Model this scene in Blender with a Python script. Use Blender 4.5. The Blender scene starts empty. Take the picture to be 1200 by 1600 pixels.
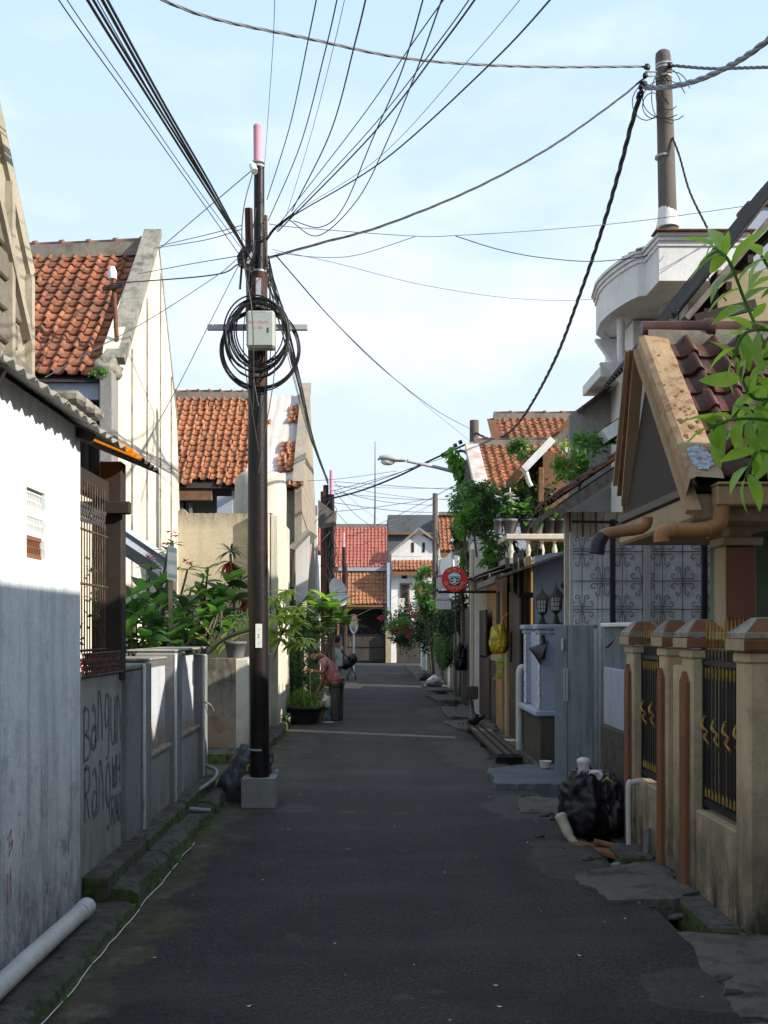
import bpy, math, random
from mathutils import Vector, Matrix, noise
R = random.Random(7)
scene = bpy.context.scene
C = scene.collection
rad = math.radians
# ---------------- camera, sky, sun, exposure ----------------
H = 1.75; F = 1700.0; CX = 582.0; CY = 985.0
cd = bpy.data.cameras.new('camera'); cam = bpy.data.objects.new('camera', cd); C.objects.link(cam)
cam.location = (0, 0, H); cam.rotation_euler = (rad(90), 0, 0)
cd.sensor_fit = 'AUTO'; cd.sensor_width = 36; cd.lens = F / 1600 * 36
cd.shift_x = (600 - CX) / 1600; cd.shift_y = (CY - 800) / 1600
cd.clip_start = .05; cd.clip_end = 3000
scene.camera = cam
SUN_EL, SUN_AZ = 27.0, 24.0        # elevation; degrees the sun stands behind the +X direction
w = bpy.data.worlds.new('World'); scene.world = w; w.use_nodes = True
nt = w.node_tree; nt.nodes.clear()
def N(nt, t, **kw):
    n = nt.nodes.new(t)
    for k, v in kw.items(): setattr(n, k, v)
    return n
sky = N(nt, 'ShaderNodeTexSky', sky_type='NISHITA', sun_disc=False)
sky.sun_elevation = rad(SUN_EL); sky.sun_rotation = rad(90 + SUN_AZ)
sky.air_density = 1.3; sky.dust_density = 3.0; sky.ozone_density = 1.6
tc = N(nt, 'ShaderNodeTexCoord'); mp = N(nt, 'ShaderNodeMapping'); mp.inputs['Scale'].default_value = (1.6, 1.6, 4.2)
ns = N(nt, 'ShaderNodeTexNoise'); ns.inputs['Scale'].default_value = 1.5; ns.inputs['Detail'].default_value = 6; ns.inputs['Roughness'].default_value = .52
cr = N(nt, 'ShaderNodeValToRGB'); cr.color_ramp.elements[0].position = .50; cr.color_ramp.elements[0].color = (0, 0, 0, 1)
cr.color_ramp.elements[1].position = .78; cr.color_ramp.elements[1].color = (.8, .8, .8, 1)
mx = N(nt, 'ShaderNodeMix', data_type='RGBA'); mx.inputs[7].default_value = (5.6, 5.5, 5.8, 1)
hz = N(nt, 'ShaderNodeMix', data_type='RGBA'); sx = N(nt, 'ShaderNodeSeparateXYZ')
el = N(nt, 'ShaderNodeMapRange'); el.inputs[1].default_value = 0; el.inputs[2].default_value = .95; el.inputs[3].default_value = .97; el.inputs[4].default_value = .85
hc = N(nt, 'ShaderNodeValToRGB'); hc.color_ramp.elements[0].position = 0; hc.color_ramp.elements[0].color = (.85, .925, 1.05, 1); hc.color_ramp.elements[1].position = .5; hc.color_ramp.elements[1].color = (.61, .83, 1.08, 1)
sc5 = N(nt, 'ShaderNodeVectorMath', operation='SCALE'); sc5.inputs['Scale'].default_value = 4.5
bg = N(nt, 'ShaderNodeBackground'); bg.inputs[1].default_value = .135
out = N(nt, 'ShaderNodeOutputWorld')
L = nt.links
L.new(tc.outputs['Generated'], mp.inputs[0]); L.new(mp.outputs[0], ns.inputs['Vector']); L.new(ns.outputs[0], cr.inputs[0])
L.new(tc.outputs['Generated'], sx.inputs[0]); L.new(sx.outputs['Z'], el.inputs[0]); L.new(sx.outputs['Z'], hc.inputs[0]); L.new(hc.outputs[0], sc5.inputs[0])
L.new(el.outputs[0], hz.inputs[0]); L.new(sky.outputs[0], hz.inputs[6]); L.new(sc5.outputs[0], hz.inputs[7]); L.new(hz.outputs[2], mx.inputs[6]); L.new(cr.outputs[0], mx.inputs[0])
L.new(mx.outputs[2], bg.inputs[0]); L.new(bg.outputs[0], out.inputs[0])
sd = bpy.data.lights.new('sun', 'SUN'); sd.energy = 4.2; sd.angle = rad(.5); sd.color = (1, .93, .80)
sun = bpy.data.objects.new('sun', sd); C.objects.link(sun)
e, a = rad(SUN_EL), rad(SUN_AZ)
sdir = Vector((math.cos(e) * math.cos(a), -math.cos(e) * math.sin(a), math.sin(e)))
sun.rotation_euler = sdir.to_track_quat('Z', 'Y').to_euler(); sun.location = sdir * 40
scene.view_settings.view_transform = 'Standard'; scene.view_settings.look = 'None'
scene.view_settings.exposure = 0.86; scene.view_settings.gamma = 1; scene.view_settings.use_curve_mapping = False

# ---------------- helpers ----------------
def P(px, py, Y):
    """a place in the street, from its bearing as seen from the eye and its distance down the street"""
    return Vector(((px - CX) / F * Y, Y, H - (py - CY) / F * Y))
ORG = {}
class MB:
    def __init__(s): s.v = []; s.f = []; s.sm = []
    def add(s, vs, fs, smooth=False):
        b = len(s.v); s.v += [Vector(v) for v in vs]
        for f in fs: s.f.append(tuple(i + b for i in f)); s.sm.append(smooth)
        return s
    def box(s, x0, x1, y0, y1, z0, z1):
        if x0 > x1: x0, x1 = x1, x0
        if y0 > y1: y0, y1 = y1, y0
        if z0 > z1: z0, z1 = z1, z0
        return s.add([(x0,y0,z0),(x1,y0,z0),(x1,y1,z0),(x0,y1,z0),(x0,y0,z1),(x1,y0,z1),(x1,y1,z1),(x0,y1,z1)],
              [(3,2,1,0),(4,5,6,7),(0,1,5,4),(1,2,6,5),(2,3,7,6),(3,0,4,7)])
    def bbox(s, x0, x1, y0, y1, z0, z1, b=.01):
        """bevelled box"""
        if x0 > x1: x0, x1 = x1, x0
        if y0 > y1: y0, y1 = y1, y0
        if z0 > z1: z0, z1 = z1, z0
        b = min(b, (x1-x0)*.45, (y1-y0)*.45, (z1-z0)*.45)
        def ring(z, i): return [(x0+i,y0+b,z),(x0+b,y0+i,z),(x1-b,y0+i,z),(x1-i,y0+b,z),(x1-i,y1-b,z),(x1-b,y1-i,z),(x0+b,y1-i,z),(x0+i,y1-b,z)]
        vs = ring(z0, b) + ring(z0+b, 0) + ring(z1-b, 0) + ring(z1, b)
        fs = [tuple(reversed(range(8))), tuple(range(24, 32))]
        for k in range(3):
            for i in range(8):
                j = (i+1) % 8; fs.append((k*8+i, k*8+j, k*8+8+j, k*8+8+i))
        return s.add(vs, fs)
    def prism(s, pts, d):
        """closed outline pts (3d) swept by vector d"""
        n = len(pts); d = Vector(d); p = [Vector(q) for q in pts]
        return s.add(p + [q + d for q in p], [tuple(range(n))[::-1], tuple(range(n, 2*n))] + [(i, (i+1) % n, n+(i+1) % n, n+i) for i in range(n)])
    def beam(s, p, q, w, h, up=(0, 0, 1)):
        p, q = Vector(p), Vector(q); d = (q-p).normalized(); sdv = d.cross(Vector(up)).normalized()*w/2; u = sdv.cross(d).normalized()*h/2
        vs = [p-sdv-u, p+sdv-u, p+sdv+u, p-sdv+u, q-sdv-u, q+sdv-u, q+sdv+u, q-sdv+u]
        return s.add(vs, [(0,1,2,3),(7,6,5,4),(0,4,5,1),(1,5,6,2),(2,6,7,3),(3,7,4,0)])
    def tube(s, pts, r, n=6, cap=True):
        pts = [Vector(p) for p in pts]; m = len(pts)
        rs = r if isinstance(r, (list, tuple)) else [r]*m
        t0 = (pts[1]-pts[0]).normalized(); a = Vector((0,0,1)) if abs(t0.z) < .9 else Vector((1,0,0))
        nx = t0.cross(a).normalized(); b = len(s.v); vs = []
        for i, p in enumerate(pts):
            t = (pts[min(i+1, m-1)] - pts[max(i-1, 0)]).normalized()
            nx = (nx - t*nx.dot(t)).normalized(); ny = t.cross(nx)
            for k in range(n):
                an = 2*math.pi*k/n; vs.append(p + (nx*math.cos(an)+ny*math.sin(an))*rs[i])
        fs = [(i*n+k, i*n+(k+1) % n, (i+1)*n+(k+1) % n, (i+1)*n+k) for i in range(m-1) for k in range(n)]
        s.add(vs, fs, True)
        if cap: s.add(vs[:n], [tuple(range(n))[::-1]]); s.add(vs[-n:], [tuple(range(n))])
        return s
    def lathe(s, c, prof, n=16):
        c = Vector(c); vs = []
        for r, z in prof:
            for k in range(n): an = 2*math.pi*k/n; vs.append(c + Vector((r*math.cos(an), r*math.sin(an), z)))
        m = len(prof)
        s.add(vs, [(i*n+k, i*n+(k+1) % n, (i+1)*n+(k+1) % n, (i+1)*n+k) for i in range(m-1) for k in range(n)], True)
        return s.add(vs[:n], [tuple(range(n))[::-1]]).add(vs[-n:], [tuple(range(n))])
    def blob(s, c, rx, ry, rz, amp=.15, n=14, m=9, sc=2.0, seed=0, flat=False):
        c = Vector(c); vs = []
        for i in range(m+1):
            th = math.pi*i/m
            for k in range(n):
                ph = 2*math.pi*k/n; d = Vector((math.sin(th)*math.cos(ph), math.sin(th)*math.sin(ph), math.cos(th)))
                q = 1 + amp*noise.noise(d*sc + Vector((seed, seed*2.3, 0)))*2
                z = d.z*rz*q
                if flat and z < -rz*.7: z = -rz*.7
                vs.append(c + Vector((d.x*rx*q, d.y*ry*q, z)))
        return s.add(vs, [(i*n+k, (i+1)*n+k, (i+1)*n+(k+1) % n, i*n+(k+1) % n) for i in range(m) for k in range(n)], True)
    def build(s, name, mat, parent=None, label=None, cat=None, group=None, kind=None):
        me = bpy.data.meshes.new(name)
        if parent is not None: o0 = ORG[parent.name]
        else:
            xs = [v.x for v in s.v]; ys = [v.y for v in s.v]; zs = [v.z for v in s.v]
            o0 = Vector(((min(xs)+max(xs))/2, (min(ys)+max(ys))/2, min(zs)))
        me.from_pydata([v - o0 for v in s.v], [], s.f); me.polygons.foreach_set('use_smooth', s.sm)
        me.materials.append(mat); me.update()
        o = bpy.data.objects.new(name, me); C.objects.link(o)
        if parent is not None: o.parent = parent
        else: o.location = o0
        ORG[o.name] = o0
        return tag(o, label, cat, group, kind)
def tag(o, label=None, cat=None, group=None, kind=None):
    if label: o['label'] = label
    if cat: o['category'] = cat
    if group: o['group'] = group
    if kind: o['kind'] = kind
    return o
def thing(name, label, cat, loc, group=None):
    o = bpy.data.objects.new(name, None); C.objects.link(o); o.location = loc; o.empty_display_size = .2
    ORG[o.name] = Vector(loc)
    return tag(o, label, cat, group)
def inst(name, me, M, parent):
    """another object sharing mesh data; M is its world matrix"""
    o = bpy.data.objects.new(name, me); C.objects.link(o); o.parent = parent
    o.matrix_basis = Matrix.Translation(-ORG[parent.name]) @ M
    return o
def box(*a): return MB().box(*a)
def bbox(*a, **k): return MB().bbox(*a, **k)
def cr_pts(pts, n=8):
    """smooth curve through points"""
    p = [Vector(q) for q in pts]
    if len(p) < 3: return [p[0].lerp(p[1], i/n) for i in range(n+1)]
    p = [p[0]*2-p[1]] + p + [p[-1]*2-p[-2]]; o = []
    for i in range(1, len(p)-2):
        for k in range(n):
            t = k/n; a, b, c, d = p[i-1], p[i], p[i+1], p[i+2]
            o.append(.5*((2*b)+(c-a)*t+(2*a-5*b+4*c-d)*t*t+(3*b-a-3*c+d)*t**3))
    return o + [p[-2]]

# ---------------- materials ----------------
def newmat(name):
    m = bpy.data.materials.new(name); m.use_nodes = True; nt = m.node_tree; b = nt.nodes['Principled BSDF']; return m, nt, b
def pos(nt, scale=(1, 1, 1)):
    g = N(nt, 'ShaderNodeNewGeometry'); m = N(nt, 'ShaderNodeMapping'); m.inputs['Scale'].default_value = scale
    nt.links.new(g.outputs['Position'], m.inputs[0]); return m.outputs[0]
def nz(nt, vec, sc, det=4, rough=.55, lo=.35, hi=.65):
    n = N(nt, 'ShaderNodeTexNoise'); n.inputs['Scale'].default_value = sc; n.inputs['Detail'].default_value = det; n.inputs['Roughness'].default_value = rough
    nt.links.new(vec, n.inputs['Vector'])
    r = N(nt, 'ShaderNodeMapRange'); r.inputs[1].default_value = lo; r.inputs[2].default_value = hi; nt.links.new(n.outputs[0], r.inputs[0]); return r.outputs[0]
def mixc(nt, fac, a, b):
    m = N(nt, 'ShaderNodeMix', data_type='RGBA')
    if hasattr(fac, 'is_linked') or not isinstance(fac, (int, float)): nt.links.new(fac, m.inputs[0])
    else: m.inputs[0].default_value = fac
    for s, v in ((6, a), (7, b)):
        if isinstance(v, (tuple, list)): m.inputs[s].default_value = (*v[:3], 1)
        else: nt.links.new(v, m.inputs[s])
    return m.outputs[2]
def mul(nt, a, b, op='MULTIPLY'):
    m = N(nt, 'ShaderNodeMath', operation=op); m.use_clamp = True
    for s, v in ((0, a), (1, b)):
        if isinstance(v, (int, float)): m.inputs[s].default_value = v
        else: nt.links.new(v, m.inputs[s])
    return m.outputs[0]
def zmask(nt, z0, z1, axis='Z'):
    g = N(nt, 'ShaderNodeNewGeometry'); s = N(nt, 'ShaderNodeSeparateXYZ'); nt.links.new(g.outputs['Position'], s.inputs[0])
    r = N(nt, 'ShaderNodeMapRange'); r.inputs[1].default_value = z0; r.inputs[2].default_value = z1; nt.links.new(s.outputs[axis], r.inputs[0]); return r.outputs[0]
def bump(nt, b, h, st=.3, dist=.01):
    n = N(nt, 'ShaderNodeBump'); n.inputs['Strength'].default_value = st; n.inputs['Distance'].default_value = dist
    nt.links.new(h, n.inputs['Height']); nt.links.new(n.outputs[0], b.inputs['Normal'])
def simple(name, col, rough=.7, col2=None, sc=6, metal=0, bs=.15, spec=.4, rnd=0):
    m, nt, b = newmat(name); v = pos(nt)
    c2 = col2 or tuple(x*.72 for x in col)
    c = mixc(nt, nz(nt, v, sc, 5, .6), col, c2)
    if rnd:
        oi = N(nt, 'ShaderNodeObjectInfo'); c = mixc(nt, mul(nt, oi.outputs['Random'], rnd), c, tuple(x*.35 for x in col))
    nt.links.new(c, b.inputs['Base Color']); b.inputs['Roughness'].default_value = rough; b.inputs['Metallic'].default_value = metal
    b.inputs['Specular IOR Level'].default_value = spec
    if bs: bump(nt, b, nz(nt, v, sc*7, 3, .6, .2, .8), bs, .006)
    return m
def plaster(name, col, stain, streak=.5, blotch=.4, base=None, baseh=.6, basez=0.0, top=None, rough=.9, bs=.35, sc=1.0, cracks=False):
    """painted render with rain streaks, blotches, damp foot and mouldy top"""
    m, nt, b = newmat(name); v = pos(nt); vs = pos(nt, (5.3, 5.3, .6))
    c = mixc(nt, nz(nt, v, .9*sc, 5, .6), col, tuple(x*.86 for x in col))
    c = mixc(nt, mul(nt, nz(nt, vs, 1.0*sc, 6, .65, .48, .75), streak), c, stain)
    c = mixc(nt, mul(nt, nz(nt, v, 2.4*sc, 7, .68, .5, .72), blotch), c, stain)
    c = mixc(nt, mul(nt, nz(nt, v, 30, 3, .6, .45, .8), .25), c, tuple(x*.6 for x in stain))
    if base:
        f = mul(nt, zmask(nt, basez+baseh, basez), nz(nt, pos(nt, (3, 3, 1.2)), 2.5, 7, .7, .25, .6)); c = mixc(nt, f, c, base)
    if top:
        z0, z1, tcol = top
        f = mul(nt, zmask(nt, z0, z1), nz(nt, pos(nt, (3, 3, .8)), 3, 7, .7, .3, .62)); c = mixc(nt, f, c, tcol)
    nt.links.new(c, b.inputs['Base Color']); b.inputs['Roughness'].default_value = rough; b.inputs['Specular IOR Level'].default_value = .2
    bump(nt, b, nz(nt, v, 18, 8, .7, .1, .9), bs, .012)
    return m
def leafmat(name, col, col2, tr=.35, rough=.45):
    m, nt, b = newmat(name); v = pos(nt); oi = N(nt, 'ShaderNodeObjectInfo')
    f = mul(nt, mul(nt, nz(nt, v, 9, 2, .5, .3, .7), .7), mul(nt, oi.outputs['Random'], .75), 'ADD')
    c = mixc(nt, f, col, col2); nt.links.new(c, b.inputs['Base Color']); b.inputs['Roughness'].default_value = rough
    t = N(nt, 'ShaderNodeBsdfTranslucent'); tcol = mixc(nt, .5, c, tuple(min(1, x*2.4) for x in col)); nt.links.new(tcol, t.inputs[0])
    ms = N(nt, 'ShaderNodeMixShader'); ms.inputs[0].default_value = tr
    nt.links.new(b.outputs[0], ms.inputs[1]); nt.links.new(t.outputs[0], ms.inputs[2]); nt.links.new(ms.outputs[0], nt.nodes['Material Output'].inputs[0])
    return m
def tilemat(name, cols, dark, darkf=.5, rough=.75):
    m, nt, b = newmat(name); v = pos(nt); oi = N(nt, 'ShaderNodeObjectInfo')
    wn = N(nt, 'ShaderNodeTexWhiteNoise', noise_dimensions='1D'); nt.links.new(oi.outputs['Random'], wn.inputs['W'])
    c = mixc(nt, oi.outputs['Random'], cols[0], cols[1]); c = mixc(nt, mul(nt, wn.outputs[0], .55), c, cols[2])
    c = mixc(nt, mul(nt, nz(nt, v, 7, 7, .7, .42, .66), darkf), c, dark)
    c = mixc(nt, mul(nt, nz(nt, v, 1.1, 4, .6, .45, .7), darkf*.7), c, dark)
    nt.links.new(c, b.inputs['Base Color']); b.inputs['Roughness'].default_value = rough; b.inputs['Specular IOR Level'].default_value = .25
    bump(nt, b, nz(nt, v, 40, 4, .6, .2, .8), .3, .008)
    return m
M = {}
M['tile'] = tilemat('clay_tile', [(.36, .12, .06), (.21, .07, .04), (.46, .19, .10)], (.055, .04, .032), .8)
M['tile_bright'] = tilemat('clay_tile_bright', [(.45, .165, .075), (.30, .10, .05), (.52, .24, .12)], (.07, .05, .035), .65)
M['tile_dark'] = tilemat('clay_tile_dark', [(.075, .028, .02), (.045, .02, .017), (.15, .05, .035)], (.02, .016, .014), .7, .45)
M['tile_pink'] = tilemat('clay_tile_pink', [(.42, .13, .09), (.36, .10, .08), (.46, .18, .13)], (.18, .06, .05), .4)
M['ridge'] = plaster('ridge_mortar', (.22, .20, .17), (.07, .065, .055), .5, .9)
M['ridge_tile'] = simple('ridge_tile', (.30, .13, .08), .8, (.13, .10, .08), 9)
M['white_wall'] = plaster('white_limewash', (.76, .80, .83), (.36, .41, .45), .75, .5, base=(.15, .145, .12), baseh=1.0, basez=.1, sc=.9, bs=.6)
_m = M['white_wall']; _nt = _m.node_tree; _b = _nt.nodes['Principled BSDF']; _v = pos(_nt)
_c = _b.inputs['Base Color'].links[0].from_socket
_c = mixc(_nt, mul(_nt, mul(_nt, nz(_nt, pos(_nt, (11, 11, .5)), 1.0, 5, .7, .54, .66), zmask(_nt, 2.9, .2)), .75), _c, (.24, .27, .29))
_c = mixc(_nt, mul(_nt, nz(_nt, pos(_nt, (1, 1, .7)), 3.2, 8, .72, .575, .60), .55), _c, (.50, .50, .48))
_c = mixc(_nt, mul(_nt, mul(_nt, nz(_nt, pos(_nt, (1, 1, .6)), 5.5, 8, .75, .56, .59), zmask(_nt, 1.5, .3)), .8), _c, (.20, .20, .185))
_nt.links.new(_c, _b.inputs['Base Color'])
M['graffiti_wall'] = plaster('grey_green_wall', (.37, .38, .35), (.16, .17, .16), .6, .35, base=(.13, .125, .11), baseh=.9)
M['fence_concrete'] = plaster('fence_concrete', (.25, .255, .25), (.10, .10, .095), .5, .6, base=(.12, .11, .09), baseh=.5)
M['blue_sheet'] = plaster('blue_grey_sheet', (.46, .48, .52), (.25, .27, .31), .7, .2, base=(.25, .14, .07), baseh=.35, basez=.72, bs=.1)
M['gable_cream'] = plaster('cream_gable', (.72, .65, .54), (.33, .29, .23), .55, .35, base=(.35, .30, .22), baseh=.8, bs=.25)
M['grime_cap'] = plaster('mouldy_coping', (.30, .28, .24), (.055, .052, .045), .6, 1.0, sc=1.6, bs=.9)
M['beige_wall'] = plaster('beige_wall', (.50, .44, .32), (.25, .22, .16), .4, .45, top=(3.45, 3.8, (.07, .065, .05)))
M['stained_wall'] = plaster('stained_wall', (.27, .25, .20), (.04, .038, .032), 1.0, 1.0, base=(.24, .14, .075), baseh=1.0, top=(.55, 1.25, (.045, .043, .035)), sc=1.2)
M['street_cream'] = plaster('street_cream', (.58, .54, .45), (.28, .25, .19), .5, .4, base=(.12, .11, .09), baseh=.5)
M['concrete'] = plaster('bare_concrete', (.27, .265, .25), (.10, .095, .085), .5, .6, bs=.5)
M['rough_conc'] = plaster('rough_block_wall', (.34, .29, .23), (.14, .12, .10), .4, .6, bs=1.0)
M['block'] = plaster('grey_block', (.21, .19, .155), (.08, .075, .065), .6, .9, bs=.6)
M['mortar'] = plaster('block_mortar', (.40, .36, .28), (.18, .16, .13), .5, .6, bs=.5)
M['pillar'] = plaster('cream_pillar', (.50, .405, .265), (.17, .135, .09), .5, .65, base=(.035, .033, .028), baseh=.95)
M['terracotta'] = plaster('terracotta_paint', (.215, .095, .05), (.09, .048, .03), .5, .6)
M['brown_tile'] = simple('brown_wall_tile', (.13, .05, .035), .35, (.17, .07, .045), 3, bs=.05)
M['tan'] = plaster('tan_paint', (.33, .225, .13), (.16, .10, .06), .4, .3, bs=.1)
M['tan_pipe'] = plaster('tan_pipe', (.30, .15, .065), (.12, .065, .035), .3, .5, rough=.5, bs=.05)
M['beige'] = plaster('beige_board', (.36, .29, .19), (.2, .16, .11), .3, .3, bs=.1)
M['green_wall'] = plaster('green_wall', (.16, .20, .155), (.08, .10, .08), .3, .4, bs=.1)
M['white_paint'] = plaster('white_paint', (.70, .70, .69), (.36, .35, .34), .4, .35, bs=.12)
M['blue_white'] = plaster('pale_blue_paint', (.36, .41, .52), (.19, .22, .29), .3, .35, bs=.12)
M['blue_wall'] = plaster('blue_wall', (.33, .375, .45), (.20, .22, .26), .3, .5, bs=.12)
M['grille_wall'] = plaster('panel_white', (.74, .77, .82), (.36, .39, .44), .7, .5, bs=.1)
M['stone_dark'] = plaster('dark_stone', (.085, .08, .065), (.03, .03, .026), .4, .8, bs=1.0)
M['gate_grey'] = plaster('blue_grey_gate', (.17, .20, .23), (.06, .07, .08), .9, .4, rough=.6, bs=.15)
M['gate_dark'] = plaster('dark_brown_gate', (.065, .055, .048), (.03, .027, .025), .9, .3, rough=.6, bs=.2)
M['black'] = simple('black_iron', (.012, .012, .014), .5, bs=.05)
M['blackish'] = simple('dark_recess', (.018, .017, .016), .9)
M['gold'] = simple('gold_paint', (.38, .24, .05), .45, (.22, .14, .03), 20, metal=.6, bs=.05)
M['wood_dark'] = simple('dark_timber', (.030, .022, .018), .8, (.02, .015, .012), 12)
M['wood_mid'] = simple('brown_timber', (.20, .10, .05), .7, (.12, .06, .03), 10)
M['wood_grey'] = simple('weathered_timber', (.16, .14, .12), .85, (.08, .07, .06), 14)
M['ochre'] = plaster('ochre_wall', (.34, .215, .095), (.2, .13, .065), .4, .3, bs=.15)
M['pole_black'] = plaster('bitumen_pole', (.010, .010, .011), (.05, .022, .015), .35, .35, rough=.42, bs=.2)
M['pole_rust'] = plaster('rusty_pole', (.075, .032, .022), (.035, .018, .013), .6, .6, rough=.7, bs=.3)
M['pink'] = plaster('pink_paint', (.72, .36, .46), (.45, .22, .24), .4, .2, bs=.1)
M['pole_conc'] = plaster('concrete_pole', (.135, .115, .10), (.07, .06, .05), .6, .4, bs=.2)
M['galv'] = plaster('galvanised', (.40, .41, .42), (.22, .22, .22), .4, .4, rough=.5, bs=.1)
M['cabinet'] = plaster('grey_green_cabinet', (.37, .41, .37), (.25, .27, .25), .2, .3, rough=.5, bs=.05)
M['cable'] = simple('cable_black', (.010, .010, .010), .5, bs=0)
M['wire'] = simple('wire_grey', (.06, .06, .062), .5, bs=0)
M['alu'] = simple('twisted_aluminium', (.16, .16, .165), .5, bs=0)
M['pvc'] = plaster('pvc_pipe', (.52, .53, .52), (.22, .22, .20), .3, .4, rough=.5, bs=.05)
M['grey_pipe'] = simple('grey_pipe', (.22, .24, .25), .5, (.12, .12, .12), 8)
M['asbestos'] = plaster('corrugated_sheet', (.30, .285, .26), (.10, .095, .085), .4, .7, bs=.3)
M['asb_dark'] = plaster('old_dark_sheet', (.075, .07, .065), (.03, .03, .028), .4, .7, bs=.3)
M['flash'] = plaster('rusty_flashing', (.33, .23, .13), (.13, .05, .025), .5, 1.5, sc=1.5, rough=.55, bs=.25)
M['rust_white'] = plaster('rusty_white_flashing', (.62, .60, .56), (.40, .15, .06), .5, .8, sc=.8, rough=.6, bs=.1)
M['bluepatch'] = simple('old_blue_paint', (.28, .42, .52), .6, (.16, .08, .05), 25)
M['tarp'] = plaster('pale_tarpaulin', (.60, .53, .49), (.38, .32, .28), .5, .3, bs=.3)
M['rust'] = simple('rust', (.20, .075, .035), .85, (.08, .035, .02), 15)
M['bag'] = simple('black_plastic', (.010, .010, .012), .48, bs=.35, sc=3, spec=.4)
M['bag_white'] = simple('white_plastic', (.62, .60, .64), .35, (.50, .48, .52), 9)
M['bag_grey'] = simple('grey_sack', (.07, .08, .09), .5, (.04, .045, .05), 5)
M['cloth_cream'] = simple('cream_cloth', (.42, .41, .30), .8)
M['red'] = simple('red_sign', (.55, .02, .02), .4, (.5, .015, .02), 2, bs=0)
M['cream_print'] = simple('cream_print', (.62, .42, .16), .6, bs=0)
M['blue_print'] = simple('pale_blue_print', (.45, .62, .72), .5, (.45, .62, .72), bs=0)
M['black_print'] = simple('black_print', (.012, .01, .014), .6, bs=0)
M['soil'] = simple('soil', (.06, .045, .03), .95)
M['pot'] = simple('grey_pot', (.14, .14, .145), .6)
M['pot_black'] = simple('black_pot', (.025, .025, .027), .55)
M['bark'] = simple('bark', (.14, .10, .075), .9, (.06, .045, .035), 14)
M['stem'] = simple('grey_stem', (.11, .095, .075), .85)
M['leaf'] = leafmat('leaf_green', (.115, .27, .035), (.05, .13, .022), .42)
M['leaf_bright'] = leafmat('leaf_bright', (.30, .50, .05), (.10, .25, .03), .5, .35)
M['leaf_mid'] = leafmat('leaf_mid', (.09, .22, .03), (.05, .13, .025), .4)
M['leaf_yellow'] = leafmat('leaf_yellow_green', (.36, .52, .09), (.22, .38, .06), .45)
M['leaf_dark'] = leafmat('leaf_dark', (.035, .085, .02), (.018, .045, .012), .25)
M['leaf_red'] = leafmat('leaf_red', (.30, .035, .025), (.06, .03, .02), .35)
M['petal'] = leafmat('petal_magenta', (.62, .05, .12), (.50, .03, .09), .4, .6)
M['petal_white'] = leafmat('petal_white', (.75, .75, .68), (.6, .6, .55), .3, .6)
M['glass_dark'] = simple('dark_glass', (.015, .017, .02), .12, bs=0, spec=.8)
M['lamp_glass'] = simple('frosted_glass', (.55, .58, .55), .3, bs=0)
M['orange_sheet'] = leafmat('orange_translucent', (.85, .32, .03), (.8, .28, .03), .7)
M['skin'] = simple('skin', (.22, .10, .06), .55, (.18, .08, .05), 12, bs=.05)
M['hair'] = simple('hair', (.015, .012, .010), .7)
M['trouser'] = simple('dark_olive_cloth', (.055, .06, .05), .9, (.04, .042, .036), 14)
M['shoe'] = simple('grey_shoe', (.10, .11, .14), .7)
M['white'] = simple('white', (.72, .72, .70), .6, (.6, .6, .58), 9, bs=.05)
M['dress'] = simple('pale_grey_cloth', (.42, .46, .43), .9)
M['orange_paint'] = simple('orange_paint', (.60, .13, .03), .5)
M['yellow_bag'] = simple('yellow_plastic', (.62, .40, .02), .35, (.10, .16, .03), 5)
M['yellow'] = simple('yellow_strap', (.65, .45, .02), .5)
M['mirror'] = simple('mirror', (.35, .37, .36), .15, metal=.6, bs=0)
M['graf'] = simple('spray_paint', (.07, .085, .10), .8, (.16, .17, .18), 30, bs=0)
M['pinkink'] = simple('pink_marker', (.65, .22, .33), .6, bs=0)
M['redink'] = simple('red_marker', (.45, .08, .10), .7, bs=0)
# patterned shirt
m, nt, b = newmat('batik_shirt'); v = pos(nt)
vo = N(nt, 'ShaderNodeTexVoronoi'); vo.inputs['Scale'].default_value = 11; nt.links.new(v, vo.inputs['Vector'])
c = mixc(nt, nz(nt, v, 10, 4, .6, .4, .6), (.42, .16, .16), (.14, .08, .10)); mr = N(nt, 'ShaderNodeMapRange'); mr.inputs[1].default_value = .25; mr.inputs[2].default_value = .15
nt.links.new(vo.outputs['Distance'], mr.inputs[0]); c = mixc(nt, mul(nt, mr.outputs[0], .8), c, (.55, .38, .28)); nt.links.new(c, b.inputs['Base Color']); b.inputs['Roughness'].default_value = .85
M['shirt'] = m
# asphalt with mossy left edge, cement-washed right edge
m, nt, b = newmat('asphalt'); v = pos(nt)
c = mixc(nt, nz(nt, v, 1.3, 6, .6), (.014, .014, .0145), (.025, .024, .0235))
c = mixc(nt, mul(nt, nz(nt, v, 5, 6, .75, .42, .66), .5), c, (.040, .037, .033))
c = mixc(nt, mul(nt, nz(nt, v, 24, 5, .85, .47, .60), .75), c, (.050, .047, .043))
c = mixc(nt, mul(nt, nz(nt, v, 58, 4, .9, .53, .61), .9), c, (.12, .113, .105))
c = mixc(nt, mul(nt, nz(nt, v, 36, 4, .85, .50, .62), .85), c, (.005, .005, .0055))
vo = N(nt, 'ShaderNodeTexVoronoi'); vo.inputs['Scale'].default_value = 9; nt.links.new(v, vo.inputs['Vector'])
mr = N(nt, 'ShaderNodeMapRange'); mr.inputs[1].default_value = .09; mr.inputs[2].default_value = .05; nt.links.new(vo.outputs['Distance'], mr.inputs[0])
c = mixc(nt, mul(nt, mul(nt, mr.outputs[0], nz(nt, v, 3, 3, .5, .55, .62)), .8), c, (.30, .29, .27))
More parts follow.
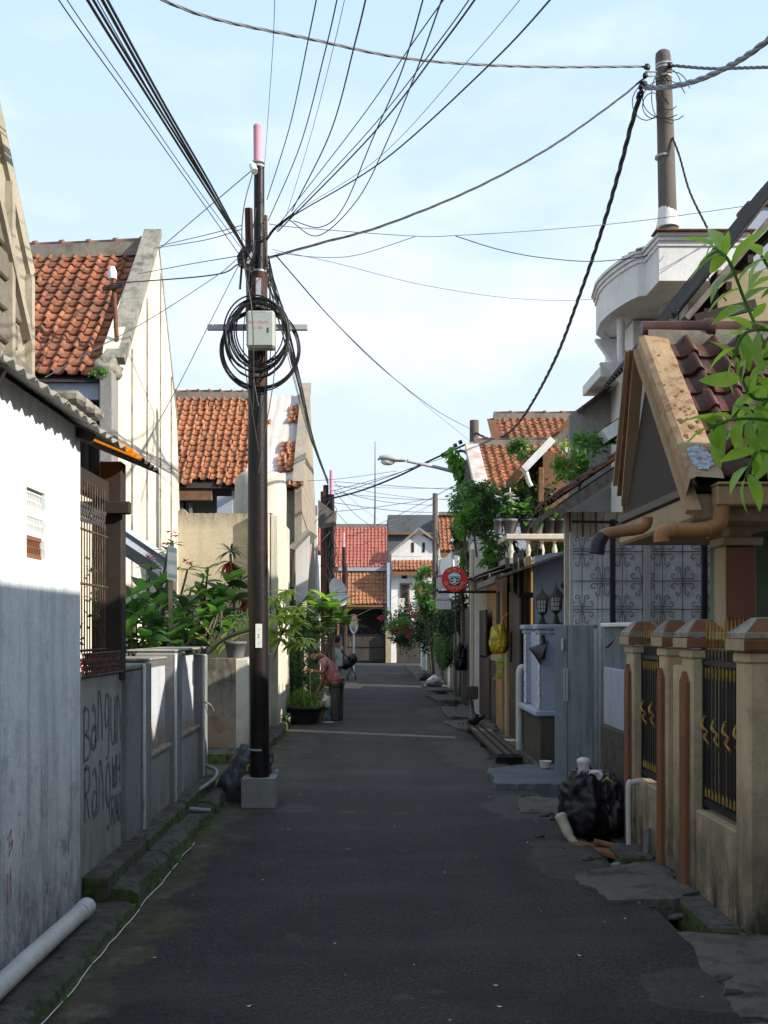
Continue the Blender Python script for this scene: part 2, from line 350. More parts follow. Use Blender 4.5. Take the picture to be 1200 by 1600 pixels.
def patch(c, cx, cy, rx, ry, col):
    mpp = N(nt, 'ShaderNodeMapping'); mpp.inputs['Location'].default_value = (-cx/rx, -cy/ry, 0); mpp.inputs['Scale'].default_value = (1/rx, 1/ry, 0)
    gg = N(nt, 'ShaderNodeNewGeometry'); nt.links.new(gg.outputs['Position'], mpp.inputs[0]); ln = N(nt, 'ShaderNodeVectorMath', operation='LENGTH'); nt.links.new(mpp.outputs[0], ln.inputs[0])
    rr_ = N(nt, 'ShaderNodeMapRange'); rr_.inputs[1].default_value = 1.25; rr_.inputs[2].default_value = .55; nt.links.new(ln.outputs['Value'], rr_.inputs[0])
    f = mul(nt, mul(nt, mul(nt, rr_.outputs[0], nz(nt, v, 1.8, 7, .7, .3, .7), 'ADD'), .92, 'SUBTRACT'), 3.5); return mixc(nt, f, c, col)
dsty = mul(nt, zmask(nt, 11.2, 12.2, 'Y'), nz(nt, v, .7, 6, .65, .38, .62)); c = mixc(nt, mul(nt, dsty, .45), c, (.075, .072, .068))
fr_ = mul(nt, mul(nt, zmask(nt, 9.5, 8.8, 'Y'), nz(nt, v, 1.1, 6, .7, .45, .58)), .5); c = mixc(nt, fr_, c, (.014, .014, .014))  # foreground darkness put into the road colour, broken up by noise
cem = mixc(nt, nz(nt, v, 8, 6, .7, .35, .65), (.17, .16, .145), (.075, .07, .062))
for q in ((1.45, 15.2, .5, 1.9), (-1.2, 16.6, .45, 1.7), (1.5, 19.6, .6, .8), (1.5, 8.3, .3, .8), (1.5, 10.8, .4, .8), (-1.1, 20.9, .45, .6), (1.75, 5.3, .5, .35), (1.75, 4.6, .35, .3), (1.4, 23.5, .5, 1.5), (-.9, 10.7, .5, .25)): c = patch(c, *q, cem)
wob = nz(nt, v, 1.5, 6, .65, .3, .7)
xm = zmask(nt, -1.05, -1.52, 'X'); lm = mul(nt, mul(nt, mul(nt, xm, wob, 'ADD'), .78, 'SUBTRACT'), 4)
moss = mixc(nt, nz(nt, v, 5, 6, .7, .4, .62), (.045, .05, .018), (.10, .085, .055)); moss = mixc(nt, nz(nt, v, 2.3, 6, .7, .55, .68), moss, (.17, .16, .145))
c = mixc(nt, lm, c, moss)
xm = zmask(nt, 1.2, 1.75, 'X'); ym = zmask(nt, 26, 24, 'Y'); rm = mul(nt, mul(nt, mul(nt, xm, nz(nt, v, .9, 6, .62, .3, .7), 'ADD'), 1.08, 'SUBTRACT'), 4)
c = mixc(nt, rm, c, mixc(nt, nz(nt, v, 6, 6, .7, .35, .7), (.15, .142, .13), (.055, .052, .045)))
c = mixc(nt, mul(nt, nz(nt, pos(nt, (.5, 1.6, 1)), .8, 5, .6, .5, .72), .4), c, (.075, .072, .068))
c = mixc(nt, mul(nt, nz(nt, pos(nt, (2.2, .18, 1)), 1, 4, .6, .5, .7), .3), c, (.008, .008, .009))
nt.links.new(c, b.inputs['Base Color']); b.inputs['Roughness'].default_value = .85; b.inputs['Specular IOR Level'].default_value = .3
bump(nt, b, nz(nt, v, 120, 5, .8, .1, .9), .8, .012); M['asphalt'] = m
m, nt, b = newmat('mossy_kerb'); v = pos(nt)
g = N(nt, 'ShaderNodeNewGeometry'); sp = N(nt, 'ShaderNodeSeparateXYZ'); nt.links.new(g.outputs['Normal'], sp.inputs[0])
side = mul(nt, 1.0, sp.outputs['Z'], 'SUBTRACT')
c = mixc(nt, nz(nt, v, 3, 7, .7), (.17, .165, .15), (.07, .066, .058)); c = mixc(nt, nz(nt, v, 14, 5, .7, .5, .65), c, (.045, .042, .036))
c = mixc(nt, mul(nt, side, nz(nt, v, 2.2, 6, .7, .36, .50)), c, mixc(nt, nz(nt, v, 16, 4), (.12, .19, .02), (.03, .055, .008)))
nt.links.new(c, b.inputs['Base Color']); b.inputs['Roughness'].default_value = .95; bump(nt, b, nz(nt, v, 13, 8, .8, .1, .9), 1.0, .06); M['kerb'] = m
M['cement'] = plaster('cement_apron', (.115, .11, .10), (.035, .032, .027), .3, 1.2, sc=1.7, bs=1.0)
M['cement_blue'] = plaster('slab_blue_grey', (.12, .135, .15), (.05, .055, .06), .2, .7, bs=.5)

# ---------------- tiles ----------------
def tile_mesh(name, w, l, mat, roll=.05):
    pr = [(0, .004), (.22, -.006), (.5, -.004), (.66, .012), (.74, roll*.8/1), (.85, roll), (.96, roll*.7), (1.03, .008)]
    vs = []; n = len(pr)
    for y, dz in ((0, 0.0), (-l*1.12, .028)):
        for x, z in pr: vs.append((x*w, y, z+dz))
    for x, z in pr: vs.append((x*w, -l*1.12, z+.028-.022))
    fs = [(i, i+n, i+n+1, i+1) for i in range(n-1)] + [(n+i, 2*n+i, 2*n+i+1, n+i+1) for i in range(n-1)]
    me = bpy.data.meshes.new(name); me.from_pydata(vs, [], fs); me.polygons.foreach_set('use_smooth', [i < n-1 for i in range(len(fs))])
    me.materials.append(mat); return me
def lay_tiles(parent, a, u, v, ncol, nrow, w, l, me, skip=None, jit=.006, seed=1):
    """a: top left corner on the ridge, u along the ridge, v down the slope; one object per tile"""
    rr = random.Random(seed); a = Vector(a); u = Vector(u).normalized(); v = Vector(v).normalized(); n = u.cross(-v).normalized()
    out = []
    for j in range(nrow):
        for i in range(ncol):
            if skip and skip(i, j): continue
            p = a + u*(i*w + rr.gauss(0, jit)) + v*(j*l + rr.gauss(0, jit)) + n*(.012 + abs(rr.gauss(0, .004)))
            rot = Matrix((u, -v, n)).transposed().to_4x4() @ Matrix.Rotation(rr.gauss(0, .018), 4, 'Z') @ Matrix.Rotation(rr.gauss(0, .02), 4, 'Y')
            out.append(inst('tile', me, Matrix.Translation(p) @ rot, parent))
    return out
def tile_sheet(mb, a, u, v, ncol, nrow, w, l, roll=.05, seed=1, skip=None):
    """many far tiles joined into one mesh"""
    rr = random.Random(seed); a = Vector(a); u = Vector(u).normalized(); v = Vector(v).normalized(); n = u.cross(-v).normalized()
    pr = [(0, .0), (.55, .0), (.68, roll*.8), (.85, roll), (1.0, roll*.3)]; k = len(pr)
    for j in range(nrow):
        for i in range(ncol):
            if skip and skip(i, j): continue
            p = a + u*(i*w+rr.gauss(0, .006)) + v*(j*l+rr.gauss(0, .006)) + n*(.02+rr.gauss(0, .006)); vs = []
            for y, dz in ((0, 0), (l*1.1, .03)):
                for x, z in pr: vs.append(p + u*x*w + v*y + n*(z+dz))
            for x, z in pr: vs.append(p + u*x*w + v*l*1.1 + n*(z+.005))
            mb.add(vs, [(i_, i_+k, i_+k+1, i_+1) for i_ in range(k-1)] + [(k+i_, 2*k+i_, 2*k+i_+1, k+i_+1) for i_ in range(k-1)])
    return mb
def ridge_caps(parent, p, q, n, r=.075, mat=None, mort=.13):
    p, q = Vector(p), Vector(q); mat = mat or M['ridge_tile']
    MB().beam(p-Vector((0, 0, .07)), q-Vector((0, 0, .07)), .26, mort+.08, up=(0, 0, 1)).build('ridge_mortar', M['ridge'], parent)
    d = (q-p)/n; me = None
    for i in range(n):
        if me is None:
            mb = MB(); mb.tube([p+Vector((0,0,.05)), p+d*.9+Vector((0,0,.05)), p+d*.9+Vector((0,0,.05)), p+d*1.06+Vector((0,0,.055))], [r*.8, r*.85, r*1.1, r*1.15], 8)
            o = mb.build('ridge_tile', mat, parent); me = o.data
        else:
            o = bpy.data.objects.new('ridge_tile', me); C.objects.link(o); o.parent = parent
            o.location = d*i + Vector((0, 0, R.gauss(0, .006))); o.rotation_euler = (0, 0, 0)
# ---------------- foliage ----------------
def leaf_mesh(name, L_, W, mat, droop=.25, fold=.18):
    vs = []; ts = [0, .18, .42, .7, .9, 1]; ws = [.04, .62, 1, .8, .35, .0]
    for t, w_ in zip(ts, ws):
        z = -droop*L_*t*t
        vs += [(-W/2*w_, L_*t, z+fold*W*w_), (0, L_*t, z), (W/2*w_, L_*t, z+fold*W*w_)]
    fs = []
    for i in range(5): b_ = i*3; fs += [(b_, b_+1, b_+4, b_+3), (b_+1, b_+2, b_+5, b_+4)]
    me = bpy.data.meshes.new(name); me.from_pydata(vs, [], fs); me.polygons.foreach_set('use_smooth', [True]*len(fs)); me.materials.append(mat); return me
def leaf_at(me, p, d, parent, s=1.0, roll=0.0, name='leaf'):
    d = Vector(d).normalized(); up = Vector((0, 0, 1)); x = d.cross(up)
    if x.length < .05: x = Vector((1, 0, 0))
    x.normalize(); z = x.cross(d).normalized()
    Mx = Matrix((x, d, z)).transposed().to_4x4() @ Matrix.Rotation(roll, 4, 'Y')
    return inst(name, me, Matrix.Translation(p) @ Mx @ Matrix.Scale(s, 4), parent)
def foliage(mb, c, r, n, size, rr, clumps=14, up=.3, asp=.45):
    c = Vector(c); cl = []
    while len(cl) < clumps:
        d = Vector((rr.uniform(-1, 1), rr.uniform(-1, 1), rr.uniform(-1, 1)))
        if d.length < 1: cl.append((Vector((d.x*r[0], d.y*r[1], d.z*r[2])), rr.uniform(.18, .42)))
    for _ in range(n):
        o, s = rr.choice(cl); d = Vector((rr.gauss(0, 1), rr.gauss(0, 1), rr.gauss(0, 1)))
        p = c + o*.9 + Vector((d.x*r[0], d.y*r[1], d.z*r[2]))*s*.62
        a = Vector((rr.gauss(0, 1), rr.gauss(0, 1), rr.gauss(up, .8))).normalized()
        b_ = a.cross(Vector((rr.gauss(0, 1), rr.gauss(0, 1), rr.gauss(0, 1)))).normalized(); k = size*rr.uniform(.6, 1.35)
        m_ = p+a*k*.5 - Vector((0, 0, k*.06))
        mb.add([p, m_+b_*k*asp*.5, p+a*k - Vector((0, 0, k*.2)), m_-b_*k*asp*.5], [(0, 1, 2, 3)])
    return mb
# ================= SETTING =================
def slab(name, mat, *a, **k):
    return box(*a).build(name, mat, kind='structure')
slab('ground', M['soil'], -400, 400, -100, 900, -1.2, -.55)
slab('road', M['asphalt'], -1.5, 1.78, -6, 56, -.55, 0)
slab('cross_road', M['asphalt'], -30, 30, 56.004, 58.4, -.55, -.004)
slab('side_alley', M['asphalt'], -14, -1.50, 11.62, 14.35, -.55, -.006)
slab('left_ground', M['cement'], -40, -1.8, -6, 11.6, -.55, .02)
slab('left_ground', M['cement'], -40, -1.8, 14.36, 56, -.55, .02)
slab('right_ground', M['cement'], 2.12, 40, -6, 56, -.55, .0)
slab('far_ground', M['cement'], -40, 40, 58.404, 160, -.55, -.008)
# kerb on the left, in uneven cast lengths
kr = random.Random(3); y = -2.0
while y < 11.3:
    l = kr.uniform(.7, 1.5); y2 = min(y+l, 11.35); mb = MB(); h = (.125 if y > 6.0 else .075)+kr.uniform(-.015, .015); n = 8; ys = [y+.01+(y2-y-.02)*i/n for i in range(n+1)]
    vs = []
    for yy in ys:
        o = -1.5+noise.noise(Vector((yy*3, 0, 1)))*.06+noise.noise(Vector((yy*11, 0, 1)))*.03; t = h+noise.noise(Vector((yy*4, 3, 1)))*.035
        vs += [(-1.8, yy, -.1), (-1.8, yy, t+.01), (o-.05, yy, t), (o, yy, t-.035), (o+.03, yy, -.1)]
    fs = [(i*5+k, (i+1)*5+k, (i+1)*5+k+1, i*5+k+1)[::-1] for i in range(n) for k in range(4)]
    mb.add(vs, fs); mb.add(vs[:5], [(0, 1, 2, 3, 4)]); mb.add(vs[-5:], [(4, 3, 2, 1, 0)])
    mb.build('kerb', M['kerb'], kind='structure'); y = y2
for y0, y1 in ((6.72, 7.9), (7.93, 9.6), (9.63, 11.4)):
    bbox(-1.797, -1.64, y0, y1, .05, .235+.01*(y0 > 9), b=.02).build('plinth', M['kerb'], kind='structure')
for y0, y1, x1 in ((14.3, 15.1, -1.45), (15.12, 16.6, -1.5), (16.62, 18.4, -1.47), (18.42, 20.0, -1.5)):
    bbox(-1.9, x1, y0, y1, -.3, .14, b=.03).build('kerb', M['kerb'], kind='structure')
bbox(-6, -1.9, 14.3, 14.9, -.3, .15, b=.03).build('kerb', M['kerb'], kind='structure')
# right hand gutter covers and aprons
def apron(pts, z0, z1, mat, name='gutter_cover', seed=0):
    c = Vector((sum(p[0] for p in pts)/len(pts), sum(p[1] for p in pts)/len(pts), 0)); o = []
    n = len(pts)
    for i in range(n):
        a, b_ = Vector((*pts[i], 0)), Vector((*pts[(i+1) % n], 0))
        for k in range(12):
            p = a.lerp(b_, k/12); q = .10*noise.noise(p*2.2+Vector((seed, 0, 0)))+.05*noise.noise(p*9+Vector((seed, 0, 0))); o.append(p + (p-c).normalized()*q)
    mb = MB(); m = len(o)
    vs = [(p.x, p.y, z0) for p in o] + [(p.x, p.y, z1-.015+.012*noise.noise(p*3)) for p in o] + [(c.x+(p.x-c.x)*.82, c.y+(p.y-c.y)*.9, z1+.01*noise.noise(p*5)) for p in o]
    mb.add(vs, [(i, (i+1) % m, m+(i+1) % m, m+i) for i in range(m)] + [(m+i, m+(i+1) % m, 2*m+(i+1) % m, 2*m+i) for i in range(m)] + [tuple(range(2*m, 3*m))])
    return mb.build(name, mat, kind='structure')
apron([(1.5, 6.95), (1.95, 7.0), (2.14, 7.25), (2.16, 8.1), (1.9, 8.05), (1.45, 7.75)], -.12, .035, M['cement'], seed=1)
apron([(1.66, 4.9), (2.6, 4.7), (2.6, 6.2), (1.78, 6.25)], -.12, .018, M['cement'], seed=2)
apron([(1.7, 1.5), (2.6, 1.5), (2.6, 4.75), (1.66, 4.85)], -.12, .014, M['cement'], seed=3)
apron([(1.4, 10.4), (2.1, 10.3), (2.2, 11.2), (1.55, 11.3)], -.1, .03, M['cement'], seed=4)
apron([(1.35, 11.95), (2.35, 11.9), (2.35, 13.6), (1.75, 13.5), (1.4, 13.3)], -.1, .085, M['cement_blue'], seed=5)
apron([(1.5, 18.9), (2.2, 18.8), (2.2, 20.8), (1.3, 20.6)], -.1, .05, M['cement'], seed=7)
apron([(1.5, 21.5), (2.2, 21.4), (2.2, 24.5), (1.5, 24.2)], -.1, .06, M['cement'], seed=8)
apron([(1.6, 26.0), (2.3, 26), (2.3, 28.5), (1.4, 28.2)], -.1, .09, M['cement'], seed=9)
apron([(1.6, 31), (2.3, 31), (2.3, 55), (1.6, 55)], -.1, .05, M['cement'], seed=10)
slab('gutter_edge', M['kerb'], 2.02, 2.118, -6, 30, -.56, -.012)
bbox(1.98, 2.16, 6.3, 7.1, -.3, .02, b=.02).build('gutter_edge', M['kerb'], kind='structure')
bbox(1.9, 2.16, 8.3, 8.75, -.3, .03, b=.02).build('gutter_edge', M['kerb'], kind='structure')
# litter scattered on the road
mb = MB(); lr = random.Random(5)
for _ in range(34):
    x, y = lr.uniform(-1.2, 1.7), 4.8+abs(lr.gauss(0, 6)); s = lr.uniform(.003, .008)
    an = lr.uniform(0, 6); mb.add([(x+math.cos(an+k*1.57)*s*(1+k % 2), y+math.sin(an+k*1.57)*s*(1+k % 2), .004+.004*(k % 2)) for k in range(4)], [(0, 1, 2, 3)])
mb.build('litter', M['white'], label='tiny pale scraps of litter scattered over the dark road', cat='litter', kind='stuff')
# white string along the foot of the mossy kerb
mb = MB(); pts = [Vector((-1.455+.025*noise.noise(Vector((yy*2.2, 0, 0)))+.012*noise.noise(Vector((yy*9, 0, 0))), yy, .012)) for yy in [4+.12*i for i in range(42)]]
mb.tube(pts, .0035, 4).build('string', M['white'], label='thin white string lying along the foot of the mossy kerb', cat='string')

# ================= LEFT: near white house =================
t = thing('white_house', 'white limewashed house wall at the left with block gable above and vent opening', 'house', (-1.8, 3, 0))
wy0, wy1 = -6, 6.7; vy0, vy1, vz0, vz1 = 5.66, 5.98, 2.13, 2.50
mb = MB(); X0, X1 = -2.05, -1.8
mb.box(X0, X1, wy0, vy0, 0, 2.99).box(X0, X1, vy1, wy1, 0, 2.99).box(X0, X1, vy0, vy1, 0, vz0).box(X0, X1, vy0, vy1, vz1, 2.99)
mb.build('wall', M['white_wall'], t)
box(-6, -2.052, wy1-.2, wy1, 0, 2.9).build('end_wall', M['white_wall'], t)
vent = bbox(X0+.06, X0+.1, vy0-.01, vy1+.01, vz0-.01, vz1+.01).build('vent', M['blackish'], t)
vr = random.Random(2); vm = MB()
for r_ in range(3):
    z0 = vz0+.012+r_*.124
    g = MB(); col = M['white_paint']
    g.box(X0+.19, X0+.23, vy0, vy1, z0-.012, z0+.018); g.box(X0+.19, X0+.23, vy0, vy1, z0+.09, z0+.112)
    for k in range(11):
        yy = vy0+.012+k*.0295
        g.box(X0+.192, X0+.228, yy, yy+.008, z0+.018, z0+.055); g.box(X0+.192, X0+.228, yy+.014, yy+.022, z0+.05, z0+.09)
        g.box(X0+.193, X0+.227, yy-.002, yy+.026, z0+.048, z0+.057)
    g.build('vent_block', M['white_paint'] if r_ else M['terracotta'], t)
for yy in (6.02, 5.55): MB().tube([(-1.799, yy, .3), (-1.799, yy, 2.9)], .006, 6).build('conduit', M['white_wall'], t)
# hand-written marks in red
mb = MB()
def stroke(mb, pts, X, w=.006, sx=1):
    """flat ribbon on a wall facing +X; pts are (y, z)"""
    p = cr_pts([(0, a, b_) for a, b_ in pts], 6); vs = []
    for i, q in enumerate(p):
        d = (p[min(i+1, len(p)-1)]-p[max(i-1, 0)]); n = Vector((0, -d.z, d.y)).normalized()*w*(.45+1.5*abs(noise.noise(q*13)))
        vs += [(X, (q+n).y, (q+n).z), (X, (q-n).y, (q-n).z)]
    return mb.add(vs, [(2*i, 2*i+1, 2*i+3, 2*i+2) for i in range(len(p)-1)])
for s_ in ([(5.36,.72),(5.42,.76),(5.38,.68),(5.44,.7),(5.38,.63)], [(5.36,.55),(5.36,.40)], [(5.40,.5),(5.41,.57),(5.41,.42)]):
    stroke(mb, s_, -1.797, .005)
mb.build('red_mark', M['redink'], t)
# gable of grey blocks above
GX = -2.3
g0 = MB(); prof = [(7.35, 2.9), (7.35, 4.2), (6.72, 4.93), (5.4, 6.44), (3.0, 3.9+.6), (3.0, 2.9)]
g0.prism([(GX-.2, y, z) for y, z in prof], (.17, 0, 0)).build('gable_wall', M['mortar'], t)
bm_ = None; br = random.Random(9)
def zin(y): return min(4.2+(7.35-y)*1.155, 6.4)
bw, bh = .40, .20
for j in range(14):
    z = 2.95+j*bh
    for i in range(5):
        y = 7.29-bw*(i+1)+(bw/2 if j % 2 else 0)
        if y+bw > 7.31 or z+bh > zin(y+bw)-.10: continue
        o = MB().bbox(GX-.05, GX-.03+br.uniform(.015, .035), y+.015, y+bw-.015, z+.014, z+bh-.014, b=.012).build('block', M['block'], t)
MB().beam((GX-.05, 7.38, 4.16), (GX-.05, 5.4, 6.44), .11, .1, up=(1, 0, 0)).build('coping', M['mortar'], t)
MB().beam((GX-.09, 7.40, 4.25), (GX-.09, 5.4, 6.56), .16, .04, up=(0, 0, 1)).build('coping_cap', M['grime_cap'], t)
MB().beam((GX, 7.26, 3.7), (GX, 5.5, 5.73), .06, .06, up=(1, 0, 0)).build('raking_band', M['mortar'], t)
for y in (7.32, 6.92): box(GX-.03, GX+.02, y-.03, y+.03, 2.9, zin(y)-.1).build('pilaster', M['mortar'], t)
# corrugated eave sheets
def corrugated(mb, a, u, v, lu, lv, pitch=.088, amp=.014, thick=.006, jag=None, n_per=6):
    a = Vector(a); u = Vector(u).normalized(); v = Vector(v).normalized(); nn = u.cross(v).normalized()
    if nn.z < 0: nn = -nn
    n = int(lu/pitch*n_per); top = []; bot = []
    for i in range(n+1):
        s = i/n_per*pitch; h = amp*math.sin(2*math.pi*i/n_per); e_ = lv+(jag(s) if jag else 0)
        for q in (0, e_): top.append(a+u*s+v*q+nn*(h+thick)); bot.append(a+u*s+v*q+nn*(h))
    b_ = len(top); vs = top+bot; fs = []
    for i in range(n): fs += [(2*i, 2*i+2, 2*i+3, 2*i+1), (b_+2*i, b_+2*i+1, b_+2*i+3, b_+2*i+2), (2*i+1, 2*i+3, b_+2*i+3, b_+2*i+1)]
    return mb.add(vs, fs, False)
sl = Vector((.24, 0, -.10)).normalized()
jg = lambda s: .012*math.sin(s*37)+.015*noise.noise(Vector((s*3, 0, 0)))
for y0, l, m_ in ((2.2, 2.55, 'asbestos'), (4.7, 1.75, 'asbestos'), (6.4, .86, 'asbestos'), (7.12, .62, 'orange_sheet'), (7.7, .68, 'asb_dark')):
    mb = MB(); corrugated(mb, (-2.55, y0, 3.33+(.012 if int(y0*10) % 2 else 0)), (0, 1, 0), sl, l, .99, jag=jg).build('roof_sheet', M[m_], t)
for yy in (3.5, 5.0, 6.62): MB().beam((-2.3, yy, 3.16), (-1.70, yy, 2.92), .05, .06).build('rafter', M['wood_dark'], t)
mb = MB()
for (yy, s_) in ((6.1, .12), (6.3, .1), (6.5, .13)): mb.bbox(-1.93, -1.64, yy, yy+s_*1.3, 3.03, 3.10, b=.02)
mb.build('mortar_lump', M['grime_cap'], t)
# porch with iron grille beside the house
M['rust_bar'] = simple('brown_iron', (.11, .07, .05), .8, (.04, .025, .02), 15)
t = thing('porch_grille', 'dark iron grille and timber posts under the corrugated eave, above the sprayed wall', 'grille', (-1.85, 7.3, 0))
mb = MB()
for k in range(13): yy = 6.76+k*.066; mb.tube([(-1.86, yy, 1.6), (-1.86, yy, 2.72)], .005, 5)
for z in (1.62, 2.05, 2.40): mb.tube([(-1.86, 6.72, z), (-1.86, 7.62, z)], .009, 5)
mb.build('bars', M['rust_bar'], t)
mb = MB()
for k in range(21):
    yy = 6.72+k*.048
    mb.tube([(-1.79, yy, 1.46), (-1.79, yy+.09, 1.60)], .005, 4); mb.tube([(-1.79, yy+.09, 1.46), (-1.79, yy, 1.60)], .005, 4)
for z in (1.46, 1.60): mb.tube([(-1.79, 6.72, z), (-1.79, 7.8, z)], .008, 4)
mb.tube([(-1.70, 6.72, 1.47), (-1.70, 8.0, 1.47)], .008, 4)
for k in range(22): yy = 6.74+k*.058; mb.tube([(-1.8, yy, 1.46), (-1.69, yy+.03, 1.475)], .005, 4)
mb.build('mesh_rail', M['rust_bar'], t)
mb = MB()
for k in range(13): yy = 6.75+k*.06; mb.tube([(-1.86, yy, 2.45), (-1.86, yy+.12, 2.57)], .006, 4); mb.tube([(-1.86, yy+.12, 2.45), (-1.86, yy, 2.57)], .006, 4)
mb.build('lattice', M['wire'], t)
bbox(-1.94, -1.78, 7.72, 7.86, 1.4, 2.95, b=.008).build('post', M['wood_dark'], t)
bbox(-2.06, -1.978, 7.98, 8.06, 1.4, 2.95, b=.008).build('post', M['wood_dark'], t)
bbox(-2.35, -1.71, 7.66, 7.72, 2.57, 2.66, b=.008).build('beam', M['wood_dark'], t)
box(-1.93, -1.87, 6.71, 7.94, 2.66, 2.80).build('lintel', M['wood_dark'], t)
box(-3.0, -2.9, 6.7, 11.4, 0, 3.1).build('inner_wall', M['gable_cream'], t)
bbox(-2.2, -2.1, 7.0, 7.04, 1.2, 2.6).build('inner_frame', M['wood_dark'], t)
# sprayed wall
t = thing('low_wall', 'low grey-green wall with sprayed graffiti next to the white house', 'wall', (-1.85, 7.25, 0))
bbox(-1.98, -1.8, 6.71, 7.82, 0, 1.46, b=.015).build('wall', M['graffiti_wall'], t)
bbox(-2.0, -1.76, 7.83, 8.28, 0, 1.5, b=.01).build('pier', M['fence_concrete'], t)
mb = MB(); z1, z2, z3 = 1.16, .80, .45
def GL(segs, y, z, sy, sz):
    for s_ in segs: stroke(mb, [(y+a*sy, z+b_*sz) for a, b_ in s_], -1.797, .015)
B_ = [[(0, 0), (.02, .5), (0, 1)], [(0, 1), (.6, .95), (.65, .62), (.1, .5)], [(.1, .5), (.8, .4), (.8, .08), (0, 0)]]
a_ = [[(.1, .75), (.4, .85), (.65, .6), (.7, 0)], [(.7, .4), (.2, .42), (.05, .15), (.35, .0), (.7, .2)]]
N_ = [[(0, 0), (.05, 1)], [(.05, 1), (.35, .9), (.6, .5), (.65, 0)]]
q_ = [[(.7, .9), (.3, .95), (.05, .6), (.3, .3), (.7, .5)], [(.7, .95), (.72, .2), (.6, -.3), (.2, -.35)]]
U_ = [[(0, 1), (.03, .3), (.35, 0), (.65, .25), (.68, 1)], [(.68, .5), (.72, 0)]]
R_ = [[(0, 0), (.02, 1)], [(.02, 1), (.6, .95), (.62, .6), (.05, .5)], [(.2, .5), (.7, 0)]]
O_ = [[(.35, 0), (.05, .3), (.1, .8), (.4, 1), (.68, .7), (.65, .2), (.35, 0)]]
K_ = [[(0, 0), (.02, 1)], [(.65, 1), (.05, .5), (.7, 0)]]
W_ = [[(0, 1), (.15, 0), (.35, .7), (.55, 0), (.7, 1)]]; H_ = [[(0, 0), (0, 1)], [(0, .5), (.6, .55)], [(.62, 0), (.6, 1)]]
J_ = [[(.5, 1), (.5, .2), (.25, -.05), (.0, .15)]]; A_ = [[(0, 0), (.3, 1), (.65, 0)], [(.12, .4), (.5, .4)]]
y = 6.78
for g_, dz in ((B_, -.05), (a_, .0), (N_, .04), (q_, .02), (U_, -.02), (N_, -.02)): GL(g_, y, .98+dz, .17, .33); y += .175
y = 6.80
for g_, sz in ((R_, .34), (a_, .36), (N_, .34), (O_, .30)): GL(g_, y, .55, .17, sz); y += .18
for g_, y_ in ((W_, 7.52), (H_, 7.66)): GL(g_, y_, .66, .14, .22)
for g_, y_ in ((J_, 7.38), (R_, 7.50), (A_, 7.60), (O_, 7.70)): GL(g_, y_, .40, .12, .2)
mb.build('graffiti', M['graf'], t)
# fence of concrete posts and corrugated blue panels
t = thing('panel_fence', 'concrete post fence with pale blue corrugated panels left of the alley', 'fence', (-1.85, 9.8, 0))
def panel(y0, y1, zb, zt):
    mb = MB(); corrugated(mb, (-1.84, y0, zt), (0, 1, 0), (0, 0, -1), y1-y0, zt-zb, pitch=.062, amp=.012).build('panel', M['blue_sheet'], t)
    bbox(-1.95, -1.79, y0, y1, 0, zb, b=.01).build('low_wall', M['graffiti_wall'], t)
    for k in range(4):
        yy = y0+(y1-y0)*k/4; bbox(-1.90, -1.765, yy, yy+(y1-y0)/4-.02, zb, zb+.045, b=.012).build('coping_stone', M['grime_cap'], t)
panel(8.62, 9.60, .72, 1.44); panel(10.0, 11.2, .74, 1.50)
for y0, y1, z in ((8.29, 8.60, 1.50), (9.62, 9.98, 1.55), (11.22, 11.52, 1.50)):
    bbox(-2.1, -1.745, y0, y1, 0, z, b=.012).build('post', M['fence_concrete'], t)
    bbox(-1.752, -1.735, y0-.005, y0+.05, .2, z-.01, b=.004).build('post_edge', M['white_wall'], t)
bbox(-2.3, -1.75, 8.4, 9.3, 1.505, 1.53, b=.02).build('cap', M['grime_cap'], t); bbox(-2.2, -1.75, 9.7, 11.45, 1.555, 1.58, b=.02).build('cap', M['grime_cap'], t)
MB().tube(cr_pts([(-1.76, 11.2, 1.02), (-1.70, 11.35, .98), (-1.68, 11.5, .90)], 5), .01, 6).build('stub_pipe', M['grey_pipe'], t)

# ================= LEFT: house with the tall cream gable =================
t = thing('gable_house', 'house with tall cream gable wall and weathered clay tiled roof behind the garden', 'house', (-5, 16, 0))
ax, az, ex, ez = -3.3, 7.50, 13.95, 5.05
pf = [(13.95, -.1), (13.95, 4.98), (14.15, 5.45), (16.55, 7.72), (16.75, 7.72), (18.35, 5.3), (18.75, 3.0), (18.9, -.1)]
MB().prism([(ax-.2, y, z) for y, z in pf], (.2, 0, 0)).build('gable_wall', M['gable_cream'], t)
for yy, zt in ((14.9, 5.6), (15.9, 6.6), (16.9, 7.3), (17.8, 5.9)):
    MB().tube([(ax+.006, yy, .2), (ax+.006, yy+.02*math.sin(yy*7), zt*.5), (ax+.006, yy, zt)], .018, 4).build('wall_rib', M['grime_cap'], t)
MB().beam((ax-.02, 14.02, 5.22), (ax-.05, 16.62, 7.83), .26, .11).build('coping', M['grime_cap'], t)
MB().beam((ax-.10, 16.70, 7.80), (ax-.10, 18.38, 5.3), .22, .06).build('coping', M['grime_cap'], t)
bbox(ax-.17, ax+.01, 13.80, 14.1, 2.9, 5.05, b=.02).build('corner_pier', M['concrete'], t)
MB().blob((ax-.1, 14.0, 5.12), .17, .2, .14, .3, seed=3).build('mortar_lump', M['grime_cap'], t)
u = (-1, 0, 0)
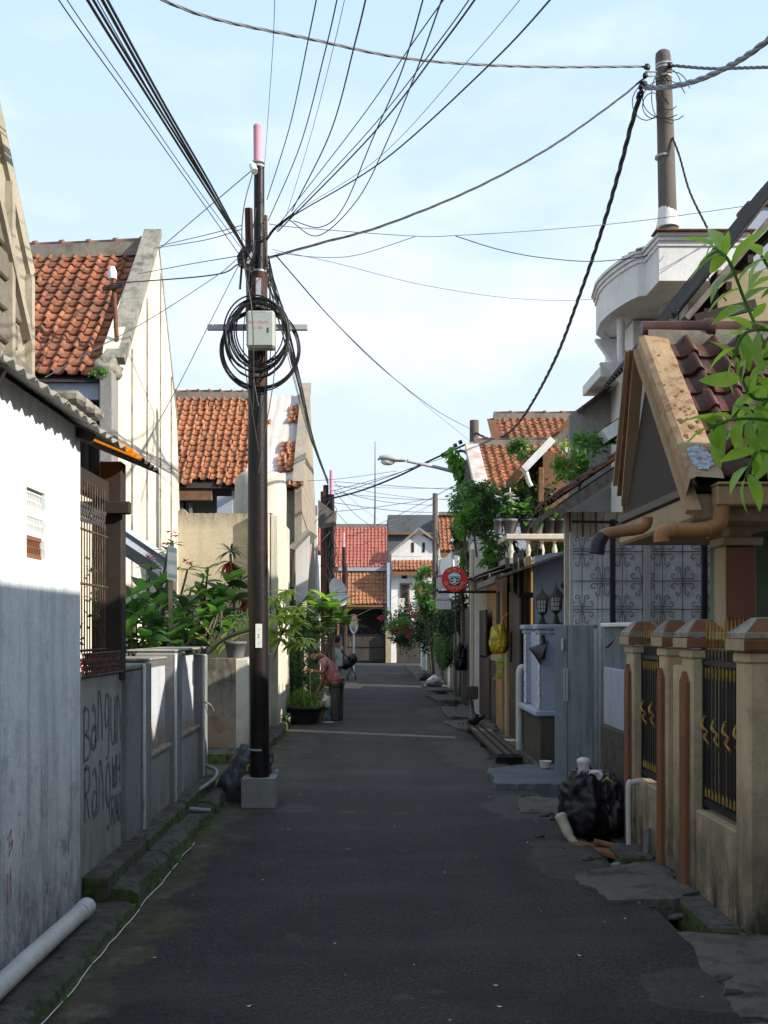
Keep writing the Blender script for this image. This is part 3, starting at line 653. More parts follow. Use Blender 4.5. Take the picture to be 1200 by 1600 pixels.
# ridge from the gable to the left (world -X); tiles laid from left to right
rise, run = 2.42, 2.62; sl_len = math.hypot(rise, run); v = Vector((0, -run, -rise))
nc, tw = 25, .19; nr, tl = 17, sl_len/17
a0 = Vector((ax-.22-nc*tw, 16.58, 7.42))
me = tile_mesh('clay_tile', tw, tl, M['tile'])
box(a0.x-1.5, ax-.2, 16.9, 19.0, 4.9, 5.0).build('ceiling', M['wood_dark'], t)
MB().prism([(a0.x-.2, 13.92, 4.93), (a0.x-.2, 16.6, 7.40), (a0.x-.2, 19.2, 4.93)], (nc*tw+.2, 0, 0)).build('roof_deck', M['wood_dark'], t)
lay_tiles(t, a0+Vector((0, 0, .03)), (1, 0, 0), v, nc, nr, tw, tl, me, skip=lambda i, j: i < 10, seed=11)
tile_sheet(MB(), a0+Vector((0, 0, .03)), (1, 0, 0), v, 10, nr, tw, tl, seed=5).build('hidden_tiles', M['tile'], t, kind='stuff')
ridge_caps(t, (a0.x+1.5, 16.62, 7.50), (ax-.2, 16.62, 7.62), 8, .085)
bbox(-8, ax-.22, 14.0, 14.06, 4.72, 4.96).build('fascia', M['blue_wall'], t)
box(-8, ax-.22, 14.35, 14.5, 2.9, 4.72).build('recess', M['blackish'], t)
box(-8, ax-.22, 14.2, 14.5, -.1, 2.9).build('front_wall', M['gable_cream'], t)
for x in (-4.25, -5.0, -3.75): bbox(x-.03, x+.03, 14.28, 14.34, 2.9, 4.72).build('frame_bar', M['wood_dark'], t)
bbox(-4.75, -3.75, 13.8, 13.95, 4.40, 4.60, b=.03).build('light_box', M['white_paint'], t)
# leaning gutter-board of the lean-to against the gable
t2 = thing('lean_to_roof', 'pale blue sloping canopy beam against the cream gable above the shrubs', 'canopy', P(200, 850, 13.6))
MB().beam(P(128, 803, 13.3), P(247, 882, 13.9), .5, .16, up=(0, 0, 1)).build('beam', M['blue_wall'], t2)
MB().beam(P(128, 797, 13.3)+Vector((0, 0, .03)), P(250, 880, 13.9)+Vector((0, 0, .04)), .6, .05).build('cover_board', M['white_paint'], t2)
MB().tube(cr_pts([P(236, 872, 13.6), P(250, 884, 13.6), P(256, 893, 13.6), P(244, 890, 13.6)], 5), .012, 5).build('hook', M['white'], t2)
# vent pipe on the roof
t2 = thing('vent_pipe', 'thin rusty roof pipe with white cap and bracket on the tiled roof edge', 'pipe', P(183, 540, 14.3))
MB().tube([P(183, 542, 14.25), P(177, 430, 14.25)], .03, 8).build('pipe', M['rust'], t2)
MB().tube([P(176, 436, 14.25), P(175.5, 424, 14.25), P(175, 417, 14.25)], [.055, .055, .035], 10).build('cap', M['white'], t2)
MB().beam(P(160, 452, 14.2), P(192, 446, 14.2), .04, .05).build('bracket', M['wood_dark'], t2)

# ================= LEFT: garden wall, beige wall, tank =================
t = thing('garden_wall', 'mould-stained garden wall at the alley corner with cream street side', 'wall', (-2.4, 14.9, 0))
bbox(-3.25, -1.86, 14.9, 15.05, 0, 1.37, b=.01).build('wall', M['stained_wall'], t)
bbox(-1.88, -1.70, 14.9, 18.45, 0, 1.36, b=.01).build('street_wall', M['street_cream'], t)
bbox(-3.24, -1.9, 15.06, 18.4, 0, 1.15).build('soil_bed', M['soil'], t)
t = thing('rear_wall', 'tall beige wall with mouldy top behind the garden shrubs', 'wall', (-2.5, 18.5, 0))
mb = MB(); pts = [(-3.4, 0), (-1.70, 0)]; 
tp = [(-1.70-1.7*k/26, 3.74+.035*noise.noise(Vector((k*.9, 1, 0)))+(.06 if 22 < k < 25 else 0)) for k in range(27)]
mb.prism([(x, 18.46, z) for x, z in pts+tp], (0, .2, 0)).build('wall', M['beige_wall'], t)
bbox(-1.72, -1.60, 18.40, 21.0, -.1, 3.7, b=.01).build('street_wall', M['street_cream'], t)
bbox(-2.02, -1.74, 18.30, 18.45, 0, 3.72, b=.01).build('pilaster', M['street_cream'], t)
t = thing('water_tank', 'cream round-shouldered tank standing behind the tall beige wall', 'water tank', (-2.2, 21.4, 0))
MB().lathe((-2.2, 21.4, 2.2), [(.50, 0), (.51, 2.3), (.49, 2.52), (.40, 2.63), (.22, 2.68), (.02, 2.69)], 28).build('tank', M['street_cream'], t)
bbox(-2.75, -1.65, 20.9, 21.9, 0, 2.2).build('plinth', M['street_cream'], t)

# ================= LEFT: second tiled house with tarpaulin =================
t = thing('tarp_house', 'house with orange clay tiles and a pale tarpaulin patch near its gable', 'house', (-4, 26, 0))
gx = -1.56; rz, ezz, ry, ey = 7.52, 4.95, 26.9, 24.0
pf = [(24.0, 0), (24.0, 4.95), (26.9, 7.75), (27.1, 7.75), (29.8, 5.0), (29.8, 0)]
MB().prism([(gx-.16, y, z) for y, z in pf], (.16, 0, 0)).build('gable_wall', M['rough_conc'], t)
MB().beam((gx-.08, 23.9, 4.98), (gx-.08, 27.0, 7.84), .24, .12).build('coping', M['rough_conc'], t)
v = Vector((0, ey-ry, ezz-rz)); L2 = v.length; nc, nr, tw = 18, 17, .19; tl = L2/nr; xa = gx-.16-.95
me = tile_mesh('clay_tile', tw, tl, M['tile_bright'])
a0 = Vector((xa-nc*tw, ry, rz))
MB().prism([(a0.x-1.5, ey, ezz-.06), (a0.x-1.5, ry, rz-.06), (a0.x-1.5, 29.8, ezz-.06)], (gx-.17-a0.x+1.5, 0, 0)).build('roof_deck', M['wood_dark'], t)
gone = {(3, 3), (3, 3)}
def sk(i, j):
    if (i, j) in ((2, 3),): return True
    if j == nr-1: return i in (6, 7, 8, 11, 12, 13) 
    if j == nr-2: return i in (7,)
    return False
lay_tiles(t, a0, (1, 0, 0), v, nc, nr, tw, tl, me, skip=sk, jit=.012, seed=21)
rr = random.Random(4); vn = v.normalized(); nn = Vector((0, vn.z, -vn.y)) if False else Vector((1, 0, 0)).cross(-vn)
def roofp(px_x, k): return Vector((px_x, ry, rz)) + vn*k
# tarpaulin with folds
mb = MB(); n1, n2 = 14, 22; vs = []
for j in range(n2+1):
    for i in range(n1+1):
        s = i/n1; k = j/n2*(L2-.1); x = xa-.16+s*1.10
        x += .05*noise.noise(Vector((s*2, k*1.3, 0)))
        vs.append(Vector((x, ry, rz))+vn*k+nn*(.045+.035*noise.noise(Vector((x*7, k*1.1, 2)))+.05*(s > .93)+.02*math.sin(x*30+k)))
mb.add(vs, [(j*(n1+1)+i, (j+1)*(n1+1)+i, (j+1)*(n1+1)+i+1, j*(n1+1)+i+1) for j in range(n2) for i in range(n1)], True).build('tarpaulin', M['tarp'], t)
def loose(x, k, yaw=0):
    Mx = Matrix((Vector((1, 0, 0)), -vn, nn)).transposed().to_4x4()
    o = inst('loose_tile', me, Matrix.Translation(roofp(x, k)+nn*.09) @ Mx @ Matrix.Rotation(yaw, 4, 'Z'), t)
for (c0, r0, n_) in ((-2.0, .55, (2, 4)), (-2.1, 2.2, (2, 2)), (-2.12, 2.62, (2, 4))):
    for a1 in range(n_[0]):
        for b1 in range(n_[1]): loose(c0+a1*.2+rr.gauss(0, .02), r0+b1*.19+rr.gauss(0, .02), rr.gauss(0, .1))
loose(-2.75, 1.25, .1); loose(-2.6, 1.27, 0)
for k in range(3): loose(-2.85+rr.gauss(0, .05), .5+k*.2, .15)
for k in range(3): loose(-2.85+rr.gauss(0, .05), 2.3+k*.25, -.2)
for k in range(5): loose(-2.25+k*.13, L2-.05, rr.gauss(0, .15))
ridge_caps(t, (a0.x-.4, ry, rz+.06), (xa+.02, ry, rz+.06), 14, .08)
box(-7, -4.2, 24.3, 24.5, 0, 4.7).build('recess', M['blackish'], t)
bbox(-7, -3.55, 24.05, 24.15, 4.62, 4.86).build('fascia', M['wood_mid'], t)
for x in (-4.25, -4.05): bbox(x-.04, x+.04, 24.18, 24.26, 3.8, 4.62).build('frame_bar', M['wood_grey'], t)
bbox(-3.45, -3.1, 24.1, 24.3, 0, 4.72).build('column', M['blue_wall'], t)
box(-3.12, gx-.162, 24.12, 24.4, 0, 4.85).build('front_wall', M['rough_conc'], t)
box(-7, -3.46, 24.32, 24.6, 0, 3.9).build('sill_wall', M['rough_conc'], t)
t = thing('shed_canopy', 'small slanted pale canopy with white side board on the rough wall', 'canopy', P(470, 860, 22.5))
MB().prism([P(449, 856, 22.2), P(477, 829, 22.2), P(484, 829, 22.2), P(457, 858, 22.2)], (.1, 1.3, 0)).build('cover', M['asbestos'], t)
MB().prism([P(462, 858, 22.6), P(484, 833, 22.6), P(480, 930, 22.6), P(462, 950, 22.6)], (0, .06, 0)).build('side_board', M['white_paint'], t)
bbox(-2.05, -1.63, 22.3, 22.5, 0, 3.2).build('dark_post', M['wood_dark'], t)
t = thing('white_shop_wall', 'narrow white street wall behind the leafy tree left of the road', 'wall', (-1.5, 31, 0))
bbox(-4.2, -1.62, 30.0, 34.5, 0, 4.1).build('wall', M['white_paint'], t)
bbox(-1.62, -1.52, 30.0, 30.3, 0, 5.2).build('pier', M['white_paint'], t)
for k, (c_, z) in enumerate((('orange_paint', 1.4), ('white', 1.1), ('orange_paint', .8), ('white', .5), ('orange_paint', .2))):
    bbox(-1.617, -1.60, 30.4, 31.3, z-.3, z).build('painted_band', M[c_], t)
bbox(-1.9, -1.5, 30.2, 31.9, 3.95, 4.02).build('ledge', M['concrete'], t)
MB().prism([(-1.6, 32, 5.6), (-1.1, 32, 5.2), (-1.1, 32, 4.95), (-1.6, 32, 4.85)], (0, 1.2, 0)).build('side_canopy', M['wood_grey'], t)
t = thing('far_left_house', 'plain white house wall with dark doorway beyond the two black poles', 'house', (-3, 42, 0))
bbox(-6, -1.75, 36, 40.5, 0, 3.6).build('wall', M['white_paint'], t)
bbox(-6, -1.85, 43, 50, 0, 3.4).build('rear_wall', M['street_cream'], t)
MB().beam((-3.2, 35.9, 4.9), (-1.7, 35.9, 3.7), .1, .1).build('rake', M['concrete'], t)
bbox(-1.76, -1.70, 37, 38, 0, 2.1).build('door', M['wood_dark'], t)

# ================= END OF THE STREET =================
def far_roof(t, x0, x1, y0, z0, y1, z1, mat, w=.2, l=.25, seed=1, skip=None):
    """roof slope from the ridge (y0,z0) down to the eave (y1,z1)"""
    v = Vector((0, y1-y0, z1-z0)); nr = int(v.length/l); nc = int((x1-x0)/w)
    MB().prism([(x0, y1, z1-.14), (x0, y0, z0-.1), (x0, y0, z0-.3), (x0, y1, z1-.3)], (x1-x0, 0, 0)).build('roof_deck', M['wood_mid'], t)
    return tile_sheet(MB(), (x0, y0, z0), (1, 0, 0), v, nc, nr, (x1-x0)/nc, v.length/nr, seed=seed, skip=skip).build('roof_tiles', M[mat], t, kind='stuff')
t = thing('end_house', 'red tiled two-step roof house with dark carport closing the end of the street', 'house', (-1.2, 60, 0))
far_roof(t, -3.4, .82, 62.5, 7.7, 60.2, 5.25, 'tile_pink', seed=2)
far_roof(t, -2.1, .80, 60.1, 5.0, 58.9, 3.2, 'tile_bright', seed=3)
MB().beam((-3.4, 62.5, 7.75), (.82, 62.5, 7.75), .2, .22).build('ridge', M['ridge'], t)
bbox(-1.9, .78, 59.9, 60.1, 5.02, 5.22).build('fascia', M['blue_wall'], t)
bbox(-4.2, -2.1, 60.4, 60.6, 0, 5.0).build('wall', M['white_paint'], t)
bbox(.78, .92, 58.7, 62.0, 0, 5.4).build('side_pier', M['blue_white'], t)
box(-3, .78, 61.5, 61.7, 0, 5.0).build('carport_back', M['wood_dark'], t)
bbox(-2.0, .8, 58.8, 58.95, 3.0, 3.12).build('beam', M['wood_mid'], t)
for x in (-1.92, .66): bbox(x, x+.12, 58.8, 58.95, 0, 3.0).build('post', M['wood_mid'], t)
t = thing('black_gate', 'wide dark metal gate in front of the carport at the street end', 'gate', (-.4, 58.6, 0))
for k in range(4): bbox(-1.78+k*.61, -1.78+k*.61+.59, 58.6, 58.66, .12, 1.5).build('gate_panel', M['gate_dark'], t)
for z in (.12, .85, 1.5): bbox(-1.8, .66, 58.56, 58.6, z-.03, z+.03).build('rail', M['black'], t)
bbox(.70, .95, 58.2, 58.5, 0, 1.7).build('gate_pillar', M['beige'], t)
t = thing('bicycle', 'dark bicycle parked inside the carport behind the black gate', 'bicycle', (-.6, 59.6, 1.2))
for cx in (-.95, -.05):
    mb = MB(); mb.tube([(cx+.33*math.cos(k*.393), 59.6, 1.45+.33*math.sin(k*.393)) for k in range(17)], .022, 5).build('wheel', M['black'], t)
MB().tube([(-.95, 59.6, 1.45), (-.75, 59.6, 1.95), (-.2, 59.6, 1.9), (-.05, 59.6, 1.45), (-.5, 59.6, 1.4), (-.75, 59.6, 1.9)], .018, 5).build('frame', M['wire'], t)
t = thing('bench', 'grey concrete ledge carrying the bicycle in the carport', 'ledge', (-.5, 59.6, 0)); bbox(-1.5, .5, 59.3, 60, 0, 1.1).build('slab', M['concrete'], t)
t = thing('end_house', 'white gabled two-storey house with brown door, behind the bougainvillea', 'house', (2, 60, 0))
mb = MB().prism([(1.0, 60, 0), (3.9, 60, 0), (3.9, 60, 6.3), (2.5, 60, 7.15), (1.05, 60, 6.0)], (0, .25, 0)).build('wall', M['white_paint'], t)
MB().beam((.95, 59.85, 5.95), (2.55, 59.85, 7.35), .3, .12).build('rake', M['concrete'], t); MB().beam((2.55, 59.85, 7.35), (3.9, 59.85, 6.4), .3, .12).build('rake', M['concrete'], t)
for x in (2.15, 2.75): bbox(x, x+.14, 59.97, 60.0, 6.05, 6.6).build('vent_slot', M['blackish'], t)
far_roof(t, 1.1, 3.75, 60.0, 5.6, 59.4, 5.05, 'tile_bright', seed=9)
bbox(1.0, 3.8, 59.5, 59.6, 4.85, 5.0).build('fascia', M['concrete'], t)
f = bbox(1.5, 2.05, 59.95, 60.0, 2.9, 4.35).build('window', M['wood_mid'], t); bbox(1.6, 1.95, 59.92, 59.95, 3.0, 4.25).build('pane', M['glass_dark'], f)
ORG[f.name] = ORG[t.name]
bbox(2.45, 3.3, 59.95, 60.0, 2.4, 4.35).build('door', M['wood_mid'], t)
for x in (1.6, 2.45): bbox(x, x+.3, 59.96, 60.0, 4.6, 4.78).build('vent_slot', M['blackish'], t)
for z in (2.55, 2.8, 3.05, 3.3): MB().tube([(1.75, 59.3, z), (3.5, 59.3, z)], .02, 5).build('rail', M['wire'], t)
bbox(1.4, 1.75, 59.2, 59.4, 2.2, 3.5).build('balcony_pier', M['street_cream'], t)
bbox(1.0, 3.6, 59.1, 60, 2.2, 2.35).build('balcony_slab', M['white_paint'], t)
mb = MB(); corrugated(mb, (1.05, 59.1, 2.15), (1, 0, 0), (0, -1, -.45), 2.6, .9, pitch=.2, amp=.05).build('awning', M['asbestos'], t)
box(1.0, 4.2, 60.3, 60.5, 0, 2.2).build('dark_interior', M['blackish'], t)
bbox(1.3, 3.0, 58.6, 58.7, 0, 1.5).build('gate', M['gate_dark'], t)
bbox(.98, 1.26, 58.5, 58.8, 0, 1.55).build('gate_pillar', M['white_paint'], t)
t = thing('tall_rear_building', 'dark grey block rising behind the white gabled house at the street end', 'building', (2.2, 66, 0))
bbox(.9, 4.1, 64, 70, 0, 8.55).build('wall', M['cement_blue'], t); bbox(.9, 4.1, 63.7, 63.98, 7.35, 7.5).build('beam', M['wood_mid'], t)
bbox(3.95, 4.1, 63.5, 63.8, 0, 8.5).build('pipe_duct', M['rust'], t)
t = thing('antenna', 'thin upright aerial mast above the red roofs at the street end', 'antenna', P(585, 830, 64))
MB().tube([P(585, 840, 64), P(586, 790, 64), P(586, 690, 64)], [.06, .045, .02], 5).build('mast', M['wire'], t)
t = thing('far_right_house', 'tiled house half hidden by the concrete pole near the street end', 'house', (4.2, 46, 0))
far_roof(t, 2.85, 4.9, 47.5, 6.75, 45.6, 5.1, 'tile_bright', seed=12)
bbox(2.9, 5.5, 47.2, 47.6, 6.75, 6.9).build('ridge', M['ridge'], t)
bbox(3.1, 6, 45.9, 52, 0, 5.0).build('wall', M['white_paint'], t)
far_roof(t, 2.95, 4.6, 44.5, 4.7, 43.3, 3.7, 'tile_bright', seed=13); bbox(3.2, 6, 43.6, 45, 0, 3.6).build('front_wall', M['wood_mid'], t)
# ================= RIGHT: off-frame neighbour that shades the road =================
t = thing('unseen_house', 'unseen cream house at the right, added to shade the road', 'house', (5, 0, 0))
bbox(2.95, 8, -9, 6.1, 0, 4.35).build('wall', M['pillar'], t)
bbox(2.7, 8.2, -9.2, 6.2, 4.351, 4.5).build('roof', M['asb_dark'], t)
t = thing('neighbour_wall', 'cream boundary wall at the right of the road before the pillared fence', 'wall', (2.3, 2, 0))
bbox(2.2, 2.4, -6, 5.3, 0, 1.6).build('wall', M['pillar'], t)
# ================= RIGHT: pillared fence =================
t = thing('pillar_fence', 'cream pillared fence with terracotta caps and black gold-tipped iron bars', 'fence', (2.25, 8, 0))
FX = 2.15
def pillar(y0, wd, dp, zb, strip=True):
    """y0 near face, wd across, dp along the street"""
    y1 = y0+dp; x1 = FX+wd
    p = bbox(FX, x1, y0, y1, zb, 1.60, b=.012).build('pillar', M['pillar'], t)
    bbox(FX-.015, x1+.015, y0-.015, y1+.015, 1.56, 1.62, b=.01).build('necking', M['pillar'], p)
    bbox(FX-.045, x1+.045, y0-.045, y1+.045, 1.632, 1.70, b=.008).build('cap_band', M['terracotta'], p)
    cx, cy = (FX+x1)/2, (y0+y1)/2; hw, hd = wd/2+.04, dp/2+.04
    MB().add([(cx-hw, cy-hd, 1.706), (cx+hw, cy-hd, 1.706), (cx+hw, cy+hd, 1.706), (cx-hw, cy+hd, 1.706), (cx-hw, cy-hd, 1.735), (cx+hw, cy-hd, 1.735), (cx+hw, cy+hd, 1.735), (cx-hw, cy+hd, 1.735),
        (cx-hw*.35, cy-hd*.35, 1.825), (cx+hw*.35, cy-hd*.35, 1.825), (cx+hw*.35, cy+hd*.35, 1.825), (cx-hw*.35, cy+hd*.35, 1.825)],
        [(3,2,1,0),(0,1,5,4),(1,2,6,5),(2,3,7,6),(3,0,4,7),(4,5,9,8),(5,6,10,9),(6,7,11,10),(7,4,8,11),(8,9,10,11)]).build('cap', M['grime_cap'], p)
    bbox(FX-.049, FX-.045, y0-.043, y1+.043, 1.634, 1.698, b=.001).build('cap_band_face', M['beige'], p)
    k_ = .0025
    MB().add([(cx-hw*.92, cy-hd*.96-k_, 1.742), (cx+hw*.92, cy-hd*.96-k_, 1.742), (cx+hw*.40, cy-hd*.42-k_, 1.820), (cx-hw*.40, cy-hd*.42-k_, 1.820)], [(0, 1, 2, 3)]).build('cap_slope', M['terracotta'], p)
    if strip: MB().prism([(FX-.03, y0+.05, zb+.06), (FX-.03, y1-.05, zb+.06), (FX-.03, y1-.05, 1.40), (FX-.03, (y0+y1)/2, 1.47), (FX-.03, y0+.05, 1.40)], (.029, 0, 0)).build('pilaster_strip', M['terracotta'], p)
pillar(6.20, .26, .24, .0, False); pillar(7.32, .19, .25, -.30); pillar(7.95, .16, .22, -.2); pillar(8.98, .19, .24, -.2)
def railing(y0, y1, zlow):
    bbox(FX+.02, FX+.15, y0, y1, -.3, zlow, b=.01).build('low_wall', M['pillar'], t)
    n = int((y1-y0)/.07); X = FX+.085
    r = thing_part('railing', t)
    MB().box(X-.02, X+.02, y0, y1, zlow+.03, zlow+.07).box(X-.02, X+.02, y0, y1, 1.52, 1.55).box(X-.02, X+.02, y0, y0+.03, zlow, 1.56).box(X-.02, X+.02, y1-.03, y1, zlow, 1.56).build('frame', M['black'], r)
    bar = None
    for k in range(n):
        yy = y0+(k+.5)*(y1-y0)/n
        if bar is None:
            y_first = yy
            bar = MB().tube([(X, yy, zlow+.05), (X, yy, 1.62)], .0085, 6).build('bar', M['black'], r)
            tip = MB().tube([(X, yy, 1.60), (X, yy, 1.68), (X, yy, 1.685), (X, yy, 1.70), (X, yy, 1.705), (X, yy, 1.83)], [.006, .006, .009, .009, .006, .001], 6).build('spear_tip', M['gold'], r)
            g2 = MB().tube([(X-.004, yy, 1.50), (X-.004, yy, 1.45), (X-.004, yy, 1.41)], [.010, .0095, .002], 6).build('gold_tip', M['gold'], r)
            g3 = MB().tube([(X-.004, yy, zlow+.09), (X-.004, yy, zlow+.13), (X-.004, yy, zlow+.17)], [.011, .009, .002], 6).build('gold_tip', M['gold'], r)
        else:
            for src in (bar, tip, g2, g3):
                o = src.copy(); C.objects.link(o); o.location = (0, yy-y_first, 0)
    for k in range(max(2, n//3)):
        yy = y0+(k+.5)*(y1-y0)/max(2, n//3); zc = 1.08
        for s in (-1, 1):
            mb = MB(); mb.tube(cr_pts([(X-.02, yy, zc), (X-.045, yy+.03*s, zc+.04*s), (X-.03, yy+.06*s, zc+.07*s), (X-.02, yy+.04*s, zc+.10*s)], 5), .008, 5)
            mb.tube(cr_pts([(X-.02, yy, zc), (X-.05, yy-.03*s, zc-.03*s), (X-.03, yy-.05*s, zc-.08*s)], 5), .006, 5); mb.build('gold_scroll', M['gold'], r)
def thing_part(name, parent):
    o = bpy.data.objects.new(name, None); C.objects.link(o); o.parent = parent; o.empty_display_size = .1; ORG[o.name] = ORG[parent.name]; return o
railing(6.45, 7.31, .55); railing(8.18, 8.97, .54)
bbox(FX+.04, FX+.14, 7.58, 7.94, -.2, 1.5).build('infill_wall', M['pillar'], t)
# pipes at the foot of the fence
t = thing('white_drain_pipe', 'thin white upright waste pipe against the low fence wall by the rubbish bags', 'pipe', (2.1, 8.85, 0))
MB().tube(cr_pts([(2.25, 8.88, .52), (2.12, 8.88, .51), (2.09, 8.88, .46), (2.09, 8.87, -.02)], 4), .022, 8).build('pipe', M['pvc'], t)
t = thing('grey_waste_pipe', 'grey elbowed pipe at the base of the low fence wall by the gutter', 'pipe', (2.05, 8.4, 0))
MB().tube(cr_pts([(2.13, 8.42, .22), (2.12, 8.42, .02), (2.10, 8.40, -.06), (1.98, 8.38, -.06), (1.86, 8.36, -.06), (1.80, 8.36, -.12), (1.79, 8.36, -.3)], 4), .026, 8).build('pipe', M['grey_pipe'], t)
MB().tube([(1.93, 8.36, -.06), (1.96, 8.38, -.06)], .034, 8).build('collar', M['grey_pipe'], t)
# stone wall and small panel beyond the fence
t = thing('mural_wall', 'blue-grey boundary wall with dark painted stone base beside the rubbish bags', 'wall', (2.25, 9.9, 0))
bbox(2.2, 2.35, 9.25, 10.35, .86, 1.40, b=.008).build('wall', M['blue_wall'], t)
bbox(2.17, 2.38, 9.25, 10.35, -.1, .86, b=.01).build('stone_base', M['stone_dark'], t)
mb = MB(); sr = random.Random(8)
for _ in range(34):
    y, z = sr.uniform(9.32, 10.3), sr.uniform(.1, .82); q = [(y+sr.gauss(0, .05), z+sr.gauss(0, .08)) for _ in range(3)]
    p = cr_pts([(0, *k) for k in q], 5); vs = []
    for i, s_ in enumerate(p):
        d = (p[min(i+1, len(p)-1)]-p[max(i-1, 0)]); n = Vector((0, -d.z, d.y)).normalized()*.006; vs += [(2.167, (s_+n).y, (s_+n).z), (2.167, (s_-n).y, (s_-n).z)]
    mb.add(vs, [(2*i, 2*i+2, 2*i+3, 2*i+1) for i in range(len(p)-1)])
mb.build('joint_lines', M['cement'], t)
mb = MB(); corrugated(mb, (2.24, 9.3, 1.78), (0, 1, 0), (0, 0, -1), 1.2, .38, pitch=.05, amp=.008).build('panel', M['gate_grey'], t)
bbox(2.2, 2.3, 9.28, 10.5, 1.781, 1.82, b=.008).build('panel_cap', M['white_paint'], t)
bbox(2.3, 2.5, 10.42, 10.6, 0, 1.4).build('dark_post', M['wood_dark'], t)
bbox(2.26, 2.30, 10.36, 10.41, 1.31, 1.36).build('meter', M['galv'], t)
MB().tube([P(947, 1012, 10.3), P(985, 976, 9.6)], .008, 5).build('rod', M['black'], t)
# folding gate
t = thing('grey_fold_gate', 'blue-grey ribbed metal gate leaf standing ajar past the rubbish bags', 'gate', (2.3, 12.2, 0))
ga, gb = Vector((2.12, 12.66, 0)), Vector((2.40, 11.85, 0)); gd = (gb-ga)
for k in range(2):
    p = ga+gd*(k*.36); q = ga+gd*(.35 if k == 0 else 1.0)
    mb = MB(); corrugated(mb, (p.x, p.y, 1.80), (q-p), (0, 0, -1), (q-p).length, 1.74, pitch=.045, amp=.006).build('gate_panel', M['gate_grey'], t)
    mb = MB().beam((p.x+.03, p.y, 1.79), (q.x+.03, q.y, 1.79), .04, .04).beam((p.x+.03, p.y, .08), (q.x+.03, q.y, .08), .04, .04); mb.build('gate_rail', M['gate_grey'], t)
for f_ in (.33, .40):
    p = ga+gd*f_; MB().beam((p.x-.03, p.y-.02, .95), (p.x-.03, p.y-.02, 1.32), .018, .018, up=(1, 0, 0)).build('handle', M['galv'], t)
p = ga+gd*.26; bbox(p.x-.035, p.x-.01, p.y-.06, p.y+.0, 1.52, 1.66, b=.006).build('lock_plate', M['galv'], t)
# rubbish bags
t = thing('rubbish_bag', 'large black rubbish bag with white plastic stuffed in its top by the fence', 'bag', (1.9, 9.3, 0))
def bagmesh(c, rx, ry, rz, seed):
    mb = MB(); n, m = 64, 44; vs = []; c = Vector(c)
    for i in range(m+1):
        th = math.pi*i/m
        for k in range(n):
            ph = 2*math.pi*k/n; d = Vector((math.sin(th)*math.cos(ph), math.sin(th)*math.sin(ph), math.cos(th)))
            q = 1+.22*noise.noise(d*1.6+Vector((seed, 0, 0)))+.13*abs(noise.noise(d*4+Vector((0, seed, 0))))*2-.10*abs(noise.noise(d*9+Vector((0, 0, seed))))+.035*noise.noise(Vector((math.cos(ph)*9, math.sin(ph)*9, th*1.2+seed)))*2
            z = d.z*rz*q
            vs.append(c+Vector((d.x*rx*q, d.y*ry*q, max(z, -rz*.86))))
    return mb.add(vs, [(i*n+k, (i+1)*n+k, (i+1)*n+(k+1) % n, i*n+(k+1) % n) for i in range(m) for k in range(n)], True)
bagmesh((1.83, 9.35, .23), .22, .24, .31, 1.0).build('bag', M['bag'], t)
MB().lathe((1.81, 9.32, .52), [(.045, 0), (.055, .09), (.062, .10), (.058, .125), (.03, .14)], 14).build('cup', M['bag_white'], t)
mb = MB(); wr = random.Random(6)
for k in range(26):
    a_ = k*.55; d = Vector((math.cos(a_), math.sin(a_)*.7, 0)); c_ = Vector((1.82, 9.30, .50))
    mb.add([c_+d*.02, c_+d*.13+Vector((0, 0, wr.uniform(-.03, .06))), c_+d*.10+Vector((.05, -.02, wr.uniform(0, .07))), c_+Vector((.02, 0, .06))], [(0, 1, 2, 3)])
mb.build('white_wrap', M['bag_white'], t)
t = thing('rubbish_bag', 'second black rubbish bag with a yellow tie, pressed against the wall', 'bag', (2.05, 9.5, 0))
bagmesh((2.02, 9.45, .2), .16, .3, .30, 5.0).build('bag', M['bag'], t)
MB().tube(cr_pts([(1.96, 9.3, .45), (2.0, 9.27, .49), (2.05, 9.28, .45)], 4), .008, 5).build('tie', M['yellow'], t)
t = thing('rolled_cloth', 'pale rolled cloth leaning on the kerb side of the black rubbish bag', 'cloth roll', (1.6, 9.1, 0))
MB().tube(cr_pts([(1.575, 9.15, .21), (1.60, 9.12, .14), (1.64, 9.05, .04), (1.70, 9.0, -.05)], 5), [.035, .05, .052, .05, .048]+[.045]*5+[.035]*6, 10).build('roll', M['cloth_cream'], t)
t = thing('rust_board', 'rust-red broken board lying across the gutter under the rubbish bags', 'board', (1.9, 8.75, 0))
MB().beam((1.66, 9.0, -.01), (2.02, 8.5, -.03), .16, .03).build('board', M['terracotta'], t); MB().beam((1.8, 8.85, .04), (2.0, 8.8, .0), .10, .02).build('scrap', M['tile'], t)
t = thing('plastic_tub', 'small pale plastic tub on the grey slab beside the ribbed gate', 'tub', (2.1, 13.2, .09))
MB().lathe((2.09, 13.15, .088), [(.055, 0), (.075, .08), (.08, .085), (.07, .08), (.05, .01)], 14).build('tub', M['bag_white'], t)

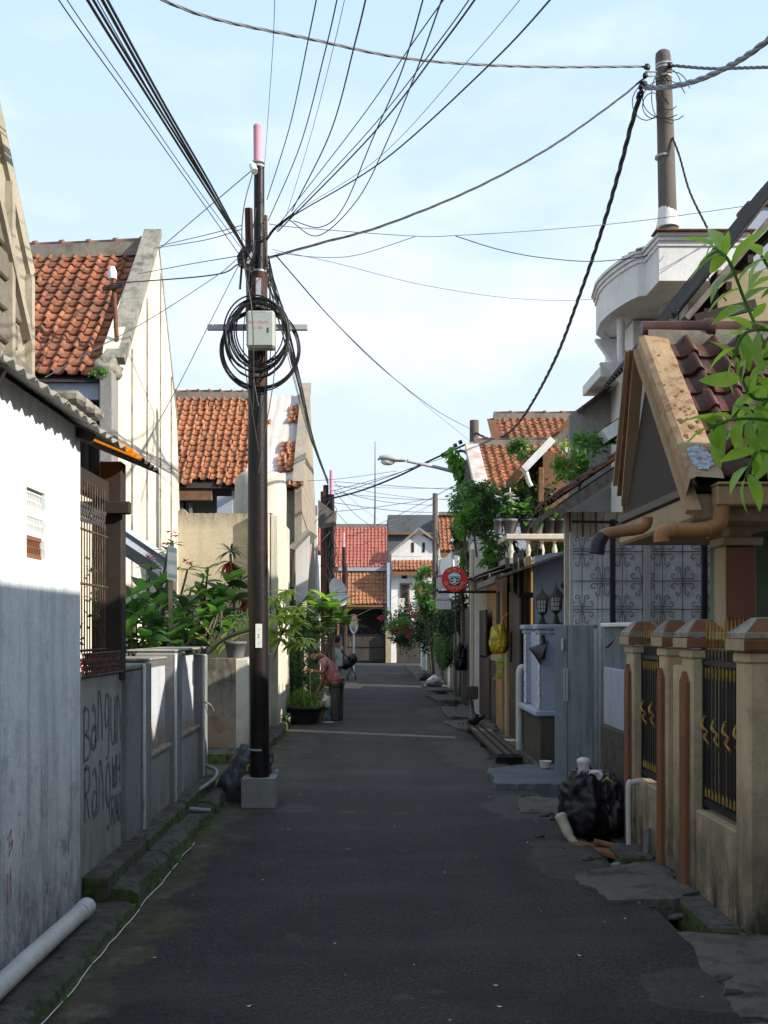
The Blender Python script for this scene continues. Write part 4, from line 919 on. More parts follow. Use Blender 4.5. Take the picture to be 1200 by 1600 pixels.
# ================= RIGHT: porch with rusty gable =================
t = thing('porch_roof', 'steep porch gable with rusty tan flashing and dark mossy clay tiles', 'porch', (3, 8.2, 2.6))
rX = 2.12; Rr = Vector((rX, 8.5, 3.98)); Ee = Vector((rX, 7.18, 2.74)); v = Ee-Rr; v.x = 0
nr, tw = 7, .215; tl = v.length/nr; nc = 17
me = tile_mesh('clay_tile', tw, tl, M['tile_dark'], roll=.06)
MB().prism([(rX+.05, 7.22, 2.68), (rX+.05, 8.5, 3.9), (rX+.05, 9.3, 2.75)], (4, 0, 0)).build('roof_deck', M['wood_dark'], t)
lay_tiles(t, Rr+Vector((.13, 0, .02)), (1, 0, 0), v, nc, nr, tw, tl, me, jit=.008, seed=31)
MB().beam((rX+.02, 8.52, 4.0), (6, 8.52, 4.0), .16, .17).build('ridge_mortar', M['ridge'], t)
mb = None
for k in range(7):
    x0 = rX-.02+k*.52
    MB().tube([(x0, 8.5, 4.10), (x0+.48, 8.5, 4.10), (x0+.5, 8.5, 4.105), (x0+.56, 8.5, 4.105)], [.065, .07, .085, .085], 8).build('ridge_tile', M['tile_dark'], t)
# flashing strip, crinkled
mb = MB(); n = 26; vn = v.normalized(); nn = Vector((1, 0, 0)).cross(-vn); vs = []
for i in range(n+1):
    k = i/n*(v.length+.08)
    for x, h in ((rX-.055, -.13), (rX-.05, .055), (rX-.01, .075), (rX+.08, .07), (rX+.17, .06)):
        vs.append(Vector((x+(.012*noise.noise(Vector((k*9, 0, 0))) if x > rX+.1 else 0), Rr.y, Rr.z+.01))+vn*k+nn*(h+.004*noise.noise(Vector((k*6, x*9, 0)))))
mb.add(vs, [(i*5+j, (i+1)*5+j, (i+1)*5+j+1, i*5+j+1) for i in range(n) for j in range(4)]).build('flashing', M['flash'], t)
mb = MB(); pr_ = []
for k in range(60):
    an = k/60*2*math.pi; q = .105*(1+.35*noise.noise(Vector((math.cos(an)*2, math.sin(an)*2, 5)))+.25*noise.noise(Vector((math.cos(an)*9, math.sin(an)*9, 2))))
    pr_.append(Vector((rX+.06+q*math.cos(an)*.75, Rr.y, Rr.z+.01))+vn*(v.length-.14+q*math.sin(an)*1.35)+nn*(.078-.06*max(0, .055+q*math.cos(an)*.85-.09)))
mb.add(pr_, [tuple(range(60))]).build('paint_patch', M['bluepatch'], t)
pr2 = random.Random(12); mb = MB()
for _ in range(38):
    cx = rX+pr2.uniform(0, .15); ck = pr2.triangular(.1, 1.7, 1.25); s = pr2.uniform(.003, .014)*(2.4 if 1.2 < ck < 1.45 else 1)
    h_ = .0775-.09*max(0, cx-rX-.09); rs_ = [.55+.6*pr2.random() for _ in range(11)]
    o = [Vector((cx+s*math.cos(a_*.571)*rs_[a_], Rr.y, Rr.z+.01))+vn*(ck+s*1.4*math.sin(a_*.571)*rs_[a_])+nn*h_ for a_ in range(11)]
    mb.add(o, [tuple(range(11))])
mb.build('rust_spots', M['rust'], t)
# near rake board, gable infill, far rake boards
ap = Vector((rX-.03, 8.5, 3.93)); nf = Vector((rX-.03, 7.08, 2.52)); ff = Vector((rX+.05, 9.30, 2.84))
MB().beam(ap, nf, .04, .10, up=(1, 0, 0)).build('rake_board', M['tan'], t)
for k, (dx, c_) in enumerate(((0, 'tan'), (-.028, 'wood_mid'), (-.056, 'tan'))):
    MB().beam(ap+Vector((dx, .02+.02*k, .02)), ff+Vector((dx, .03*k, -.02+.09*k)), .028, .09, up=(1, 0, 0)).build('rake_board', M[c_], t)
MB().prism([(rX+.06, 7.35, 2.72), (rX+.06, 8.5, 3.90), (rX+.06, 9.45, 2.72)], (.03, 0, 0)).build('gable_panel', M['asb_dark'], t)
bbox(rX-.02, rX+.04, 7.25, 9.3, 2.66, 2.72, b=.006).build('black_band', M['black'], t)
bbox(rX, 2.9, 7.24, 9.35, 2.48, 2.66, b=.02).build('soffit_box', M['beige'], t)
# gutter fascia
for k in range(5): bbox(rX+.11+k*.62, rX+.11+k*.62+.612, 7.04, 7.16, 2.56, 2.69, b=.01).build('gutter_board', M['tan'], t)
bbox(rX+.11, 6, 7.02, 7.18, 2.692, 2.71, b=.004).build('gutter_lip', M['tan'], t)
box(2.9, 6, 7.24, 8.9, 2.60, 2.66).build('ceiling', M['wood_dark'], t)
def cyl_end(p, r): pass
t2 = thing('rain_pipe', 'tan elbowed rain pipe hanging from the porch gutter, nearer one', 'pipe', (2.2, 7.1, 2.5))
yy = 7.1
MB().tube(cr_pts([P(1128, 786, yy), P(1127, 800, yy), P(1124, 818, yy), P(1108, 826, yy), P(1085, 829, yy)], 5)+[P(1050, 829, yy)], .052, 12).build('pipe', M['tan_pipe'], t2)
MB().tube(cr_pts([P(1052, 829, yy), P(1038, 831, yy), P(1034, 838, yy), P(1034, 847, yy)], 4), .053, 12).build('elbow', M['tan_pipe'], t2)
for q in (1106, 1052): MB().tube([P(q, 828, yy), P(q+3, 828, yy)], .058, 12).build('collar', M['tan_pipe'], t2)
t2 = thing('rain_pipe', 'tan rain pipe ending in a black rubber sleeve below the porch gable', 'pipe', (1.8, 8, 2.4)); yy = 7.9
MB().tube(cr_pts([P(1011, 808, yy), P(1010, 818, yy), P(1000, 826, yy), P(980, 829, yy), P(957, 832, yy), P(945, 835, yy), P(938, 843, yy)], 5), .042, 12).build('pipe', M['tan_pipe'], t2)
MB().tube([P(943, 836, yy), P(935, 848, yy), P(932, 865, yy)], [.048, .056, .058], 12).build('sleeve', M['black'], t2)
# porch column and house wall
t = thing('porch_house', 'green walled house with brown tiled porch column behind the pillared fence', 'house', (3.5, 9, 0))
for k in range(4): bbox(2.47, 2.68, 7.6, 7.81, .3+k*.51, .3+k*.51+.505, b=.006).build('column_tile', M['brown_tile'], t)
bbox(2.455, 2.475, 7.59, 7.82, .3, 2.34).build('column_edge', M['beige'], t)
bbox(2.43, 2.72, 7.56, 7.85, 2.342, 2.40, b=.01).build('column_cap', M['beige'], t); bbox(2.50, 2.66, 7.62, 7.79, 2.402, 2.50, b=.01).build('column_neck', M['beige'], t)
bbox(2.85, 8, 9.0, 9.2, 0, 2.6).build('wall', M['green_wall'], t); bbox(4.0, 8, 9.2, 12.5, 0, 4.3).build('rear_wall', M['beige'], t)
bbox(2.2, 2.9, 6.5, 9, -.1, .06).build('yard_floor', M['cement'], t)
# dark sheet roof high at the right
t = thing('dark_sheet_roof', 'old dark corrugated roof edge with pale rake board above the porch ridge', 'roof', (3, 9.4, 4.4))
sv = Vector((1, 0, 1.28)); sa = P(1062, 484, 9.2); sb = P(1215, 292, 9.2)
u_ = (sb-sa); mb = MB()
corrugated(mb, sa+Vector((0, 0, 0)), (0, 1, 0), u_, 3.0, u_.length+1.4, pitch=.13, amp=.025, thick=.01).build('roof_sheet', M['asb_dark'], t)
MB().beam(P(1070, 500, 9.25), P(1225, 318, 9.25), .12, .05, up=(1, 0, 0)).build('rake_board', M['wood_grey'], t)
for k in range(4): q = P(1105+k*34, 470-k*42+18, 9.6); MB().beam(q, q+Vector((0, 2.3, 0)), .05, .07).build('purlin', M['wood_dark'], t)
MB().beam(P(1085, 500, 9.5), P(1180, 476, 9.5), .06, .09).build('tie_beam', M['wood_dark'], t)
bbox(3.1, 8, 9.8, 10.0, 4.3, 5.0).build('wall', M['beige'], t)

# ================= RIGHT: balcony tower =================
t = thing('balcony_tower', 'white house tower with curved moulded balcony parapet around the concrete pole', 'building', (4, 14, 0))
def P2(x, y): return Vector((x, y, 0))
path = [P2(4.35, 12.6), P2(3.32, 12.6), P2(3.31, 13.15), P2(3.22, 13.2)] + [P2(3.22-.22*math.sin(k/8*math.pi*.5)**.8*1.0, 13.2+1.15*k/8) for k in range(1, 9)] + [P2(3.06, 14.9), P2(3.35, 15.4)]
zb, zt = 5.80, 6.34
def wallstrip(path, z0, z1, off, name, mat, par):
    mb = MB(); n = len(path); vs = []
    nr_ = []
    for i in range(n):
        d = (path[min(i+1, n-1)]-path[max(i-1, 0)]).normalized(); nr_.append(Vector((d.y, -d.x, 0)) if True else 0)
    for i, p in enumerate(path):
        o = p - nr_[i]*off if False else p + nr_[i]*(-off)
        q = p + nr_[i]*.10
        vs += [(o.x, o.y, z0), (o.x, o.y, z1), (q.x, q.y, z1), (q.x, q.y, z0)]
    mb.add(vs, [(i*4+k, (i+1)*4+k, (i+1)*4+(k+1) % 4, i*4+(k+1) % 4) for i in range(n-1) for k in range(4)]); mb.add(vs[:4], [(0, 1, 2, 3)]); mb.add(vs[-4:], [(3, 2, 1, 0)])
    return mb.build(name, mat, par)
wallstrip(path, zb, zt-.14, 0.0, 'parapet', M['white_paint'], t)
wallstrip(path, zt-.14, zt-.09, .02, 'moulding', M['white_paint'], t)
wallstrip(path, zt-.085, zt-.04, .04, 'moulding', M['white_paint'], t)
wallstrip(path, zt-.035, zt, .065, 'moulding', M['white_paint'], t)
bt = random.Random(4)
for k in range(9):
    q = path[min(3+k, len(path)-1)]
    MB().beam(Vector((q.x-.03, q.y, zt+.01)), Vector((q.x+.22, q.y+bt.uniform(-.05, .05), zt+.07+bt.uniform(0, .04))), .16, .015).build('coping_tile', M['tile_dark'] if k % 2 else M['asbestos'], t)
bbox(3.25, 4.4, 12.48, 12.70, zt+.002, zt+.02, b=.003).build('coping_sheet', M['rust'], t)
mb = MB(); mb.add([(p.x+.05, p.y, zb+.02) for p in path]+[(4.35, 15.9, zb+.02)], [tuple(range(len(path)+1))]); mb.add([(p.x+.05, p.y, zb+.10) for p in path]+[(4.35, 15.9, zb+.10)], [tuple(range(len(path)+1))[::-1]]); mb.build('slab', M['white_paint'], t)
bbox(4.2, 8, 13.4, 14.5, 0, 5.8).build('wall', M['beige'], t)
bbox(3.4, 4.199, 14.2, 15.9, 0, 5.8).build('wall', M['white_paint'], t)
bbox(3.05, 3.45, 14.6, 15.8, 5.15, 5.3).build('cornice', M['white_paint'], t)
MB().prism([(3.02, 14.4, 5.3), (3.45, 14.4, 5.3), (3.45, 14.4, 4.9)], (0, .12, 0)).build('bracket', M['white_paint'], t)
MB().prism([(3.1, 15.1, 5.8), (3.45, 15.1, 5.8), (3.45, 15.1, 5.3)], (0, .12, 0)).build('bracket', M['white_paint'], t)
MB().tube(cr_pts([(3.22, 14.1, 5.78), (3.22, 14.1, 5.35), (3.26, 14.1, 5.22), (3.5, 14.1, 5.2)], 5), .05, 10).build('drain_pipe', M['white_paint'], t)
MB().tube([(3.86, 13.5, 3.5), (3.86, 13.5, 5.8)], .055, 10).build('drain_pipe', M['white_paint'], t)
bbox(4.36, 6, 12.7, 13.0, 5.7, 6.7).build('blue_screen', M['blue_wall'], t)
bbox(4.36, 6, 12.65, 13.05, 6.701, 6.75).build('coping_sheet', M['rust'], t)
# grey stepped wall
t = thing('grey_gable_wall', 'bare grey stepped concrete wall between the porch gable and the orange roofs', 'wall', (3, 15.5, 0))
MB().prism([P(888, 660, 15.5)+Vector((0, 0, -4)), P(1005, 560, 15.5)+Vector((0, 0, -5)), P(1005, 566, 15.5), P(942, 597, 15.5), P(940, 612, 15.5), P(890, 648, 15.5)], (0, .15, 0)).build('wall', M['concrete'], t)
MB().beam(P(905, 642, 15.4), P(952, 606, 15.4), .5, .04).build('roof_scrap', M['tile_dark'], t)
bbox(3.25, 3.9, 14.05, 14.15, 0, 4).build('ochre_wall', M['ochre'], t)
MB().beam(P(942, 683, 14), P(985, 655, 14), .3, .16).build('fascia', M['white_paint'], t)
mb = MB(); tile_sheet(mb, P(945, 668, 14.1), P(985, 640, 14.1)-P(945, 668, 14.1), (0, 1, .1), 3, 3, .15, .2).build('roof_tiles', M['tile_dark'], t, kind='stuff')
# carport canopy with weathered rake
t = thing('carport_canopy', 'tiled carport canopy with weathered pale rake board beside the porch gable', 'canopy', (2.6, 12, 2.9))
ca, cb = P(872, 800, 12.2), P(985, 724, 12.2); u_ = cb-ca
MB().beam(ca, cb+u_*.7, .10, .11, up=(0, 0, 1)).build('rake_board', M['wood_grey'], t)
bd = MB(); bd.prism([ca+Vector((0, .05, .02)), cb+u_*.7+Vector((0, .05, .02)), cb+u_*.7+Vector((0, .05, .09)), ca+Vector((0, .05, .09))], (0, 2.2, 0)).build('roof_deck', M['wood_dark'], t)
lay = tile_mesh('clay_tile', .2, .21, M['tile_dark'])
uu = -u_.normalized(); lay_tiles(t, cb+u_*.2+Vector((0, 2.2, .14)), (0, -1, 0), uu, 11, 5, .2, .21, lay, seed=41)
for px_, c_, r_ in ((893, 'galv', .02), (958, 'black', .03), (1012, 'galv', .035), (1102, 'black', .03)):
    q = P(px_, 985, 12.72); bbox(q.x-r_, q.x+r_, 12.72, 12.72+2*r_, 0, 3.05-(0 if px_ > 900 else .15), b=.004).build('post', M[c_], t)
MB().beam(P(893, 815, 12.7), P(1102, 818, 12.7), .03, .03).build('rail', M['black'], t)
# panel wall with scroll grille
t = thing('scroll_grille', 'white panel wall fitted with wrought-iron scroll grille under the carport', 'grille wall', (2.8, 11.7, 0))
for k in range(6): x0 = 2.36+k*.34; bbox(x0, x0+.335, 13.02, 13.06, 0, 2.87, b=.004).build('panel', M['grille_wall'], t)
def spiral(mb, c, s, fx, fz, rot=0):
    pts = []
    for k in range(15):
        a_ = k/14*2.4*math.pi; r_ = s*(.50-.37*k/14); pts.append((r_*math.cos(a_)-s*.5, r_*math.sin(a_)))
    q = [Vector((c[0]+(x if not rot else y)*fx, c[1], c[2]+(y if not rot else x)*fz)) for x, y in pts]
    mb.tube(q, .006, 4, cap=False)
M['scroll_iron'] = simple('faded_iron', (.22, .24, .27), .6, bs=0)
def motif(cx, cz):
    mb = MB()
    for fx in (1, -1):
        for fz in (1, -1):
            pts = cr_pts([(cx, 0, cz+fz*.02), (cx+fx*.05, 0, cz+fz*.035), (cx+fx*.11, 0, cz+fz*.03), (cx+fx*.135, 0, cz+fz*.065), (cx+fx*.11, 0, cz+fz*.09), (cx+fx*.09, 0, cz+fz*.07)], 4)
            mb.tube([Vector((p.x, 12.98, p.z)) for p in pts], .006, 4)
            pts = cr_pts([(cx+fx*.01, 0, cz+fz*.03), (cx+fx*.03, 0, cz+fz*.10), (cx+fx*.03, 0, cz+fz*.15), (cx+fx*.065, 0, cz+fz*.17), (cx+fx*.08, 0, cz+fz*.14), (cx+fx*.06, 0, cz+fz*.13)], 4)
            mb.tube([Vector((p.x, 12.98, p.z)) for p in pts], .006, 4)
    return mb
zs = [P(0, y_, 13.0).z for y_ in (862, 908, 952)]
for r_, z in enumerate(zs):
    for k in range(4):
        x = 2.50+k*.48+(.24 if r_ == 1 else 0)
        motif(x, z).build('scroll', M['scroll_iron'], t)
mb = MB()
for z in zs: mb.tube([(2.36, 12.98, z), (4.2, 12.98, z)], .005, 4)
for k in range(8): mb.tube([(2.50+k*.24, 12.98, 0), (2.50+k*.24, 12.98, 3.1)], .004, 4)
mb.build('bars', M['wire'], t)
t = thing('pink_striped_wall', 'pale pink board wall glimpsed under the carport canopy', 'wall', (3, 13, 0))
for k in range(6): bbox(2.35+k*.16, 2.35+k*.16+.15, 13.3, 13.36, 0, 3.2, b=.004).build('board', M['street_cream'], t)
for k in range(3): bbox(2.40+k*.16, 2.42+k*.16, 13.27, 13.298, 2.0, 3.2).build('batten', M['terracotta'], t)

# ================= RIGHT: pale blue pillars, lanterns =================
t = thing('blue_pillar_wall', 'pale blue fence wall with white quoin strips on a dark stone base', 'fence', (2.3, 15, 0))
for y0 in (14.3, 15.55):
    bbox(2.2, 2.46, y0, y0+.3, .70, 1.76, b=.01).build('pillar', M['blue_white'], t)
    bbox(2.15, 2.51, y0-.05, y0+.35, 1.762, 1.83, b=.015).build('cap', M['blue_white'], t); bbox(2.18, 2.48, y0-.02, y0+.32, 1.70, 1.76, b=.015).build('cap_mould', M['blue_white'], t)
    for k in range(13): bbox(2.175+(.012 if k % 2 else 0), 2.199, y0-.015, y0+.05, .72+k*.075, .72+k*.075+.068, b=.004).build('quoin', M['white_paint'], t)
bbox(2.26, 2.4, 14.6, 15.55, .70, 1.72, b=.01).build('wall', M['blue_white'], t); bbox(2.13, 2.5, 14.25, 15.9, .62, .70, b=.015).build('plinth_band', M['blue_white'], t)
bbox(2.2, 2.5, 14.28, 15.88, -.1, .619, b=.015).build('stone_base', M['stone_dark'], t)
def lantern(label, c):
    t = thing('lantern', label, 'lantern', c, group='lanterns on the pale blue pillars'); c = Vector(c)
    MB().lathe(c, [(.085, 0), (.085, .015), (.05, .03), (.028, .10), (.022, .13), (.05, .16), (.07, .18)], 8).build('stand', M['black'], t)
    MB().lathe(c, [(.062, .185), (.082, .35)], 6).build('glass', M['lamp_glass'], t)
    mb = MB()
    for k in range(6):
        a0_ = k*math.pi/3; mb.tube([c+Vector((.068*math.cos(a0_), .068*math.sin(a0_), .18)), c+Vector((.088*math.cos(a0_), .088*math.sin(a0_), .36))], .006, 4)
        a1_ = a0_+math.pi/6; mb.tube([c+Vector((.058*math.cos(a1_), .058*math.sin(a1_), .18)), c+Vector((.077*math.cos(a1_), .077*math.sin(a1_), .36))], .004, 4)
    for z, r_ in ((.235, .074), (.295, .081)): mb.tube([c+Vector((r_*math.cos(k*math.pi/3), r_*math.sin(k*math.pi/3), z)) for k in range(7)], .004, 4)
    mb.build('cage', M['black'], t)
    MB().lathe(c, [(.11, .36), (.105, .375), (.075, .43), (.035, .465), (.015, .48), (.02, .495), (.006, .51), (.004, .56)], 12).build('roof', M['stone_dark'], t)
lantern('black carriage lantern with frosted panes on the nearer pale blue pillar', (2.42, 14.35, 1.832))
lantern('dim black carriage lantern on the farther pale blue pillar', (2.46, 15.75, 1.832))
t = thing('wall_cone', 'black cone-shaped shade fixed on the pale blue pillar side', 'shade', P(842, 1018, 14.4))
mb = MB(); a_ = P(850, 1012, 14.3); b_ = P(829, 1010, 14.35)
mb.tube([P(827, 1013, 14.35), P(838, 1016, 14.32), P(850, 1020, 14.3)], [.01, .08, .17], 14).build('cone', M['black'], t)
mb = MB().tube([P(848, 992, 14.28), P(851, 1012, 14.28), P(849, 1030, 14.28)], .025, 6).build('bracket', M['black'], t)
t = thing('down_pipe', 'grey PVC downpipe standing in front of the pale blue fence', 'pipe', (2.18, 16.0, 0))
MB().tube(cr_pts([(2.26, 15.95, 1.20), (2.20, 15.95, 1.21), (2.155, 15.95, 1.15), (2.15, 15.95, .9)], 4)+[Vector((2.15, 15.95, .0))], .05, 10).build('pipe', M['pvc'], t)
t = thing('blue_house', 'pale blue plastered house wall behind the lanterns', 'house', (3.2, 17, 0))
MB().prism([(2.42, 16.2, 0), (4, 16.2, 0), (4, 16.2, 3.0), (3.0, 16.2, 2.95), (2.42, 16.2, 2.86)], (0, .2, 0)).build('wall', M['blue_wall'], t)
bbox(2.6, 6, 17.9, 20.5, 0, 2.88).build('side_wall', M['ochre'], t)
MB().prism([P(876, 915, 16.15), P(888, 900, 16.15), P(888, 930, 16.15)], (0, .03, 0)).build('plaque', M['wood_dark'], t)
# dark gates etc
t = thing('brown_plank_gate', 'tall dark brown ribbed gate past the pale blue fence', 'gate', (2.2, 16.7, 0))
for k in range(6):
    y0 = 16.1+k*.20; bbox(2.17, 2.21, y0, y0+.2, .08, 2.36-(0 if k > 2 else .04*(3-k)), b=.008).build('plank', M['gate_dark'], t)
bbox(2.13, 2.165, 16.9, 16.93, 1.25, 1.72).build('handle', M['black'], t)
t = thing('lean_to_porch', 'black framed lean-to with orange panels under a grey plank roof', 'porch', (2.5, 17.5, 0))
for x, y in ((2.28, 16.9), (2.28, 17.6), (2.52, 16.6), (2.28, 18.6)): bbox(x, x+.07, y, y+.07, 0, 3.0, b=.005).build('post', M['black'], t)
bbox(2.26, 2.6, 16.62, 16.68, 2.25, 2.33).build('crossbar', M['black'], t)
for k in range(3): bbox(2.40, 2.43, (16.70, 17.50, 18.05)[k], (17.2, 18.0, 18.5)[k], 1.2, 2.9).build('panel', M['ochre'], t)
ra, rb = P(757, 903, 18.2), P(886, 862, 16.0)
u_ = Vector((1.0, 0, .34)).normalized()
for k in range(6):
    q = Vector((1.80, 16.0+k*.42, 2.52)); MB().beam(q, q+u_*1.2, .40, .035, up=(0, 0, 1)).build('roof_plank', M['wood_grey'], t)
bbox(1.77, 1.82, 15.8, 18.5, 2.44, 2.54, b=.01).build('fascia', M['wood_grey'], t)
t = thing('ochre_shop', 'ochre walled shopfront with brown shutter beyond the brown plank gate', 'house', (2.6, 19, 0))
bbox(2.25, 2.6, 17.55, 19.8, 0, 1.25, b=.01).build('low_wall', M['ochre'], t)
bbox(2.3, 2.6, 18.6, 21.9, 1.251, 2.75).build('wall', M['ochre'], t)
f = bbox(2.26, 2.299, 18.8, 19.9, 1.4, 2.6, b=.01).build('shutter', M['wood_mid'], t)
bbox(2.245, 2.258, 18.95, 19.3, 1.7, 2.45).build('shutter_panel', M['wood_dark'], f); bbox(2.245, 2.258, 19.4, 19.75, 1.7, 2.45).build('shutter_panel', M['wood_dark'], f)
bbox(2.2, 2.3, 18.55, 18.7, 0, 2.7, b=.01).build('pilaster', M['tan'], t); bbox(2.18, 2.4, 18.5, 20.1, 1.2, 1.3, b=.01).build('sill', M['beige'], t)
bbox(2.18, 2.3, 17.75, 17.95, 0, 1.45, b=.01).build('pier', M['beige'], t)
t = thing('awning_row', 'shabby row of patched sheet awnings over the dark shop gates', 'awning', (2.3, 22, 2.7))
ar = random.Random(14)
for k in range(6):
    y0 = 18.4+k*1.25; mb = MB(); corrugated(mb, (2.75, y0, 2.98+ar.uniform(-.06, .08)), (0, 1, 0), (-1, 0, -.33+ar.uniform(-.05, .05)), 1.2, .95+ar.uniform(-.1, .12), pitch=.1, amp=.014).build('awning_sheet', M['asbestos' if k % 2 else 'asb_dark'], t)
for k in range(7): bbox(1.96, 2.0, 18.4+k*1.25, 18.44+k*1.25, 0.05 if k in (3, 6) else 2.5, 2.72).build('strut', M['wood_grey'], t)
t = thing('yellow_bag', 'yellow plastic bag of rubbish hanging from the brown plank gate', 'bag', (2.1, 17.8, 1.3))
bagmesh((2.00, 17.2, 1.60), .15, .15, .25, 9.6).build('bag', M['yellow_bag'], t)
MB().tube([(2.04, 17.2, 1.82), (2.07, 17.18, 1.95), (2.14, 17.15, 2.02)], [.03, .015, .01], 6).build('neck', M['orange_paint'], t)
t = thing('black_side_gate', 'black sheet gate with short top behind the ramp bars', 'gate', (2.2, 21, 0))
for k in range(4): bbox(2.16, 2.20, 20.2+k*.62, 20.2+k*.62+.6, .08, 1.25 if k < 1 else 2.15, b=.01).build('gate_panel', M['gate_dark'], t)
MB().tube([(2.14, 20.3, 1.25), (2.0, 20.3, 1.28)], .02, 5).build('arm', M['black'], t)
t = thing('black_side_gate', 'tall black double gate with white edging between shop awnings', 'gate', (2.2, 23.5, 0))
for k in range(5): bbox(2.15, 2.20, 22.8+k*.75, 22.8+k*.75+.72, .06, 2.25, b=.01).build('gate_panel', M['gate_dark' if k % 2 else 'black'], t)
bbox(2.10, 2.148, 22.72, 22.80, .3, 2.0).build('white_edge', M['street_cream'], t)
bagmesh((2.02, 25.1, 1.1), .15, .2, .32, 3).build('hanging_bag', M['bag'], thing('black_hanging_bag', 'black plastic bag hanging on the tall black gate', 'bag', (2.0, 25.1, .8)))
t = thing('leaning_board', 'pale narrow board with pointed top leaning near the clipped hedge', 'board', (2.1, 27.5, 0))
MB().prism([(2.05, 27.4, .1), (2.2, 27.5, .1), (2.2, 27.5, 1.6), (2.12, 27.5, 1.75), (2.03, 27.4, 1.6)], (0, .05, 0)).build('board', M['street_cream'], t)
bbox(2.16, 2.24, 27.6, 28.5, 0, 1.7).build('frame', M['black'], t)
for k, (px_, lab) in enumerate(((700, 'nearer'), (705, 'farther'))): pass
t = thing('ramp_bars', 'three dark steel channels laid as a ramp beside the brown gate', 'ramp', (1.8, 16.2, .1))
for k in range(3):
    MB().beam((1.66+k*.115, 14.15, .12), (1.66+k*.115, 18.7, .12), .075, .05).build('channel', M['gate_dark'], t)
for yy in (14.3, 16.3, 18.5): bbox(1.62, 1.98, yy, yy+.1, -.02, .09).build('bearer', M['wood_dark'], t)
t = thing('handcart', 'small dark hand truck standing on the ramp bars by the black gate', 'hand truck', (1.8, 18.6, .1))
MB().bbox(1.62, 1.84, 18.9, 18.95, .55, .78, b=.02).build('plate', M['gate_dark'], t)
MB().tube(cr_pts([(1.70, 18.92, .6), (1.74, 18.8, .35), (1.80, 18.6, .22), (1.9, 18.5, .3)], 4), .03, 6).build('frame', M['black'], t)
MB().blob((1.74, 18.6, .22), .1, .12, .1, .3).build('wheel', M['black'], t)
t = thing('drain_grate', 'slotted dark drain grate set in the cement apron', 'grate', (1.75, 19.9, .05))
for k in range(7): bbox(1.55+k*.07, 1.59+k*.07, 19.7, 20.1, .052, .07).build('grate_bar', M['black'], t)

# ================= RIGHT: balcony with balusters, mid houses =================
t = thing('balcony', 'cream balustrade balcony crowded with potted plants over the lean-to', 'balcony', (3, 19, 3))
bbox(2.32, 4.4, 18.9, 19.12, 3.33, 3.43, b=.015).build('rail', M['street_cream'], t); bbox(2.32, 2.52, 19.121, 21.5, 3.33, 3.43, b=.015).build('rail', M['street_cream'], t)
bp = [(.05, 0), (.058, .02), (.032, .04), (.044, .10), (.05, .14), (.034, .21), (.028, .27), (.042, .29), (.048, .315)]
bx = [(2.42, 19.0), (2.72, 19.0), (2.96, 19.0), (3.18, 19.0), (3.4, 19.0), (3.62, 19.0), (3.84, 19.0), (2.42, 19.5), (2.42, 20.0), (2.42, 20.5), (2.42, 21.0)]
first = None
for x, y in bx:
    if first is None:
        first = MB().lathe((x, y, 3.01), bp, 12).build('baluster', M['street_cream'], t); fx_, fy_ = x, y
    else: o = first.copy(); C.objects.link(o); o.location = (x-fx_, y-fy_, 0)
bbox(2.3, 4.6, 18.85, 21.6, 2.90, 3.005).build('slab', M['concrete'], t)
box(4.0, 6, 20.6, 21.6, 2.9, 4.5).build('rear_wall', M['wood_dark'], t)  # shade at the back of the balcony put into the wall colour
t = thing('white_pier', 'plain off-white square pier below the rusty-edged orange roof', 'wall', (2.2, 22, 0))
bbox(2.06, 2.60, 22.0, 23.0, 0, 3.55, b=.01).build('wall', M['white_paint'], t); bbox(1.98, 2.05, 22.0, 22.2, 0, 3.4, b=.01).build('pilaster', M['street_cream'], t)
t = thing('eave_house', 'house with white boxed eave and red roof edge beside the bare grey wall', 'house', (4, 18, 0))
e0, e1 = P(820, 737, 18.5), P(860, 690, 18.5)
MB().prism([e0, P(902, 655, 18.5), P(902, 640, 18.5), P(858, 684, 18.5), P(818, 722, 18.5)], (0, 2.5, 0)).build('roof', M['terracotta'], t)
MB().beam(P(817, 735, 18.3), P(862, 688, 18.3), .30, .12, up=(0, 0, 1)).build('boxed_eave', M['white_paint'], t)
MB().beam(P(862, 694, 18.35), P(900, 664, 18.35), .1, .12, up=(0, 0, 1)).build('boxed_eave', M['wood_grey'], t)
bbox(3.0, 6, 19.2, 21, 2.9, 4.9).build('wall', M['wood_mid'], t); bbox(2.9, 2.99, 19.0, 19.1, 2.9, 4.6).build('post', M['wood_mid'], t)  # shade under the eave put into the wall colour, using brown timber
MB().tube([P(822, 738, 18.3), P(826, 752, 18.3), P(830, 760, 18.3)], .04, 8).build('down_pipe', M['white_paint'], t)
def mid_roof(t, x0, x1, y0, z0, y1, z1, mat, w, nr, seed, flash=True):
    v = Vector((0, y1-y0, z1-z0)); L_ = v.length; nc = int((x1-x0)/w); me = tile_mesh('clay_tile', w, L_/nr, M[mat])
    MB().prism([(x0, y1+.02, z1-.05), (x0, y0, z0-.05), (x0, 2*y0-y1, z1-.05)], (x1-x0, 0, 0)).build('roof_deck', M['wood_dark'], t)
    lay_tiles(t, (x0, y0, z0), (1, 0, 0), v, nc, nr, w, L_/nr, me, jit=.008, seed=seed)
    ridge_caps(t, (x0-.1, y0, z0+.07), (x1, y0, z0+.07), int((x1-x0)/.42), .07)
t = thing('orange_roof_house', 'two-step orange tiled house with rusty white flashing behind the balcony', 'house', (3.5, 26, 0))
mid_roof(t, 2.62, 4.75, 27, 6.35, 24.1, 4.75, 'tile_bright', .195, 15, 51)
